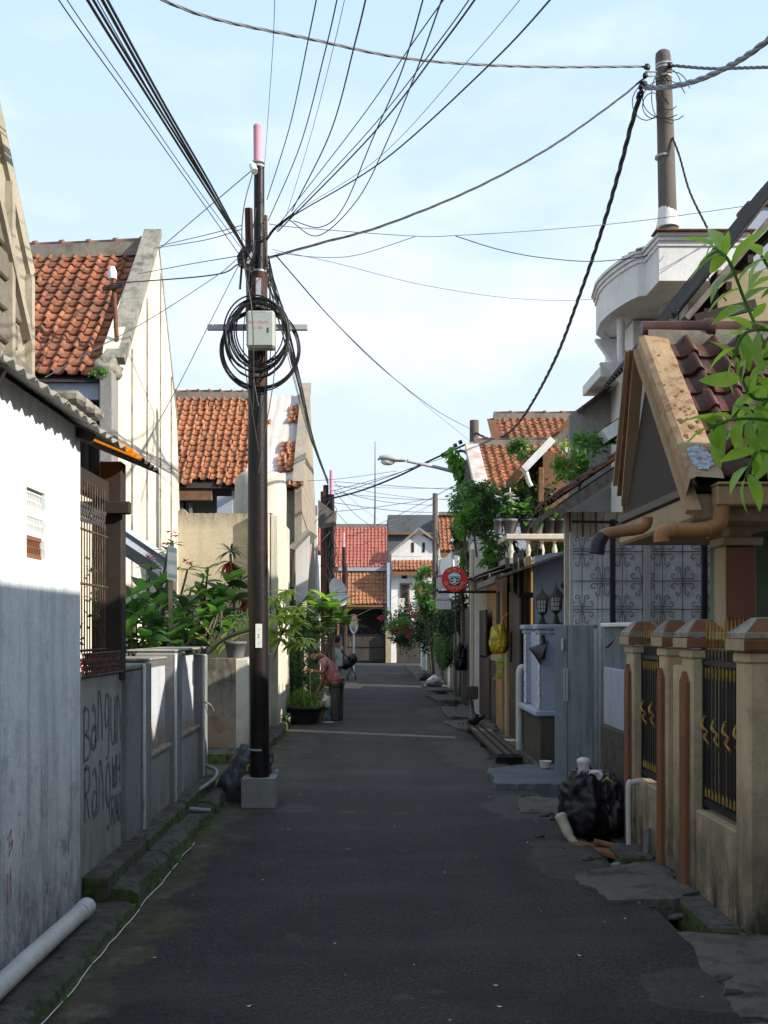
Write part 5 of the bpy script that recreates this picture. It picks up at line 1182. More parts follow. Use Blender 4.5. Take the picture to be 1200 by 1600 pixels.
mb = MB(); mb.add([(2.30, 27.02, 6.42), (2.62, 27.02, 6.45), (2.62, 24.05, 4.82), (2.30, 24.05, 4.78), (2.30, 24.05, 4.62), (2.30, 27.02, 6.25)], [(0, 3, 2, 1), (0, 5, 4, 3)]).build('flashing', M['rust_white'], t)
MB().prism([(2.36, 24.1, 4.7), (2.36, 27, 6.3), (2.36, 29.5, 4.7)], (.05, 0, 0)).build('gable_panel', M['asb_dark'], t)
mid_roof(t, 3.35, 6.0, 29.2, 7.45, 27.6, 6.45, 'tile_bright', .195, 8, 52)
MB().add([(3.07, 29.2, 7.42), (3.36, 29.2, 7.48), (3.36, 27.6, 6.5), (3.07, 27.6, 6.42)], [(0, 3, 2, 1)]).build('flashing', M['terracotta'], t)
bbox(2.5, 4.8, 24.0, 24.12, 4.56, 4.70, b=.01).build('gutter', M['blue_white'], t)
bbox(2.6, 7, 24.4, 29.5, 0, 4.7).build('wall', M['blue_wall'], t); bbox(3.2, 7, 27.5, 29.6, 4.7, 6.5).build('upper_wall', M['white_paint'], t)
t = thing('low_eave_house', 'small house with grey eave and brown soffit beyond the orange roofs', 'house', (3, 34, 0))
MB().prism([P(705, 845, 33), P(724, 815, 33), P(760, 812, 33), P(760, 845, 33)], (0, 1.5, 0)).build('roof', M['concrete'], t)
MB().beam(P(706, 846, 32.9), P(724, 814, 32.9), .3, .14).build('rake', M['white_paint'], t)
MB().prism([P(708, 850, 33.2), P(726, 838, 33.2), P(760, 838, 33.2), P(760, 862, 33.2), P(712, 864, 33.2)], (0, 1, 0)).build('soffit', M['wood_mid'], t)
bbox(2.75, 6, 35.2, 42, 0, 4.5).build('wall', M['white_paint'], t)
MB().tube([(2.45, 33.4, 4.2), (2.5, 33.4, 3.2), (2.7, 33.5, 2.8)], .05, 6).build('down_pipe', M['white_paint'], t)
# boundary walls further down on the right
t = thing('far_boundary_wall', 'low grey boundary wall under the hedge and bougainvillea far down the road', 'wall', (2.4, 40, 0))
bbox(2.35, 2.5, 28.6, 33, 0, 1.5, b=.01).build('wall', M['concrete'], t); bbox(2.35, 2.5, 34.2, 42.6, 0, 1.6, b=.01).build('wall', M['fence_concrete'], t)
bbox(2.3, 2.5, 46.0, 52.0, 0, 1.5, b=.01).build('wall', M['white_paint'], t)
bbox(2.15, 2.35, 47.0, 47.3, 0, 1.75, b=.01).build('pier', M['white_paint'], t)
# signs
t = thing('round_sign', 'round red shop sign with pale bear face and gold lettering on a bracket', 'sign', P(710, 905, 20))
sc_ = 20/F; c_ = P(710, 905, 20); rr_ = 20*sc_
def disc(mb, cx, cz, rx, rz, y, n=24, th=.01):
    return mb.prism([(c_.x+cx*sc_+rx*sc_*math.cos(2*math.pi*k/n), y, c_.z-cz*sc_+rz*sc_*math.sin(2*math.pi*k/n)) for k in range(n)], (0, th, 0))
disc(MB(), 0, 0, 20, 20, 20.0, 40, .06).build('disc', M['red'], t)
mb = MB()
for x in (-7.5, 7.5): disc(mb, x, -8.0, 2.6, 2.2, 19.992)
for x in (-5, 5): disc(mb, x, 8, 3.6, 1.8, 19.990)
mb.build('ears', M['black_print'], t)
mb = MB(); disc(mb, 0, -3.8, 9.8, 6.0, 19.985, 28); disc(mb, 0, 3.6, 6.6, 5.0, 19.984, 24); mb.build('face', M['blue_print'], t)
mb = MB()
for x in (-4.2, 4.2): disc(mb, x, -1.2, 2.4, 1.3, 19.976, 14); disc(mb, x*.9, 3.2, 1.9, 1.4, 19.976, 14)
disc(mb, 0, -2.9, 1.6, .9, 19.975, 12); disc(mb, 0, 6.4, 2.6, .5, 19.975, 12)
mb.box(c_.x-9*sc_, c_.x+9*sc_, 19.974, 19.980, c_.z+3.6*sc_, c_.z+4.1*sc_); mb.build('markings', M['black_print'], t)
def text_mesh(txt, size, mat, parent, name, place):
    """place maps (x, y) on the lettering plane to a world point"""
    cu = bpy.data.curves.new('lettering', 'FONT'); cu.body = txt; cu.size = size; cu.align_x = 'CENTER'; cu.align_y = 'CENTER'; cu.offset = size*.012
    ob = bpy.data.objects.new('lettering', cu); C.objects.link(ob); dg = bpy.context.evaluated_depsgraph_get(); me = bpy.data.meshes.new_from_object(ob.evaluated_get(dg))
    vs = [place(v.co.x, v.co.y) for v in me.vertices]; fs = [tuple(p.vertices) for p in me.polygons]; bpy.data.objects.remove(ob)
    return MB().add(vs, fs).build(name, mat, parent)
def arc_text(txt, r_, a0_, a1_, flip, size):
    for i, ch in enumerate(txt):
        a_ = rad(a0_+(a1_-a0_)*i/(len(txt)-1)); px_, py_ = r_*math.cos(a_), r_*math.sin(a_); tang = a_-math.pi/2 if not flip else a_+math.pi/2
        def pl(x, y, px_=px_, py_=py_, tang=tang): return (c_.x+(px_+x*math.cos(tang)-y*math.sin(tang))*sc_, 19.985, c_.z+(py_+x*math.sin(tang)+y*math.cos(tang))*sc_)
        text_mesh(ch, size, M['cream_print'], t, 'letter', pl)
arc_text('MOI', 14.0, 122, 58, False, 7.5); arc_text('DIMSUM', 14.6, 208, 332, True, 7.0)
MB().tube([c_+Vector((.2, .04, 0)), c_+Vector((.8, .04, 0))], .018, 6).build('bracket', M['black'], t)
MB().tube([c_+Vector((-.30, .05, -.23)), c_+Vector((.8, .05, -.23))], .03, 6).build('bracket', M['black'], t)
t = thing('white_sign_boards', 'pair of faded white board signs fixed to the concrete pole behind the red sign', 'sign', P(694, 930, 27))
def brd(x0, y0, x1, y1, Y, mat, name): a_, b_ = P(x0, y1, Y), P(x1, y0, Y); bbox(a_.x, b_.x, Y, Y+.05, a_.z, b_.z, b=.006).build(name, M[mat], t)
brd(682, 903, 706, 920, 27, 'white_paint', 'board'); brd(682, 925, 702, 936, 27, 'white_paint', 'board'); brd(681, 939, 705, 952, 27, 'white_paint', 'board')
brd(680, 898, 694, 902, 27, 'concrete', 'cap'); brd(680, 936.5, 704, 938.5, 27, 'galv', 'rail')
# ================= POLES =================
PY = 10.9
t = thing('utility_pole', 'black utility pole with pink top, grey cabinet and cable coils on a concrete footing', 'utility pole', (P(405, 1212, PY).x, PY, 0))
a_, b_, c_, d_ = P(406, 1215, PY), P(403, 610, PY), P(405, 440, PY), P(404, 255, PY)
MB().tube([P(407, 1230, PY), a_, P(403, 850, PY), b_], [.098, .098, .096, .094], 18).build('pole', M['pole_black'], t)
MB().tube([b_-Vector((0, 0, .05)), P(405, 540, PY), P(405, 425, PY)], [.085, .082, .08], 16).build('pole', M['pole_rust'], t)
MB().tube([P(405, 432, PY), P(405, 262, PY)], [.056, .052], 14).build('upper_pole', M['pole_black'], t)
MB().tube([P(403.5, 252, PY), P(403, 199, PY)], [.047, .046], 14).build('pink_top', M['pink'], t)
MB().tube([P(403, 200, PY), P(403, 196, PY)], [.048, .044], 14).build('pink_cap', M['pink'], t)
for y_ in (255, 262, 427, 1172): MB().tube([P(404, y_, PY), P(404, y_-3, PY)], [.06 if y_ < 400 else .101 if y_ > 1000 else .086]*2, 16).build('steel_band', M['galv'], t)
MB().tube([P(403, 262, PY)-Vector((.05, .05, 0)), P(398, 268, PY-.12)], .035, 8).build('lamp', M['white'], t)
MB().tube([P(398, 950, PY)+Vector((-.055, .10, 0)), P(392, 560, PY)+Vector((0, .12, 0)), P(389, 450, PY)+Vector((0, .14, 0)), P(386, 318, PY)+Vector((0, .14, 0))], [.03, .04, .045, .04], 12).build('rusty_pole', M['pole_rust'], t)
MB().tube([P(416, 1215, PY)+Vector((0, .06, 0)), P(414, 700, PY)+Vector((0, .07, 0)), P(414, 332, PY)+Vector((0, .08, 0))], .018, 8).build('rust_conduit', M['rust'], t)
MB().prism([(a_.x-.165, PY-.17, -.1), (a_.x+.165, PY-.17, -.1), (a_.x+.165, PY+.17, -.1), (a_.x-.165, PY+.17, -.1)], (0, 0, .385)).build('footing', M['concrete'], t)
q0, q1 = P(327, 517, PY), P(482, 520, PY); bbox(q0.x, q1.x, PY-.14, PY-.10, q0.z-.03, q0.z+.03, b=.006).build('crossarm', M['galv'], t)
q0, q1 = P(385, 543, PY-.3), P(429, 485, PY-.3)
cab = bbox(q0.x, q1.x, PY-.31, PY-.15, q0.z, q1.z, b=.02).build('cabinet', M['cabinet'], t)
bbox(q0.x+.015, q1.x-.015, PY-.322, PY-.308, q0.z+.015, q1.z-.015, b=.006).build('cabinet_door', M['cabinet'], cab)
bbox(q1.x-.068, q1.x-.055, PY-.328, PY-.32, q0.z+.14, q0.z+.19, b=.003).build('latch', M['black'], cab)
bbox(q0.x+.06, q1.x-.08, PY-.325, PY-.32, q1.z-.022, q1.z-.016, b=.002).build('vent_line', M['galv'], cab)
for k in range(9): bbox(q0.x-.004, q0.x+.004, PY-.29, PY-.17, q0.z+.03+k*.035, q0.z+.04+k*.035, b=.002).build('vent_rib', M['cabinet'], cab)
qc = P(406, 503, PY-.33); text_mesh('80G 1306/05', .038, M['pinkink'], cab, 'pink_marking', lambda x, y: (qc.x-.01+x, PY-.3235, qc.z+y)); text_mesh('42 102', .036, M['pinkink'], cab, 'pink_marking', lambda x, y: (qc.x-.025+x, PY-.3235, qc.z-.052+y))
bbox(P(401, 0, PY).x, P(411, 0, PY).x, PY-.13, PY-.09, P(0, 485, PY).z, P(0, 440, PY).z, b=.01).build('junction_box', M['galv'], t)
MB().tube([P(403, 574, PY)-Vector((0, .12, 0)), P(403, 590, PY)-Vector((0, .12, 0)), P(403, 597, PY)-Vector((0, .12, 0))], [.035, .033, .028], 10).build('junction_box', M['pvc'], t)
bbox(P(401, 0, PY).x, P(411, 0, PY).x, PY-.115, PY-.10, P(0, 1012, PY).z, P(0, 975, PY).z, b=.002).build('paper_notice', M['white'], t)
for yy, s_, l_ in ((983, .03, 'TEL'), (994, .055, '2'), (1004, .03, 'DIJUAL')): 
    qn = P(406, yy, PY); text_mesh(l_ if l_ == '2' else '---', s_, M['black_print'], t, 'notice_print', lambda x, y: (qn.x+x*.6, PY-.1165, qn.z+y))
# splice box hanging at the left
t2 = thing('splice_box', 'black cable splice box hung beside the top of the black utility pole', 'box', P(385, 400, PY-.1))
MB().prism([P(377, 388, PY-.2), P(394, 388, PY-.2), P(397, 402, PY-.2), P(388, 417, PY-.2), P(371, 410, PY-.2), P(370, 400, PY-.2)], (0, .14, 0)).build('box', M['black'], t2)
MB().prism([P(388, 400, PY-.205), P(393, 393, PY-.205), P(395, 397, PY-.205), P(389, 412, PY-.205), P(385, 411, PY-.205)], (0, .004, 0)).build('label', M['galv'], t2)
MB().tube([P(378, 412, PY-.1), P(376, 440, PY-.1), P(375, 452, PY-.1)], .012, 5).build('tail', M['cable'], t2)
# coils
def coil(label, c, rx, rz, n, spread, r, mat, seed, yoff):
    t = thing('cable_coil', label, 'cable coil', c, group='cable coils on the utility pole'); cr_ = random.Random(seed)
    for i in range(n):
        pts = []; dx, dz, s = cr_.gauss(0, spread*.25), cr_.gauss(0, spread*.25), 1+cr_.uniform(-spread, spread); dy = cr_.uniform(-.05, .05)
        for k in range(45):
            a_ = 2*math.pi*k/44; pts.append(Vector((c[0]+dx+(rx*s)*math.cos(a_), yoff+dy+.02*math.sin(a_*2+i), c[2]+dz+(rz*s)*math.sin(a_)+(-.05*spread*5*(math.sin(a_) < 0)*cr_.uniform(.7, 1)*abs(math.sin(a_)) ))))
        MB().tube(pts, r*cr_.uniform(.7, 1.2), 5, cap=False).build('loop', mat if i % 5 else M['wire'], t)
coil('thick black cable coil looped behind the grey cabinet on the pole', P(405, 520, PY-.2), .285, .33, 13, .11, .0080, M['cable'], 3, PY-.18)
coil('lower slack cable coil hanging wide under the pole crossarm', P(407, 545, PY-.1), .385, .38, 9, .035, .007, M['cable'], 5, PY-.08)

# concrete pole at right
t = thing('utility_pole', 'tall concrete utility pole rising through the white balcony parapet', 'utility pole', (3.62, 13.6, 0))
RY = 13.6
MB().tube([P(1046, 1000, RY), P(1046, 520, RY), P(1043, 330, RY), P(1040, 210, RY), P(1036, 90, RY), P(1035.5, 83, RY), P(1035.3, 80, RY)], [.125, .118, .112, .104, .095, .088, .06], 20).build('pole', M['pole_conc'], t)
MB().tube([P(1043, 356, RY), P(1043, 345, RY), P(1042.5, 333, RY), P(1042, 325, RY)], [.145, .128, .116, .108], 16).build('plaster_collar', M['white_paint'], t)
MB().tube([P(1046, 520, RY), P(1045, 432, RY)], .121, 16).build('grey_sleeve', M['galv'], t)
for y_ in (101, 106, 120, 244): MB().tube([P(1037, y_, RY), P(1037, y_+3, RY)], .103 if y_ < 200 else .110, 16).build('steel_band', M['galv'], t)
mb = MB(); ir = random.Random(3)
for (x, y_) in ((1008, 118), (1003, 128), (1001, 136), (998, 150), (1002, 145), (1011, 105), (1047, 102), (1007, 132)):
    mb.blob(P(x, y_, RY-.15), .035, .035, .04, .3, n=8, m=5, seed=x)
mb.build('insulators', M['black'], t)
MB().tube([P(1008, 112, RY-.1), P(1026, 112, RY-.1), P(1026, 119, RY-.1), P(1008, 119, RY-.1)], .012, 5).build('bracket', M['galv'], t)
for k, (cx, cy, rx, ry) in enumerate(((1052, 150, 27, 38), (1045, 140, 20, 32), (1020, 165, 16, 20), (1038, 155, 34, 30), (1010, 160, 22, 28), (1030, 150, 12, 34))):
    MB().tube([P(cx+rx*math.cos(a_/20*2*math.pi), cy+ry*math.sin(a_/20*2*math.pi), RY-.12-.02*k) for a_ in range(3, 20)], .006, 4, cap=False).build('loose_loop', M['cable'], t)
# far poles
def fpole(label, px, ytop, Y, r, mat, pink=False, extra=()):
    t = thing('utility_pole', label, 'utility pole', (P(px, 0, Y).x, Y, 0)); x = P(px, 0, Y).x; zt = P(0, ytop, Y).z
    MB().tube([(x, Y, 0), (x, Y, zt-(.75 if pink else 0))], [r*1.1, r*.9], 12).build('pole', M[mat], t)
    if pink: MB().tube([(x, Y, zt-.75), (x, Y, zt)], .065, 10).build('pink_top', M['pink'], t)
    for dx, zz in extra: MB().tube([(x+dx, Y+.1, 0), (x+dx, Y+.1, zz)], r*.9, 10).build('second_post', M['pole_rust'], t)
    rr = random.Random(px); mb = MB()
    for k in range(16):
        z0 = rr.uniform(zt*.3, zt*.85); s = rr.choice((-1, 1)); mb.tube(cr_pts([(x, Y-.1, z0), (x+s*rr.uniform(.05, .25), Y-.12, z0-rr.uniform(.1, .5)), (x+s*rr.uniform(0, .2), Y-.1, z0-rr.uniform(.5, 1.2)), (x, Y-.1, z0-rr.uniform(1, 1.7))], 5), .01, 4)
    mb.build('loose_cables', M['cable'], t, kind='stuff')
    return t
fpole('black pole with pink top and rusty twin post beyond the leafy tree', 518, 735, 34, .10, 'pole_black', True, ((-.18, 6.3), (-.26, 6.1)))
fpole('distant slim pole with pink top in front of the red tiled end house', 537, 832, 56, .09, 'pole_black', True, ((.1, 5.2),))
fpole('concrete pole behind the red round sign near the street end', 680, 771, 45, .12, 'pole_conc')
fpole('concrete pole top standing behind the rusty flashed orange roof', 741, 657, 30, .14, 'pole_conc')
t = thing('street_lamp', 'grey street lamp on a long curved arm reaching over the road', 'street lamp', P(738, 760, 30))
MB().tube(cr_pts([P(737, 775, 30), P(730, 752, 29.8), P(718, 741, 29.6), P(690, 732, 29.3), P(636, 720, 29)], 6), .05, 8).build('arm', M['galv'], t)
hx = [(590, 719, .05, .03), (594, 716, .10, .07), (605, 716.5, .15, .11), (617, 718, .155, .12), (618, 718.5, .13, .10), (628, 719, .12, .09), (634, 719.5, .07, .06)]
mb = MB(); vs = []
for (x, y_, wy, hz_) in hx:
    c0 = P(x, y_, 29)
    for k in range(12): an = 2*math.pi*k/12; vs.append(c0+Vector((0, wy*math.cos(an), hz_*math.sin(an)*(.55 if math.sin(an) < 0 else 1))))
mb.add(vs, [(i*12+k, (i+1)*12+k, (i+1)*12+(k+1) % 12, i*12+(k+1) % 12) for i in range(len(hx)-1) for k in range(12)], True); mb.build('head', M['galv'], t)
MB().blob(P(606, 721.5, 29), .19, .11, .10, .02).build('glass', M['lamp_glass'], t)

# ================= WIRES =================
wn_ = 0
def wire(label, pts, r, mat='cable', group=None, twist=0, name='overhead_cable', cat='cable', n=10, sag=0):
    if group and 'fanning' in group: r *= .75
    if group and 'upper left' in group: r *= .68
    p = cr_pts([P(*q) for q in pts], n); t0 = None
    if twist:
        # resample and wind strands
        dd = [0]
        for i in range(1, len(p)): dd.append(dd[-1]+(p[i]-p[i-1]).length)
        tot = dd[-1]; m = max(60, int(tot/(twist*.11))); m = min(m, 420); q = []; j = 0
        for k in range(m+1):
            s = tot*k/m
            while j < len(dd)-2 and dd[j+1] < s: j += 1
            q.append(p[j].lerp(p[j+1], (s-dd[j])/max(1e-6, dd[j+1]-dd[j])))
        mb = MB()
        for st in range(3):
            o = []
            for k, c0 in enumerate(q):
                tg = (q[min(k+1, m)]-q[max(k-1, 0)]).normalized(); a1 = tg.cross(Vector((0, 0, 1))).normalized(); a2 = tg.cross(a1); an = tot*k/m/twist*2*math.pi+st*2.09
                o.append(c0+(a1*math.cos(an)+a2*math.sin(an))*r*1.05)
            mb.tube(o, r, 5, cap=False)
    else: mb = MB().tube(p, r, 5, cap=False)
    return mb.build(name, M[mat], None, label, cat, group)
g = 'cables rising over the road to the upper left'
for k, (xt, xb, yb, r) in enumerate(((92, 374, 398, .006), (105, 380, 392, .005), (137, 388, 398, .014), (146, 392, 402, .013), (160, 390, 405, .015), (168, 394, 410, .013), (152, 391, 388, .005))):
    lab = ['thin cable to the upper left, outermost of its fan', 'thin cable to the upper left, second from the outer edge of its fan', 'thick cable to the upper left, lower one of the left pair', 'thick cable to the upper left, upper one of the left pair', 'thick cable to the upper left, lower one of the right pair', 'thick cable to the upper left, innermost of its fan', 'thin cable to the upper left running between the two thick pairs'][k]
    dx = (xb-xt)
    wire(lab, [(xt-44, -85, 5.2), (xt, 0, 5.8), (xt+dx*.40, 158+k*1.5, 7.4), (xt+dx*.73, 290+k, 9.0), (xb, yb, PY-.1)], r, 'cable', g)
g = 'cables fanning from the utility pole to the top of the view'
fan = [  # top x, mid, end
 ([(430, -40, 6), (427, 60, 6.8), (419, 180, 8.6), (413, 262, PY)], .003, 'leftmost thin cable of the fan, rising almost straight up'),
 ([(502, -40, 6), (482, 60, 6.8), (452, 200, 9), (417, 312, PY)], .006, 'second cable of the fan, passing right of the pink pole top'),
 ([(535, -40, 6), (508, 80, 7), (468, 230, 9.2), (419, 345, PY)], .006, 'third cable of the fan counted from the pink pole top'),
 ([(547, -40, 6), (522, 70, 7), (486, 210, 9), (447, 338, 10.6)], .003, 'very thin cable of the fan beside the third one'),
 ([(580, -40, 6), (556, 62, 6.8), (515, 210, 9), (456, 330, 10.6)], .0075, 'fourth thick dark cable of the fan, slightly bowed'),
 ([(672, -40, 5.5), (628, 110, 7), (583, 215, 8.6), (536, 325, 10), (500, 355, 10.5), (458, 345, 10.7)], .0065, 'slack cable of the fan that sags into a loop, left one'),
 ([(704, -40, 5.5), (651, 110, 7), (612, 205, 8.6), (560, 310, 10), (498, 368, 10.5), (452, 344, 10.7)], .0065, 'slack cable of the fan that sags into a loop, right one'),
 ([(722, -40, 5.5), (650, 60, 6.6), (560, 190, 8.6), (430, 358, PY)], .0055, 'straight cable of the fan crossing the two slack loops, upper one'),
 ([(760, -40, 5.5), (686, 65, 6.6), (576, 205, 8.8), (432, 360, PY)], .0055, 'straight cable in the close bundle, left one'),
 ([(770, -40, 5.5), (692, 68, 6.6), (580, 212, 8.8), (434, 362, PY)], .0085, 'straight thick cable in the close bundle, right one'),
 ([(845, -40, 5.5), (740, 85, 7), (590, 248, 9), (455, 335, PY)], .003, 'thin cable of the fan left of the outermost thick one'),
 ([(895, -40, 5.5), (768, 98, 7), (600, 250, 9), (478, 325, 10.6), (452, 340, PY)], .008, 'outermost thick cable of the fan, reaching the top right of centre')]
for pts, r, lab in fan: wire(lab, pts, r, 'cable', g)
wire('short thick cable bundle gathering the fan at the utility pole', [(460, 333, PY-.1), (444, 345, PY-.1), (428, 358, PY), (416, 375, PY)], .014)
wire('long twisted cable from upper left to the concrete pole', [(230, -10, 9), (330, 28, 9.6), (480, 60, 10.6), (640, 92, 11.6), (820, 104, 12.6), (1010, 104, 13.5)], .008, 'alu', twist=.8)
wire('twisted cable leaving the concrete pole to the right', [(1046, 102, 13.5), (1110, 107, 13), (1160, 106, 12.6), (1230, 104, 12)], .010, 'alu', twist=.3)
wire('dark twisted cable from the concrete pole down to the black pole', [(1003, 125, 13.5), (960, 160, 13.3), (860, 230, 12.8), (740, 295, 12.2), (600, 352, 11.6), (500, 380, 11.2), (418, 403, PY)], .007, 'cable', twist=1.2)
wire('heavy twisted aluminium cable swinging to the upper right', [(1008, 137, 13.4), (1040, 136, 12.6), (1085, 127, 11.8), (1130, 108, 11), (1180, 78, 10), (1250, 20, 9)], .016, 'alu', twist=.9)
wire('heavy twisted cable dropping from the concrete pole towards the orange roofs', [(1000, 150, 13.4), (985, 200, 14), (968, 265, 15), (940, 360, 16.8), (906, 460, 19), (868, 560, 22), (825, 640, 25.5), (795, 676, 27.5), (768, 686, 28.6), (742, 676, 30)], .017, 'cable', twist=1.2)
wire('thin slack cable tied across the sky between the two poles', [(420, 350, PY), (470, 356, 11), (648, 369, 11.6), (712, 368, 12), (840, 360, 12.6), (1000, 345, 13.2), (1200, 317, 13)], .004, 'wire')
wire('thin drooping cable below the tied one, left part', [(430, 395, PY), (500, 402, 11.2), (560, 398, 11.6), (648, 370, 11.8)], .004, 'wire')
wire('thin drooping cable reaching the white balcony parapet', [(712, 369, 12), (780, 390, 12.3), (850, 403, 12.6), (940, 408, 12.9), (1050, 392, 13), (1140, 360, 12.6), (1200, 312, 12)], .0055, 'cable')
wire('very thin cable passing low across the sky to the tower', [(425, 390, PY), (520, 410, 11.4), (660, 445, 12.4), (800, 466, 13.4), (920, 468, 14.4), (1060, 452, 14.8)], .003, 'wire')
wire('cable from the black pole down to the far concrete pole', [(432, 400, PY), (520, 500, 14), (600, 578, 18), (680, 640, 24), (738, 672, 30)], .007, 'cable')
wire('thin companion cable down to the far concrete pole', [(445, 415, PY), (540, 520, 14), (640, 612, 20), (735, 690, 30)], .004, 'wire')
wire('twisted wire hanging from the concrete pole to the balcony top', [(1051, 215, 13.5), (1062, 245, 13.4), (1078, 300, 13.2), (1105, 356, 13)], .007, 'cable', twist=.25)
wire('slack wire drooping over the dark sheet roof edge', [(1138, 358, 12.6), (1112, 380, 12), (1102, 410, 11), (1110, 440, 10), (1135, 470, 9.6)], .006, 'cable')
mb_ = [((395, 265, PY), (330, 320, 11.5), (250, 388, 13), 'thin light cable from the pole top to the cream gable apex'), ((378, 352, PY), (330, 365, 12), (250, 384, 15), 'thin cable to the roof ridge, upper one'), ((378, 358, PY), (320, 375, 12), (240, 388, 15), 'thin cable to the roof ridge, lower one'),
 ((372, 400, PY), (300, 412, 12.5), (215, 428, 14), 'thin cable to the roof vent pipe, upper one'), ((374, 412, PY), (330, 430, 12), (175, 443, 14.2), 'dark sagging cable to the bracket of the roof vent pipe')]
for a1, a2, a3, lab in mb_: wire(lab, [a1, a2, a3], .005 if 'dark' not in lab else .008, 'wire' if 'dark' not in lab else 'cable')
wire('light cable sweeping down across the cream gable to the corrugated eave', [(370, 405, PY), (340, 430, 10.6), (240, 495, 9.6), (150, 545, 8.8), (70, 590, 7.6)], .004, 'wire')
wire('thin cable from the pole down to the far end of the corrugated eave', [(375, 410, PY), (330, 500, 10.4), (280, 600, 9.6), (218, 712, 8.3)], .004, 'wire')
# bundle down the road to the second pole
g = 'cable bundle running down the left of the road to the second pole'; dr = random.Random(17)
for k in range(12):
    x0 = 418+dr.uniform(-3, 5); y0 = 400+k*4; o = dr.uniform(-5, 6)
    wire('dark cable in the bundle running from the black pole to the second pole', [(x0, y0, PY), (440+o, 500+dr.uniform(-10, 10), 13), (466+o, 600+dr.uniform(-8, 8), 17), (488+o*.6, 690+dr.uniform(-6, 6), 23), (513, 752+dr.uniform(-3, 8), 34)], dr.choice((.005, .006, .008)), 'cable', g, n=6)
# cables hanging along the pole
g = 'slack drop wires looped along the utility pole'
for k in range(7):
    s = -1 if k % 2 else 1; z0 = 300+k*25
    wire('slack drop wire looped loosely along the upper utility pole', [(404+s*4, z0, PY-.1), (404+s*(10+k*2), z0+60, PY-.15), (404+s*(13+k*2), z0+130, PY-.15), (404+s*(8), z0+190+k*8, PY-.15), (404, z0+230+k*10, PY-.15)], .005, 'cable' if k % 3 else 'wire', g, n=6)
wire('pale wire draped down the left of the pole over the cabinet', [(395, 270, PY-.12), (382, 320, PY-.2), (378, 370, PY-.3), (384, 430, PY-.38), (393, 480, PY-.4), (396, 545, PY-.4), (396, 640, PY-.2)], .006, 'wire')
# far web of wires across the street
g = 'web of thin wires crossing above the far end of the road'; fr = random.Random(23)
ends = [((515, 752, 34), (940, 755, 36)), ((517, 760, 34), (900, 742, 40)), ((517, 757, 34), (680, 782, 45)), ((517, 765, 34), (680, 790, 45)), ((517, 775, 34), (735, 690, 30)), ((516, 768, 34), (735, 700, 30)), ((517, 800, 34), (680, 778, 45)), ((537, 840, 56), (680, 785, 45)), ((537, 845, 56), (735, 745, 30)),
 ((400, 750, 24), (620, 736, 30)), ((517, 785, 34), (760, 800, 42)), ((680, 780, 45), (800, 770, 40)), ((680, 785, 45), (600, 830, 62)), ((517, 762, 34), (600, 835, 62)), ((590, 812, 60), (517, 748, 34)), ((517, 770, 34), (820, 768, 38)), ((540, 850, 56), (660, 870, 58)), ((515, 790, 34), (655, 905, 58)), ((440, 875, 20), (517, 780, 34)), ((430, 905, 20), (517, 830, 34)), ((500, 985, 34), (640, 920, 58))]
for a1, b1 in ends:
    m_ = ((a1[0]+b1[0])/2, (a1[1]+b1[1])/2+fr.uniform(2, 12), (a1[2]+b1[2])/2)
    wire('thin wire in the web strung across the far end of the road', [a1, m_, b1], fr.choice((.007, .009, .011)), 'wire', g, n=6)
wire('thick dark cable crossing the road below the street lamp', [(505, 782, 33), (560, 768, 32), (620, 745, 31), (680, 716, 30.4), (738, 690, 30)], .028)
for x, y_ in ((712, 696), (720, 691)): wire('small dark splice on the crossing cable near the far pole' if x == 712 else 'second small dark splice nearer the far pole', [(x-3, y_+1, 30.1), (x+2, y_-1, 30.1)], .06, name='cable_splice', cat='splice', n=2)
wire('thick black sleeve on the crossing cable by the drooping branch', [(690, 712, 30.3), (698, 708, 30.2), (703, 704, 30.2)], .06, name='cable_sleeve', cat='sleeve', n=3)

# ================= SMALL LEFT THINGS =================
t = thing('drain_pipe', 'long white PVC drain pipe lying along the kerb ledge', 'pipe', (-1.7, 5, .14))
MB().tube([(-1.70, 2.5, .125), (-1.70, 4.0, .13), (-1.69, 5.3, .135), (-1.665, 6.3, .14), (-1.665, 6.32, .14)], [.050]*4+[.043], 18).build('pipe', M['pvc'], t)
MB().tube([(-1.667, 6.20, .14), (-1.665, 6.34, .14)], .055, 18).build('socket', M['pvc'], t)
def hole(y, s): 
    mb = MB(); o = []
    for k in range(9): a_ = k/9*2*math.pi; an = rad(62)+s*1.4*math.sin(a_); o.append(Vector((-1.69+.0525*math.cos(an)*1.0, y+s*.09/.06*math.cos(a_)*.7, .135+.0525*math.sin(an))))
    return mb.add(o, [tuple(range(9))])
hole(4.75, .07).build('broken_hole', M['blackish'], t); hole(5.95, .045).build('broken_hole', M['blackish'], t)
t = thing('bent_pipe', 'grey bent hose pipe lying over the kerb by the panel fence', 'pipe', (-1.6, 10, .2))
MB().tube(cr_pts([(-1.76, 11.3, .36), (-1.62, 11.25, .30), (-1.60, 11.0, .25), (-1.66, 10.4, .22), (-1.72, 9.95, .20), (-1.76, 9.8, .17), (-1.70, 9.76, .15)], 6)+[Vector((-1.45, 9.76, .13))], .022, 8).build('pipe', M['grey_pipe'], t)
t = thing('drum_sack', 'dark grey sack with yellow handle slumped behind the pole footing', 'sack', (-1.35, 11.2, 0))
mb = bagmesh((0, 0, 0), .24, .26, .40, 2.0)
mb.v = [Vector((v.x*(1+.15*v.z)+v.z*.34, v.y, v.z)) + Vector((-1.34, 11.3, .17)) for v in mb.v]; mb.build('sack', M['bag_grey'], t)
MB().tube(cr_pts([P(386, 1205, 11.0), P(387, 1197, 11.0), P(391, 1196, 11.0), P(394, 1202, 11.0)], 5), .010, 6).build('handle', M['yellow'], t)
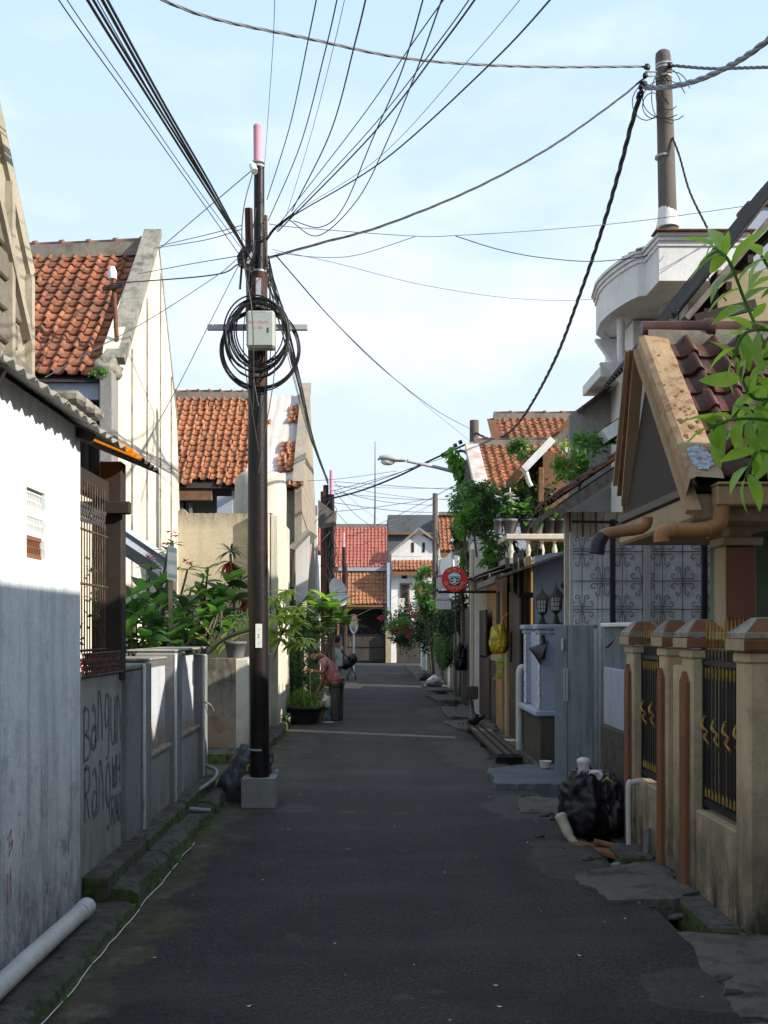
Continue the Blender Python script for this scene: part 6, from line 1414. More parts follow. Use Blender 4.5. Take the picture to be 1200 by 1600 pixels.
MB().tube(cr_pts([(-1.02, 11.1, .25), (-.97, 11.1, .33), (-.98, 11.1, .22)], 4), .012, 6).build('handle', M['blue_white'], t)
box(-1.78, -1.5, 11.36, 11.62, -.5, -.02).build('gutter', M['blackish'], kind='structure')
t = thing('rubble', 'loose broken stones at the alley gutter mouth beside the sack', 'rubble', (-1.6, 11.5, 0))
rb_ = random.Random(4)
for k in range(9): 
    s = rb_.uniform(.04, .10); MB().blob((-1.66+rb_.uniform(-.1, .2), 11.5+rb_.uniform(-.2, .2), .02), s*1.3, s, s*.6, .4, n=8, m=5, seed=k).build('stone', M['kerb'], t)
# garden notice on its pole
t = thing('garden_notice', 'small pale green and white notice on a thin wooden stake among the shrubs', 'sign', P(267, 1030, 12.2))
MB().beam(P(268, 1060, 12.2), P(266, 880, 12.2), .045, .04, up=(0, 1, 0)).build('stake', M['beige'], t)
pl0, pl1 = P(261, 908, 12.15), P(277, 851, 12.15)
MB().prism([P(261, 905, 12.15), P(277, 909, 12.15), P(276, 857, 12.15), P(262, 851, 12.15)], (0, .012, 0)).build('board', M['white'], t)
for (u0, v0, u1, v1, m_) in ((262.5, 854, 275.5, 862, 'leaf_notice'), (262, 875, 275.5, 881, 'leaf_notice'), (262, 896, 275.8, 902, 'leaf_notice')):
    MB().prism([P(u0, v1, 12.147), P(u1, v1+2, 12.147), P(u1, v0+2, 12.147), P(u0, v0, 12.147)], (0, .002, 0)).build('printed_band', M.setdefault('leaf_notice', simple('pale_teal_print', (.33, .52, .46), .6, bs=0)), t)

# ================= PLANTS LEFT =================
pr = random.Random(99)
LB = leaf_mesh('large_leaf', .26, .13, M['leaf'], .3); LBd = leaf_mesh('large_leaf_dark', .24, .12, M['leaf_dark'], .3); LBb = leaf_mesh('large_leaf_bright', .22, .11, M['leaf_mid'], .25)
def shrub(label, base, spots, n_each, meshes, name='shrub', spread=.35, group=None, extra=None, stem_r=.018, s=1.0):
    t = thing(name, label, 'shrub', base, group); base = Vector(base)
    for i, c in enumerate(spots):
        c = Vector(c); mid = base.lerp(c, .5)+Vector((pr.gauss(0, .06), pr.gauss(0, .04), .02))
        MB().tube(cr_pts([base+Vector((pr.gauss(0, .05), pr.gauss(0, .03), 0)), mid, c], 4), [stem_r*(1-.07*k) for k in range(9)], 5).build('stem', M['stem'], t)
        for k in range(n_each):
            f = pr.uniform(.55, 1.0) if k > n_each*.4 else 1.0
            p = mid.lerp(c, f); an = k*2.4+pr.gauss(0, .3); el = pr.uniform(-.25, .75) if k > 3 else pr.uniform(.5, 1.1)
            d = Vector((math.cos(an)*math.cos(el), math.sin(an)*math.cos(el), math.sin(el)))
            leaf_at(pr.choice(meshes), p+d*.02, d, t, s*pr.uniform(.65, 1.2), pr.gauss(0, .4))
    return t
sp1 = [P(x, y_, z) for x, y_, z in ((200, 935, 11.8), (222, 925, 12.2), (212, 960, 11.6), (240, 945, 12), (232, 975, 11.7), (258, 950, 12.4), (205, 985, 11.5), (250, 985, 11.9), (270, 970, 12.3), (285, 950, 12.6), (222, 1000, 11.6), (268, 1000, 12), (195, 965, 11.9), (246, 920, 12.5))]
shrub('broad-leaved dark green shrub filling the yard behind the panel fence', (-2.6, 12.0, .0), sp1[:9], 12, [LB, LBd, LB, LBb], spread=.3, s=1.0)
sp2 = [P(x, y_, z) for x, y_, z in ((300, 940, 15.8), (318, 935, 16.2), (335, 945, 15.7), (310, 965, 15.6), (330, 975, 15.8), (348, 930, 16.2), (345, 965, 15.7), (290, 960, 16), (362, 940, 16), (352, 910, 16.2))]
shrub('big-leaved fig-like shrub growing above the mould-stained garden wall', (-2.55, 15.9, 1.1), sp2, 12, [LB, LBb, LB, LBd], s=1.35)
shrub('low dark shrub between the panel fence and the garden notice', (-2.35, 12.1, .0), sp1[9:]+[P(240, 1010, 12), P(290, 1005, 12.4), P(215, 1020, 11.9)], 13, [LBd, LBd, LB], s=1.1)
# frangipani with pink flowers
LF = leaf_mesh('narrow_leaf', .22, .06, M['leaf'], .2); PT = leaf_mesh('petal', .06, .04, M['petal'], .1)
def frangi(label, base, tips, s=1.0):
    t = thing('frangipani', label, 'shrub', base); base = Vector(base)
    for c, fl in tips:
        c = Vector(c); mid = base.lerp(c, .55)+Vector((pr.gauss(0, .1), pr.gauss(0, .05), 0))
        MB().tube(cr_pts([base, mid, c], 5), [.03*(1-.05*k) for k in range(11)], 6).build('branch', M['stem'], t)
        for k in range(8):
            an = k*2.4; el = pr.uniform(-.1, .7); leaf_at(LF, c, (math.cos(an)*math.cos(el), math.sin(an)*math.cos(el), math.sin(el)), t, s*pr.uniform(.7, 1.2))
        if fl:
            f = thing_part('flower_head', t)
            for k in range(14):
                an = k*2.4; q = c+Vector((pr.gauss(0, .035), pr.gauss(0, .035), .10+pr.gauss(0, .02))); leaf_at(PT, q, (math.cos(an), math.sin(an), pr.uniform(-.2, .8)), f, 1.2*s, name='petal')
frangi('bare-stemmed frangipani with pink flowers by the canopy beam and notice', (-2.75, 12.9, .2), [(P(236, 884, 12.8), True), (P(262, 862, 12.9), True), (P(270, 850, 12.9), True), (P(248, 905, 12.9), False)], .8)
frangi('bare-stemmed frangipani with a single pink bud in front of the beige wall', (-2.85, 16.2, 1.1), [(P(293, 890, 16.3), True), (P(318, 905, 16.2), False), (P(325, 890, 16.4), False), (P(300, 920, 16), False)], 1.0)
# red and green dracaena
LD = leaf_mesh('strap_leaf', .24, .035, M['leaf_dark'], .35); LR = leaf_mesh('red_strap_leaf', .26, .045, M['leaf_red'], .5); LY = leaf_mesh('yellow_leaf', .27, .095, M['leaf_yellow'], .4)
t = thing('red_cordyline', 'tall cordyline with dark green and red leaf rosettes against the beige wall', 'plant', (-2.1, 16.8, 1.1))
MB().tube(cr_pts([(-2.15, 16.8, 1.15), P(366, 960, 16.8), P(362, 900, 16.8), P(360, 865, 16.8)], 5), .022, 6).build('stem', M['stem'], t)
for (x, y_, me_, n_) in ((361, 862, LD, 26), (360, 878, LR, 26), (368, 895, LD, 26), (380, 925, LR, 22), (376, 908, LD, 20), (384, 940, LR, 10)):
    c = P(x, y_, 16.8+pr.uniform(-.1, .1))
    for k in range(n_):
        an = k*2.4; el = pr.uniform(-.5, .9) if me_ is LD else pr.uniform(-1.2, .3); leaf_at(me_, c, (math.cos(an)*math.cos(el), math.sin(an)*math.cos(el), math.sin(el)), t, pr.uniform(.8, 1.25))
def pot(label, c, r, h, mat='pot', par=None):
    t = par or thing('plant_pot', label, 'plant pot', c); MB().lathe(c, [(r*.72, 0), (r*.95, h*.82), (r*1.03, h*.83), (r*1.05, h), (r*.9, h), (r*.88, h*.9)], 18).build('pot', M[mat], t); return t
pot('grey plastic pot on the corner of the mould-stained garden wall', tuple(P(368, 1029, 15.2)-Vector((0, 0, .0))), .155, .24)
shrub('loose leafy plant with orange bloom growing in the grey wall pot', tuple(P(368, 1005, 15.2)), [P(360, 975, 15.2), P(378, 985, 15.2), P(370, 965, 15.3), P(388, 970, 15.3), P(352, 990, 15.2)], 10, [LBb, LF], s=.6, stem_r=.008)
t = thing('dead_branch', 'grey leaning bare branch over the garden wall towards the pole', 'branch', P(320, 1025, 15.1))
MB().tube(cr_pts([P(318, 1030, 15.1), P(345, 1002, 15.1), P(370, 990, 15), P(398, 982, 14.6)], 5), .03, 6).build('branch', M['stem'], t)
for a1, b1 in (((322, 1015), (340, 960)), ((345, 1002), (346, 955)), ((312, 1010), (335, 965))): MB().tube([P(*a1, 15.2), P(*b1, 15.4)], .014, 5).build('twig', M['stem'], t)
t = thing('agave', 'yellow-green strap-leaved plant behind the garden wall', 'plant', P(335, 1025, 15.6))
for k, (dx, dy) in enumerate(((-30, -55), (-10, -70), (8, -50), (20, -30), (-22, -30))):
    LYm = LY; leaf_at(LYm, P(340, 1025, 15.6), P(340+dx, 1025+dy, 15.6)-P(340, 1025, 15.6), t, 2.2)
# plant right of the pole with pale green leaf rosettes
t = thing('schefflera', 'sunlit yellow-green rosette-leaved plant just right of the black pole', 'plant', P(430, 1100, 18.6))
for (x, y_) in ((428, 935), (440, 950), (455, 962), (432, 965), (450, 985), (468, 975), (436, 1000), (460, 1005), (425, 985), (475, 1000), (445, 925), (468, 950)):
    c = P(x, y_, 17.6+pr.uniform(-.3, .4)); MB().tube([P(428, 1030, 18.0), P(440, 990, 17.8), c], .01, 5).build('stem', M['stem'], t)
    for k in range(15): an = k*2.4; el = pr.uniform(-.5, .6); leaf_at(LY, c, (math.cos(an)*math.cos(el), math.sin(an)*math.cos(el), math.sin(el)), t, pr.uniform(.7, 1.1))
# dense shrubs and tree
def tree(label, base, trunk, crowns, mat, size, name='tree', cat='tree', r=.05, group=None, up=.3):
    t = thing(name, label, cat, base, group)
    if trunk:
        MB().tube(cr_pts(trunk, 5), r, 7).build('trunk', M['bark'], t)
    for (c, rad_, n, m_) in crowns: foliage(MB(), c, rad_, n, size, pr, clumps=max(6, n//110), up=up).build('crown', M[m_], t)
    return t
def pinnate(label, base, tips, sc=1.0):
    """fern-like compound leaves: each frond a rachis with paired leaflets"""
    t = thing('feathery_tree', label, 'tree', base); base = Vector(base)
    MB().tube(cr_pts([base, base+Vector((.05, 0, 1.2)), base+Vector((0, 0, 2.0))], 5), .035, 7).build('trunk', M['bark'], t)
    for c in tips:
        c = Vector(c); MB().tube(cr_pts([base+Vector((0, 0, 1.5)), (base+Vector((0, 0, 1.9))).lerp(c, .6), c], 4), .012, 5).build('branch', M['bark'], t)
        for k in range(13):
            an = k*.5+pr.gauss(0, .2); el = pr.uniform(-.2, .7); d = Vector((math.cos(an)*math.cos(el), math.sin(an)*math.cos(el), math.sin(el))); mb = MB(); L_ = pr.uniform(.30, .45)*sc
            sd_ = d.cross(Vector((0, 0, 1))).normalized(); n_ = 11
            for j in range(n_):
                f = j/(n_-1); p = c+d*L_*f-Vector((0, 0, .22*L_*f*f)); w_ = .09*sc*(1-.5*abs(f-.4))
                for s_ in (-1, 1):
                    e_ = p+sd_*s_*w_+d*.025; q_ = d*.022; mb.add([p-q_*.4, p+q_, e_+q_*.5, e_-q_*.4], [(0, 1, 2, 3)])
            mb.build('frond', M['leaf_bright'] if k % 3 else M['leaf_mid'], t)
pinnate('bright feathery-leaved small tree left of the road behind the bending man', (-1.65, 23.5, 0), [P(x, y_, z) for x, y_, z in ((465, 945, 23), (490, 940, 23.4), (512, 950, 23), (530, 965, 23.2), (478, 965, 22.8), (503, 972, 23), (455, 965, 23), (495, 990, 23.2), (540, 975, 23.4), (470, 985, 23), (510, 935, 23.8), (485, 1005, 23), (475, 930, 23.2), (460, 960, 23.4), (500, 955, 23.4), (525, 945, 23.5), (498, 985, 22.8), (450, 950, 23))], 1.15)
tree('dense dark climbing shrub behind the planter tub, left of the bending man', (-1.45, 21.6, 0), [(-1.45, 21.6, 0), (-1.45, 21.6, 1)], [((-1.42, 21.5, 1.1), (.36, .45, .95), 2600, 'leaf_mid'), ((-1.50, 21.9, 1.6), (.4, .5, .6), 1600, 'leaf_dark'), ((-1.2, 21.6, .7), (.25, .3, .5), 900, 'leaf')], None, .06, name='dense_shrub', cat='shrub')
tree('dark foliage mass behind the feathery tree on the left', (-1.9, 26, 0), [(-1.8, 26, 0), (-1.7, 26, 1.5)], [((-1.7, 26, 1.7), (.7, .8, .9), 2200, 'leaf_dark')], None, .08, name='dense_shrub', cat='shrub')
t = thing('planter_tub', 'large dark plastic planter tub on the kerb beside the bending man', 'planter', (-1.35, 20.6, .05))
MB().lathe((-1.33, 20.5, .02), [(.30, 0), (.37, .26), (.40, .27), (.40, .30), (.36, .30), (.35, .24)], 22).build('tub', M['pot_black'], t)
t = thing('feathery_herb', 'low feathery green herb with small orange blooms in the planter tub', 'plant', (-1.33, 20.5, .3))
mb = MB()
for k in range(1700):
    a_, r_ = pr.uniform(0, 6.28), abs(pr.gauss(0, .2)); p = Vector((-1.33+r_*math.cos(a_), 20.5+r_*math.sin(a_), .28+pr.uniform(0, .36)*(1-r_*1.1))); d = Vector((pr.gauss(0, 1), pr.gauss(0, 1), pr.uniform(.3, 2))).normalized(); s_ = d.cross(Vector((pr.gauss(0, 1), pr.gauss(0, 1), 0))).normalized()*.006
    mb.add([p-s_, p+s_, p+d*.09], [(0, 1, 2)])
mb.build('foliage', M['leaf'], t)
for k in range(6): MB().blob((-1.33+pr.uniform(-.3, .25), 20.25, .33+pr.uniform(0, .1)), .015, .015, .015, .1, n=6, m=4).build('bloom', M['orange_paint'], t)
for k, (x, y0_, y1_) in enumerate(((475, 1110, 1065), (450, 1090, 1030), (485, 1050, 1090))): MB().tube([P(x, y0_, 20.3), P(x, y1_, 20.3)], .008, 5).build('stake', M['beige'], t)
t = thing('flower_bucket', 'small brown bucket standing by the man at the planter', 'bucket', (-1.02, 20.6, .03))
MB().lathe(P(498, 1128, 20.6), [(.08, 0), (.10, .24), (.105, .25), (.09, .24)], 14).build('bucket', M['wood_mid'], t)
MB().tube(cr_pts([P(494, 1108, 20.55), P(499, 1096, 20.55), P(504, 1106, 20.55)], 4), .008, 5).build('handle', M['yellow'], t)
t = thing('market_bag', 'translucent plastic shopping bag of greens hanging by the bending man', 'bag', P(510, 1090, 20.7))
mb = bagmesh(P(510, 1103, 20.7), .10, .08, .19, 6.0).build('bag', M['bag_white'], t)
tree('', (0, 0, 0), None, [], None, .05) if False else None
foliage(MB(), P(509, 1106, 20.62), (.09, .05, .14), 160, .05, pr, clumps=5).build('greens', M['leaf_dark'], t, kind='stuff')
MB().tube([P(509, 1090, 20.7), P(508, 1082, 20.7)], [.04, .015], 6).build('neck', M['yellow'], t)

# kerbside convex mirror, satellite dish
t = thing('convex_mirror', 'round convex road mirror with orange and white rim on its post', 'mirror', (P(553, 0, 42).x, 42, 0))
c = P(553, 975, 42)
def tilt(v_): return Matrix.Rotation(rad(-62), 4, 'Z') @ v_
mb = MB(); mb.add([c+tilt(Vector((.29*math.cos(k/24*2*math.pi), -.0, .34*math.sin(k/24*2*math.pi)))) for k in range(24)]+[c+tilt(Vector((0, -.06, 0)))], [(k, (k+1) % 24, 24) for k in range(24)], True); mb.build('mirror_face', M['mirror'], t)
MB().tube([c+tilt(Vector((.30*math.cos(k/24*2*math.pi), 0, .35*math.sin(k/24*2*math.pi)))) for k in range(0, 13)], .035, 6).build('rim', M['orange_paint'], t)
MB().tube([c+tilt(Vector((.30*math.cos(k/24*2*math.pi), 0, .35*math.sin(k/24*2*math.pi)))) for k in range(12, 25)], .035, 6).build('rim', M['white'], t)
MB().tube([(c.x, 42.1, 0), (c.x, 42.1, c.z)], .035, 8).build('post', M['white'], t)
t = thing('satellite_dish', 'pale grey satellite dish mounted beside the second black pole', 'satellite dish', P(528, 925, 33))
c = P(528, 925, 33); mb = MB(); vs = []
ax_ = Vector((.75, -.55, .25)).normalized(); s1 = ax_.cross(Vector((0, 0, 1))).normalized(); s2 = s1.cross(ax_)
for j, (r_, dd_) in enumerate(((.0, -.10), (.15, -.09), (.30, -.045), (.44, .03))):
    for k in range(20): an = 2*math.pi*k/20; vs.append(c+ax_*dd_+(s1*math.cos(an)+s2*math.sin(an))*max(r_, .001))
mb.add(vs, [(j*20+k, (j+1)*20+k, (j+1)*20+(k+1) % 20, j*20+(k+1) % 20) for j in range(3) for k in range(20)], True).build('dish', M['bag_white'], t)
MB().tube([c+ax_*-.1, c+ax_*.35-s2*.1], .015, 5).build('feed_arm', M['galv'], t); MB().tube([c, c+Vector((-.3, .1, -.3))], .03, 6).build('mount', M['galv'], t)
MB().blob(P(541, 925, 33), .05, .05, .04, .1).build('feed', M['orange_paint'], t)
# left far plants / striped posts
t = thing('striped_post', 'orange and white painted post behind the bending man', 'post', (P(497, 0, 28).x, 28, 0))
for k in range(8): bbox(P(494, 0, 28).x, P(500, 0, 28).x, 28, 28.1, .1+k*.2, .3+k*.2, b=.01).build('band', M['orange_paint' if k % 2 else 'white'], t)

# ================= PLANTS RIGHT =================
t = thing('leafy_branch', 'bright green drooping branches of large leaves in front of the porch roof', 'tree', (2.9, 5.6, 0))
MB().tube(cr_pts([(2.95, 5.6, 0), (2.9, 5.6, 2), (2.75, 5.5, 3.6), (2.6, 5.4, 4.2)], 5), .06, 8).build('trunk', M['bark'], t)
LG = leaf_mesh('bright_leaf', .165, .068, M['leaf_bright'], .45, .16)
YB = 4.9
def branch(pts, n, s=1.0, face=(-1, 0, -.25)):
    p = cr_pts([P(*q) for q in pts], 8); MB().tube(p, .007, 6).build('twig', M['leaf'], t)
    for k in range(n):
        f = k/(n-1)*(len(p)-1)*.97; q = p[int(f)]; d = (p[min(int(f)+1, len(p)-1)]-p[max(0, int(f)-1)]).normalized(); sd_ = (-1 if k % 2 else 1)
        side = d.cross(Vector((0, -1, 0))).normalized()
        dirn = d*.45+side*sd_*.8+Vector((-.15+pr.gauss(0, .1), pr.gauss(-.15, .3), -.22+pr.gauss(0, .12)))
        leaf_at(LG, q, dirn, t, s*pr.uniform(.5, 1.18), pr.gauss(0, .6))
    leaf_at(LG, p[-1], (p[-1]-p[-3]), t, s*.9)
branch([(1265, 620, YB), (1205, 555, YB), (1168, 480, YB), (1140, 410, YB-.1), (1118, 388, YB-.1)], 22)
branch([(1265, 500, YB+.3), (1215, 440, YB+.3), (1190, 400, YB+.2)], 12)
branch([(1270, 560, YB-.2), (1215, 520, YB-.2), (1165, 520, YB-.3), (1145, 560, YB-.3)], 14)
branch([(1270, 650, YB), (1215, 625, YB), (1175, 620, YB-.1), (1150, 570, YB-.1)], 13)
branch([(1280, 700, YB-.1), (1210, 660, YB-.1), (1150, 655, YB-.2), (1108, 668, YB-.2)], 20)
branch([(1290, 760, YB-.1), (1230, 720, YB-.1), (1185, 705, YB-.2), (1165, 745, YB-.2)], 14)
branch([(1270, 590, YB+.2), (1220, 600, YB+.2), (1190, 640, YB+.2), (1180, 690, YB+.2)], 14)
tree('potted shrub with pale young leaves growing over the carport canopy', (2.95, 14.6, 3.2), [P(905, 770, 14.2), P(908, 730, 14.2), P(915, 705, 14.2)], [(P(915, 712, 14.2), (.30, .3, .32), 800, 'leaf'), (P(890, 735, 14.2), (.25, .25, .2), 420, 'leaf'), (P(935, 690, 14.2), (.25, .2, .2), 420, 'leaf_mid'), (P(885, 700, 14), (.08, .1, .12), 50, 'leaf_yellow')], None, .07, name='potted_shrub', cat='shrub', r=.012)
tree('leafy mass spilling over the balcony corner above the white pier', tuple(P(757, 830, 20.6)), [P(757, 850, 20.6), P(757, 810, 20.6)], [(P(755, 805, 20.6), (.42, .3, .40), 1500, 'leaf'), (P(735, 780, 21), (.3, .3, .3), 700, 'leaf_dark')], None, .09, name='hanging_shrub', cat='shrub', r=.02)
tree('dark tangle of plants under the boxed eave beside the grey stepped wall', tuple(P(868, 820, 19.4)), [P(868, 830, 19.4), P(865, 780, 19.4)], [(P(860, 775, 19.4), (.42, .3, .45), 1500, 'leaf_dark'), (P(885, 800, 19.2), (.25, .3, .3), 600, 'leaf'), (P(835, 760, 19.8), (.3, .3, .25), 600, 'leaf')], None, .09, name='hanging_shrub', cat='shrub', r=.02)
tree('dark tall bush between the bougainvillea and the white sign boards', (2.35, 36, 0), [(2.35, 36, 0), (2.3, 36, 1.4)], [((2.25, 36, 1.9), (.5, .8, .9), 1900, 'leaf_dark'), ((2.2, 35.5, 2.6), (.35, .5, .4), 500, 'leaf')], None, .12, name='dense_shrub', cat='shrub')
tree('round light green bush in front of the orange tiled roof', (3.2, 22, 4), [P(820, 770, 22), P(818, 720, 22)], [(P(818, 704, 22), (.30, .25, .25), 900, 'leaf_mid')], None, .08, name='round_bush', cat='shrub', r=.015)
crn = [((745, 795), (.35, .5, .45), 1100, 'leaf_dark'), ((770, 775), (.5, .5, .4), 1300, 'leaf_dark'), ((805, 785), (.5, .4, .35), 1100, 'leaf_dark'), ((840, 775), (.4, .4, .4), 900, 'leaf_dark'), ((730, 815), (.3, .3, .3), 700, 'leaf'), ((870, 770), (.4, .4, .4), 800, 'leaf_dark')]
for k, (pxy, r_, n_, m_) in enumerate(crn):
    lab = ['dark bushy shrub at the left corner of the balcony', 'tall dark shrub behind the white flowers on the balcony', 'dark spreading shrub at the middle of the balcony', 'dark shrub under the boxed white eave', 'leafy shrub hanging below the rusty white flashing', 'dark shrub at the right end of the balcony'][k]
    c = P(*pxy, 20.2+.4*(k % 2)); tree(lab, tuple(c-Vector((0, 0, .9))), [c-Vector((0, 0, .9)), c-Vector((.05, 0, .4)), c], [(c, r_, n_, m_), (c+Vector((pr.uniform(-.2, .2), -.2, .15)), tuple(q*.6 for q in r_), n_//4, 'leaf')], None, .075, name='balcony_shrub', cat='shrub', r=.02, group='shrubs crowding the balcony')
pl = [(797, 'grey pot on the balcony rail, under the white flowers', 'pot', .13), (822, 'black pot third along the balcony rail', 'pot_black', .12), (839, 'grey ribbed pot at the middle of the balcony rail', 'pot', .13), (858, 'black pot right of the grey ribbed one on the rail', 'pot_black', .12), (874, 'last black pot at the right end of the balcony rail', 'pot_black', .11), (779, 'small pale pot at the left corner of the balcony rail', 'pot', .09)]
for x, lab, m_, r_ in pl:
    c = P(x, 832, 19.0); c.z = 3.432; pot(lab, tuple(c), r_, .26, m_)
    if m_ != 'beige' or x == 797:
        q = c+Vector((0, 0, .25)); shrub('leafy plant in the '+('cream' if x == 797 else 'rail')+' pot at x', tuple(q), [], 0, [LF]) if False else None
def potplant(label, x, kind):
    c = P(x, 805, 19.0); t = thing('potted_plant', label, 'plant', (c.x, 19.0, 3.68))
    if kind == 'flower':
        for k in range(9):
            q = c+Vector((pr.gauss(-.05, .14), pr.gauss(0, .06), pr.uniform(.05, .38))); MB().tube([(c.x, 19, 3.66), q], .006, 4).build('stem', M['leaf'], t); f = thing_part('flower', t)
            for j in range(9): an = j*2.4; leaf_at(PTW, q, (math.cos(an), math.sin(an), pr.uniform(-.2, .7)), f, 1.3, name='petal')
    for k in range(16): an = k*2.4; el = pr.uniform(-.5, .8); leaf_at(LBb if kind != 'dark' else LBd, c+Vector((0, 0, pr.uniform(-.1, .2))), (math.cos(an)*math.cos(el), math.sin(an)*math.cos(el), math.sin(el)), t, pr.uniform(.7, 1.2))
PTW = leaf_mesh('white_petal', .06, .045, M['petal_white'], .1)
potplant('white flowering plant in the corner pot on the balcony rail', 797, 'flower'); potplant('drooping light green plant in the third pot on the balcony rail', 822, 'leaf'); potplant('dark leafy plant in the grey ribbed pot', 839, 'dark'); potplant('broad-leaved plant in the pot right of the grey ribbed pot', 860, 'leaf')
for x, y_ in ((800, 770), (793, 800), (812, 775)): pass
t = thing('plant_stake', 'thin white stake rising from the balcony pots', 'stake', P(798, 830, 19)); MB().tube([P(798, 830, 19.05), P(797, 762, 19.05)], .01, 5).build('stake', M['white'], t)
tree('light green fern-like plant inside the balcony behind the balusters', (3.6, 19.6, 2.9), None, [(P(862, 852, 19.3), (.38, .2, .20), 700, 'leaf_mid'), (P(800, 860, 19.6), (.4, .2, .2), 500, 'leaf_dark')], None, .08, name='balcony_fern', cat='plant')
tree('spiky-leaved plant beside the white pier under the balcony corner', (2.3, 20.5, 2), None, [(P(777, 862, 20.3), (.22, .2, .4), 420, 'leaf'), (P(770, 885, 20), (.3, .2, .15), 260, 'leaf')], None, .14, name='spiky_plant', cat='plant')
tree('mango branch with drooping leaves left of the rusty flashing', (2.4, 30, 0), [P(745, 760, 29.5), P(730, 710, 29.5), P(712, 705, 29.5)], [(P(713, 722, 29.5), (.20, .3, .38), 330, 'leaf'), (P(722, 730, 29.5), (.2, .3, .5), 260, 'leaf_mid')], None, .22, name='mango_tree', cat='tree', r=.04, up=-1.2)
tree('leafy creeper hanging beside the white pier above the red sign', (2.1, 25.5, 0), [(2.2, 25.6, 0), (2.1, 25.5, 3), P(722, 860, 25.5)], [(P(728, 790, 25.8), (.35, .4, .75), 1300, 'leaf'), (P(722, 885, 25.5), (.28, .3, .5), 750, 'leaf'), (P(720, 830, 25.8), (.25, .3, .4), 500, 'leaf_dark')], None, .11, name='creeper', cat='climber', up=-.4)
tree('dark tree mass below the white sign boards on the right side', (2.3, 29, 0), [(2.3, 29, 0), (2.25, 29, 2)], [(P(712, 962, 28.5), (.38, .7, .75), 1500, 'leaf_dark'), (P(697, 975, 30), (.4, .7, .7), 1300, 'leaf_dark')], None, .11)
tree('pale-leaved frangipani tree beside the far concrete pole', (2.2, 41, 0), [(2.3, 41, 0), (2.1, 41, 2.4)], [(P(664, 900, 41), (.3, .5, .45), 300, 'leaf_mid'), (P(668, 945, 41), (.4, .6, .6), 700, 'leaf_dark'), (P(660, 925, 40), (.3, .4, .5), 260, 'leaf')], None, .18)
t = tree('wide bougainvillea bush with magenta flowers near the end of the road', (2.2, 44, 0), [(2.4, 44, 0), (2.2, 44, 1.5)], [(P(650, 975, 44), (.9, 1.0, 1.0), 2800, 'leaf_dark'), (P(625, 978, 43), (.5, .5, .5), 700, 'leaf'), (P(672, 985, 42), (.55, .8, .9), 1400, 'leaf_dark'), (P(620, 990, 44), (.4, .5, .5), 500, 'leaf_dark')], None, .13, name='bougainvillea', cat='shrub')
for (x, y_, s_) in ((646, 962, 1.2), (648, 972, .9), (626, 974, 1), (625, 982, 1.1), (632, 978, .6), (642, 978, 1), (650, 978, .9), (642, 985, .7), (619, 986, .8), (618, 984, .5), (634, 986, .5), (641, 952, .8), (687, 982, 1.1), (636, 994, .5), (655, 972, .5), (658, 985, .5), (657, 945, .6), (610, 965, .5)):
    foliage(MB(), P(x, y_, 42.9 if x < 680 else 40.9), (.09*s_, .08, .08*s_), 34, .08, pr, clumps=3, asp=.8).build('flower_cluster', M['petal'], t)
tree('bougainvillea sprig with one magenta cluster at the carport corner', P(595, 960, 52)-Vector((0, 0, .5)), [P(607, 975, 52), P(602, 960, 52), P(594, 966, 52)], [(P(603, 958, 52), (.25, .2, .25), 120, 'leaf'), (P(594, 966, 52), (.16, .1, .12), 60, 'petal')], None, .12, name='bougainvillea_sprig', cat='shrub', r=.02)
t = thing('clipped_hedge', 'bright green clipped hedge bulging over the low wall on the right', 'hedge', (2.3, 30.5, 0))
foliage(MB(), (2.02, 30.5, 1.2), (.26, 1.5, .55), 7000, .06, pr, clumps=60).build('crown', M['leaf_mid'], t)
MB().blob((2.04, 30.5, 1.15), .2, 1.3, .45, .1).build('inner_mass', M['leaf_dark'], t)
t = thing('banana_leaf_plant', 'single round green leaf plant above the clipped hedge', 'plant', P(708, 990, 29)); leaf_at(leaf_mesh('round_leaf', .5, .45, M['leaf'], .3), P(700, 988, 29), (.9, -.3, .3), t, 1.0); leaf_at(leaf_mesh('round_leaf', .5, .45, M['leaf'], .3), P(705, 992, 29), (.3, -.5, -.5), t, .8)
tree('weedy yellow-green plant beside the ochre shop pier', (2.15, 18.1, .9), None, [((2.15, 18.15, 1.3), (.07, .1, .28), 160, 'leaf_yellow'), ((2.13, 18.2, .95), (.1, .08, .06), 60, 'leaf_yellow')], None, .06, name='weed', cat='plant')
for k, (x, y, lab) in enumerate(((1.9, 33, 'grey stone lump at the wall foot far down the right side'), (2.0, 35, 'pale bagged rubbish at the wall foot far down the right side'), (1.85, 37, 'small dark heap beyond the pale bagged rubbish'))):
    t = thing('roadside_heap', lab, 'heap', (x, y, 0)); MB().blob((x, y, .14), .25, .35, .16, .3, seed=k).build('heap', M[['concrete', 'bag_white', 'soil'][k]], t)
tree('low weed tuft growing at the mossy kerb by the left planter', (-1.55, 19.2, .1), None, [((-1.53, 19.2, .2), (.08, .2, .12), 200, 'leaf_dark')], None, .06, name='weed', cat='plant')
tree('small green sprout on the corner pier of the cream gable house', P(162, 585, 13.8), None, [(P(158, 585, 13.8), (.13, .08, .05), 90, 'leaf_mid')], None, .06, name='sprout', cat='plant')
tree('bright pink flowers and leaves caught behind the grille rail', (-1.9, 7.5, 1.4), None, [((-1.9, 7.4, 1.52), (.06, .35, .07), 90, 'petal'), ((-1.95, 7.6, 1.9), (.05, .3, .3), 60, 'leaf_mid')], None, .05, name='flowering_plant', cat='plant')
tree('fallen brown leaf on the mossy asphalt edge at the left', (-.85, 7.9, .01), None, [((-1.05, 7.85, .012), (.03, .03, .003), 3, 'orange_paint')], None, .03, name='fallen_leaf', cat='leaf')

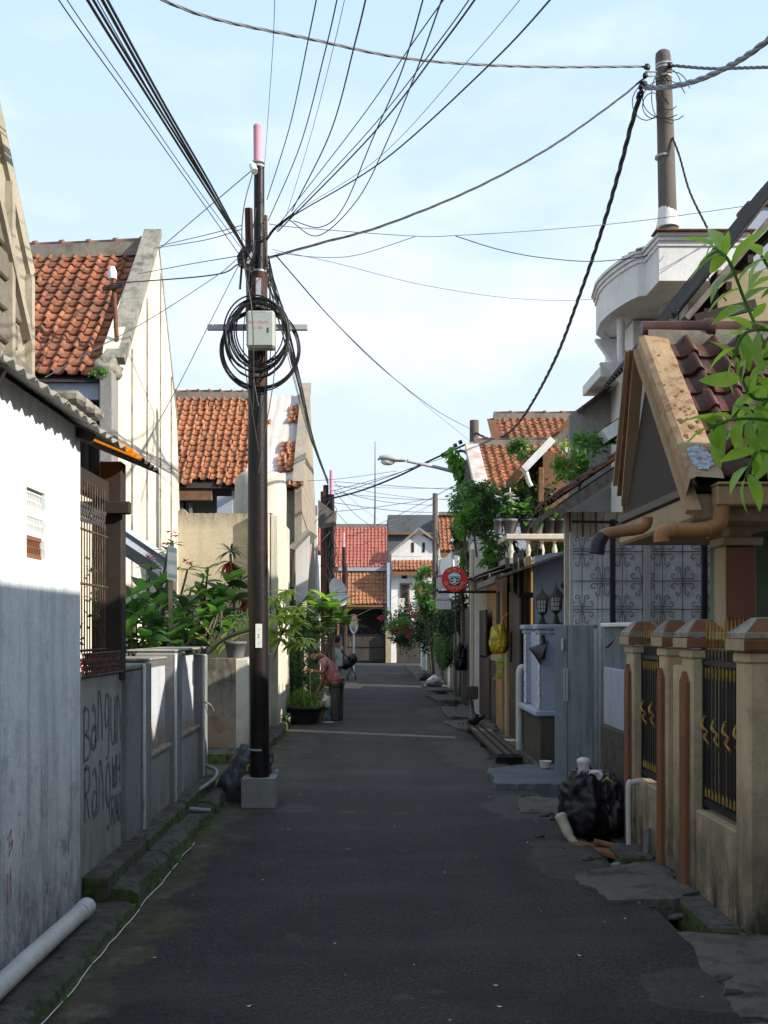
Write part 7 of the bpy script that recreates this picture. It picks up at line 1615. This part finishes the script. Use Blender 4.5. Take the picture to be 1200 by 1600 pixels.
# ================= PEOPLE =================
def skin_mesh(name, J, E, mat, parent, root, sub=2):
    """J: name -> (pos, radius); one continuous skinned surface"""
    ks = list(J); me = bpy.data.meshes.new(name); o0 = ORG[parent.name]
    me.from_pydata([Vector(J[k][0])-o0 for k in ks], [(ks.index(a_), ks.index(b_)) for a_, b_ in E], []); me.materials.append(mat)
    o = bpy.data.objects.new(name, me); C.objects.link(o); o.parent = parent; ORG[o.name] = o0
    sk_ = o.modifiers.new('skin', 'SKIN'); sk_.use_smooth_shade = True
    for i, k in enumerate(ks):
        r_ = J[k][1]; sv_ = me.skin_vertices[0].data[i]; sv_.radius = r_ if isinstance(r_, tuple) else (r_, r_); sv_.use_root = (k == root)
    ss = o.modifiers.new('sub', 'SUBSURF'); ss.levels = sub; ss.render_levels = sub
    dg = bpy.context.evaluated_depsgraph_get(); me2 = bpy.data.meshes.new_from_object(o.evaluated_get(dg)); o.modifiers.clear(); o.data = me2
    me2.polygons.foreach_set('use_smooth', [True]*len(me2.polygons))
    if not me2.materials: me2.materials.append(mat)
    return o
MY = 20.8
def Q(x, y_, dy=0): return P(x, y_, MY)+Vector((0, dy, 0))
man = thing('person', 'man in patterned shirt bending over the planter with a watch and dark mask', 'person', (-.72, MY, 0))
J = {'pelvis': (Q(524, 1064), .12), 'belly': (Q(521, 1050), .115), 'chest': (Q(514, 1036), .12), 'neck0': (Q(504, 1027), .075), 'neck': (Q(499, 1025), .055), 'head0': (Q(494, 1025), .085), 'head': (Q(490, 1023), .10), 'crown': (Q(486.5, 1020), .075), 'chin': (Q(492, 1032), .05),
 'hipn': (Q(525, 1068, -.10), .085), 'kneen': (Q(524, 1096, -.11), .06), 'anklen': (Q(524, 1123, -.12), .042), 'footn': (Q(513, 1127, -.13), .035),
 'hipf': (Q(526, 1068, .10), .085), 'kneef': (Q(528, 1096, .11), .06), 'anklef': (Q(529, 1121, .12), .042), 'footf': (Q(519, 1125, .13), .035),
 'shn': (Q(508, 1034, -.17), .062), 'eln': (Q(507, 1050, -.20), .045), 'wrn': (Q(488, 1048, -.20), .030), 'hn': (Q(483, 1046, -.20), .032),
 'shf': (Q(507, 1035, .16), .062), 'elf': (Q(506, 1056, .16), .044), 'wrf': (Q(498, 1078, .10), .030), 'hf': (Q(495, 1084, .09), .032)}
E = [('pelvis', 'belly'), ('belly', 'chest'), ('chest', 'neck0'), ('neck0', 'neck'), ('neck', 'head0'), ('head0', 'head'), ('head', 'crown'), ('head0', 'chin'), ('pelvis', 'hipn'), ('hipn', 'kneen'), ('kneen', 'anklen'), ('anklen', 'footn'),
 ('pelvis', 'hipf'), ('hipf', 'kneef'), ('kneef', 'anklef'), ('anklef', 'footf'), ('chest', 'shn'), ('shn', 'eln'), ('eln', 'wrn'), ('wrn', 'hn'), ('chest', 'shf'), ('shf', 'elf'), ('elf', 'wrf'), ('wrf', 'hf')]
skin_mesh('body', J, E, M['skin'], man, 'pelvis')
def hand(parent, c, d, s=1.0, side=1):
    """palm plus five separate tapering fingers"""
    c = Vector(c); d = Vector(d).normalized(); a_ = Vector((0, 1, 0)); n_ = d.cross(a_).normalized()
    JJ = {'w': (c-d*.03*s, .022*s), 'p': (c+d*.02*s, .030*s), 'k': (c+d*.05*s, .030*s)}; EE = [('w', 'p'), ('p', 'k')]
    h_ = skin_mesh('hand', JJ, EE, M['skin'], parent, 'p', 1)
    for k in range(4):
        b_ = c+d*.055*s+a_*(k-1.5)*.02*s; L_ = [.065, .075, .07, .055][k]*s
        MB().tube([b_, b_+d*L_*.45+n_*.006, b_+d*L_*.75+n_*.025*s, b_+d*L_*.85+n_*.045*s], [.0095*s, .009*s, .008*s, .005*s], 6).build('finger', M['skin'], h_)
    b_ = c+d*.0*s-a_*.03*s*side; MB().tube([b_, b_+d*.03*s-a_*.02*s*side+n_*.01, b_+d*.055*s-a_*.012*s*side+n_*.03*s], [.012*s, .010*s, .006*s], 6).build('thumb', M['skin'], h_)
hand(man, Q(483, 1046, -.20), (-1, 0, .15)); hand(man, Q(495, 1084, .09), (-.5, 0, -1))
JS = {'a': (Q(525, 1072), (.165, .185)), 'a2': (Q(524, 1062), (.165, .175)), 'b': (Q(521, 1052), .15), 'c': (Q(513, 1037), .15), 'd': (Q(504, 1029), .09), 'sn': (Q(508, 1035, -.17), .085), 'en': (Q(507.5, 1046, -.195), .078), 'sf': (Q(507, 1035, .16), .085), 'ef': (Q(506.5, 1047, .165), .075)}
skin_mesh('shirt', JS, [('a', 'a2'), ('a2', 'b'), ('b', 'c'), ('c', 'd'), ('c', 'sn'), ('sn', 'en'), ('c', 'sf'), ('sf', 'ef')], M['shirt'], man, 'b')
JT = {'p': (Q(525, 1068), .13), 'hn': (Q(525, 1075, -.09), .11), 'kn': (Q(523.5, 1098, -.11), .095), 'an': (Q(523, 1129, -.12), .085), 'hf': (Q(527, 1075, .09), .11), 'kf': (Q(529, 1098, .11), .095), 'af': (Q(530, 1128, .12), .085)}
skin_mesh('trousers', JT, [('p', 'hn'), ('hn', 'kn'), ('kn', 'an'), ('p', 'hf'), ('hf', 'kf'), ('kf', 'af')], M['trouser'], man, 'p')
for dy, x in ((-.13, 516), (.13, 522)):
    mb = MB(); n_ = 12; b0 = Q(x, 1128, dy); b0.z = .0
    for (z0, s_, m_) in ((0.0, 1.0, 'white'), (.022, .95, 'shoe')):
        o = [(b0.x+.145*s_*math.cos(k/n_*6.283)-.0, b0.y+.05*s_*math.sin(k/n_*6.283), z0+.002) for k in range(n_)]; top = [(b0.x+.02+.10*s_*math.cos(k/n_*6.283), b0.y+.04*s_*math.sin(k/n_*6.283), z0+(.02 if m_ == 'white' else .075)) for k in range(n_)]
        if m_ == 'white': top = [(a1[0], a1[1], .024) for a1 in o]
        MB().add(o+top, [tuple(range(n_))[::-1], tuple(range(n_, 2*n_))]+[(k, (k+1) % n_, n_+(k+1) % n_, n_+k) for k in range(n_)], m_ != 'white').build('sole' if m_ == 'white' else 'shoe', M[m_], man)
MB().blob(Q(490.5, 1018.8), .098, .085, .058, .04, n=18, m=12).build('hair', M['hair'], man)
MB().blob(Q(493, 1031.5), .062, .07, .055, .06).build('mask', M['black'], man)
MB().blob(Q(496, 1024, -.092), .014, .012, .026, .05).build('ear', M['skin'], man); MB().tube(cr_pts([Q(491, 1029, -.075), Q(494, 1024, -.095), Q(497, 1023, -.10)], 3), .004, 4).build('mask_strap', M['white'], man)
MB().blob(Q(483.5, 1027.5), .014, .018, .018, .05, n=8, m=6).build('nose', M['skin'], man)
for dy in (-.045, .045): MB().blob(Q(484, 1024, dy), .008, .012, .008, 0, n=8, m=6).build('eye', M['black'], man)
MB().tube([Q(487, 1047.8, -.20), Q(490, 1048, -.20)], .038, 10).build('watch', M['yellow'], man)
# far person with a pushchair
WY = 38.6
def W(x, y_, dy=0): return P(x, y_, WY)+Vector((0, dy, 0))
wmn = thing('person', 'person in pale loose dress walking away and pushing a dark pushchair', 'person', (W(527, 0).x, WY, 0))
J = {'pelvis': (W(528, 1026), .13), 'chest': (W(528, 1012), .13), 'neck': (W(527, 1004), .055), 'head0': (W(527, 1001), .085), 'head': (W(527, 998), .09), 'hl': (W(526, 1030), .09), 'kl': (W(525.5, 1043), .06), 'al': (W(525, 1059), .04), 'fl': (W(525, 1061, .14), .035), 'hr': (W(531, 1030), .09), 'kr': (W(531, 1043), .06), 'ar': (W(531, 1058, .1), .04), 'fr': (W(531, 1061, .24), .035),
 'sl': (W(523, 1008), .06), 'el': (W(522, 1017), .045), 'wl': (W(525, 1021, .2), .03), 'sr': (W(532.5, 1008), .06), 'er': (W(534.5, 1016), .045), 'wr': (W(536, 1021, .2), .03)}
skin_mesh('body', J, [('pelvis', 'chest'), ('chest', 'neck'), ('neck', 'head0'), ('head0', 'head'), ('pelvis', 'hl'), ('hl', 'kl'), ('kl', 'al'), ('al', 'fl'), ('pelvis', 'hr'), ('hr', 'kr'), ('kr', 'ar'), ('ar', 'fr'), ('chest', 'sl'), ('sl', 'el'), ('el', 'wl'), ('chest', 'sr'), ('sr', 'er'), ('er', 'wr')], M['skin'], wmn, 'pelvis')
JD = {'a': (W(528, 1044), .22), 'b': (W(528, 1028), .185), 'c': (W(528, 1014), .16), 'd': (W(528, 1007), .11), 'sl': (W(523.5, 1008.5), .09), 'el': (W(522, 1017), .075), 'sr': (W(532.5, 1008.5), .09), 'er': (W(534.5, 1017), .075)}
skin_mesh('dress', JD, [('a', 'b'), ('b', 'c'), ('c', 'd'), ('c', 'sl'), ('sl', 'el'), ('c', 'sr'), ('sr', 'er')], M['dress'], wmn, 'b')
MB().blob(W(527, 998, -.01), .115, .12, .14, .05).build('hair', M['hair'], wmn)
t = thing('pushchair', 'dark folding pushchair with black seat being pushed along the road', 'pushchair', (W(544, 0).x, WY+.3, 0))
SX = W(545, 0).x; SY = WY+.2
MB().blob((SX-.10, SY, .55), .24, .2, .18, .2).build('seat', M['bag'], t); MB().blob((SX+.12, SY+.05, .72), .18, .2, .22, .15).build('hood', M['bag'], t)
MB().tube(cr_pts([(SX-.28, SY-.05, 1.0), (SX-.1, SY, .85), (SX+.08, SY, .5), (SX+.22, SY, .1)], 4), .022, 6).build('frame', M['black'], t)
MB().tube([(SX-.05, SY-.2, .1), (SX+.1, SY-.1, .4), (SX-.05, SY, .75)], .02, 6).build('frame', M['black'], t)
for dx, dy in ((.24, -.15), (.24, .2), (-.05, -.2), (-.05, .25)):
    mb = MB(); mb.tube([(SX+dx-.02, SY+dy, .09), (SX+dx+.02, SY+dy, .09)], .09, 12).build('wheel', M['black'], t)
# loose stones and weeds along the right hand gutter
t = thing('rubble', 'scattered grey stones and broken cement along the right gutter edge', 'rubble', (1.8, 9, 0))
for k in range(46):
    y = pr.choice((pr.uniform(4.9, 8.6), pr.uniform(8.2, 13.5), pr.uniform(10, 26))); s = pr.uniform(.010, .045); x = 1.72+pr.gauss(0, .10)
    MB().blob((x, y, s*.3), s*1.4, s, s*.6, .4, n=7, m=5, seed=k).build('stone', M['kerb' if k % 3 else 'cement'], t)
t = thing('weeds', 'small weeds sprouting along the foot of the kerb at the left', 'weed', (-1.5, 8, 0)); mb = MB()
for k in range(26):
    y = pr.uniform(4.8, 11.3); foliage(mb, (-1.46+pr.gauss(0, .02), y, .03), (.03, .06, .03), 9, .03, pr, clumps=3)
mb.build('tufts', M['leaf_mid'], t, kind='stuff')
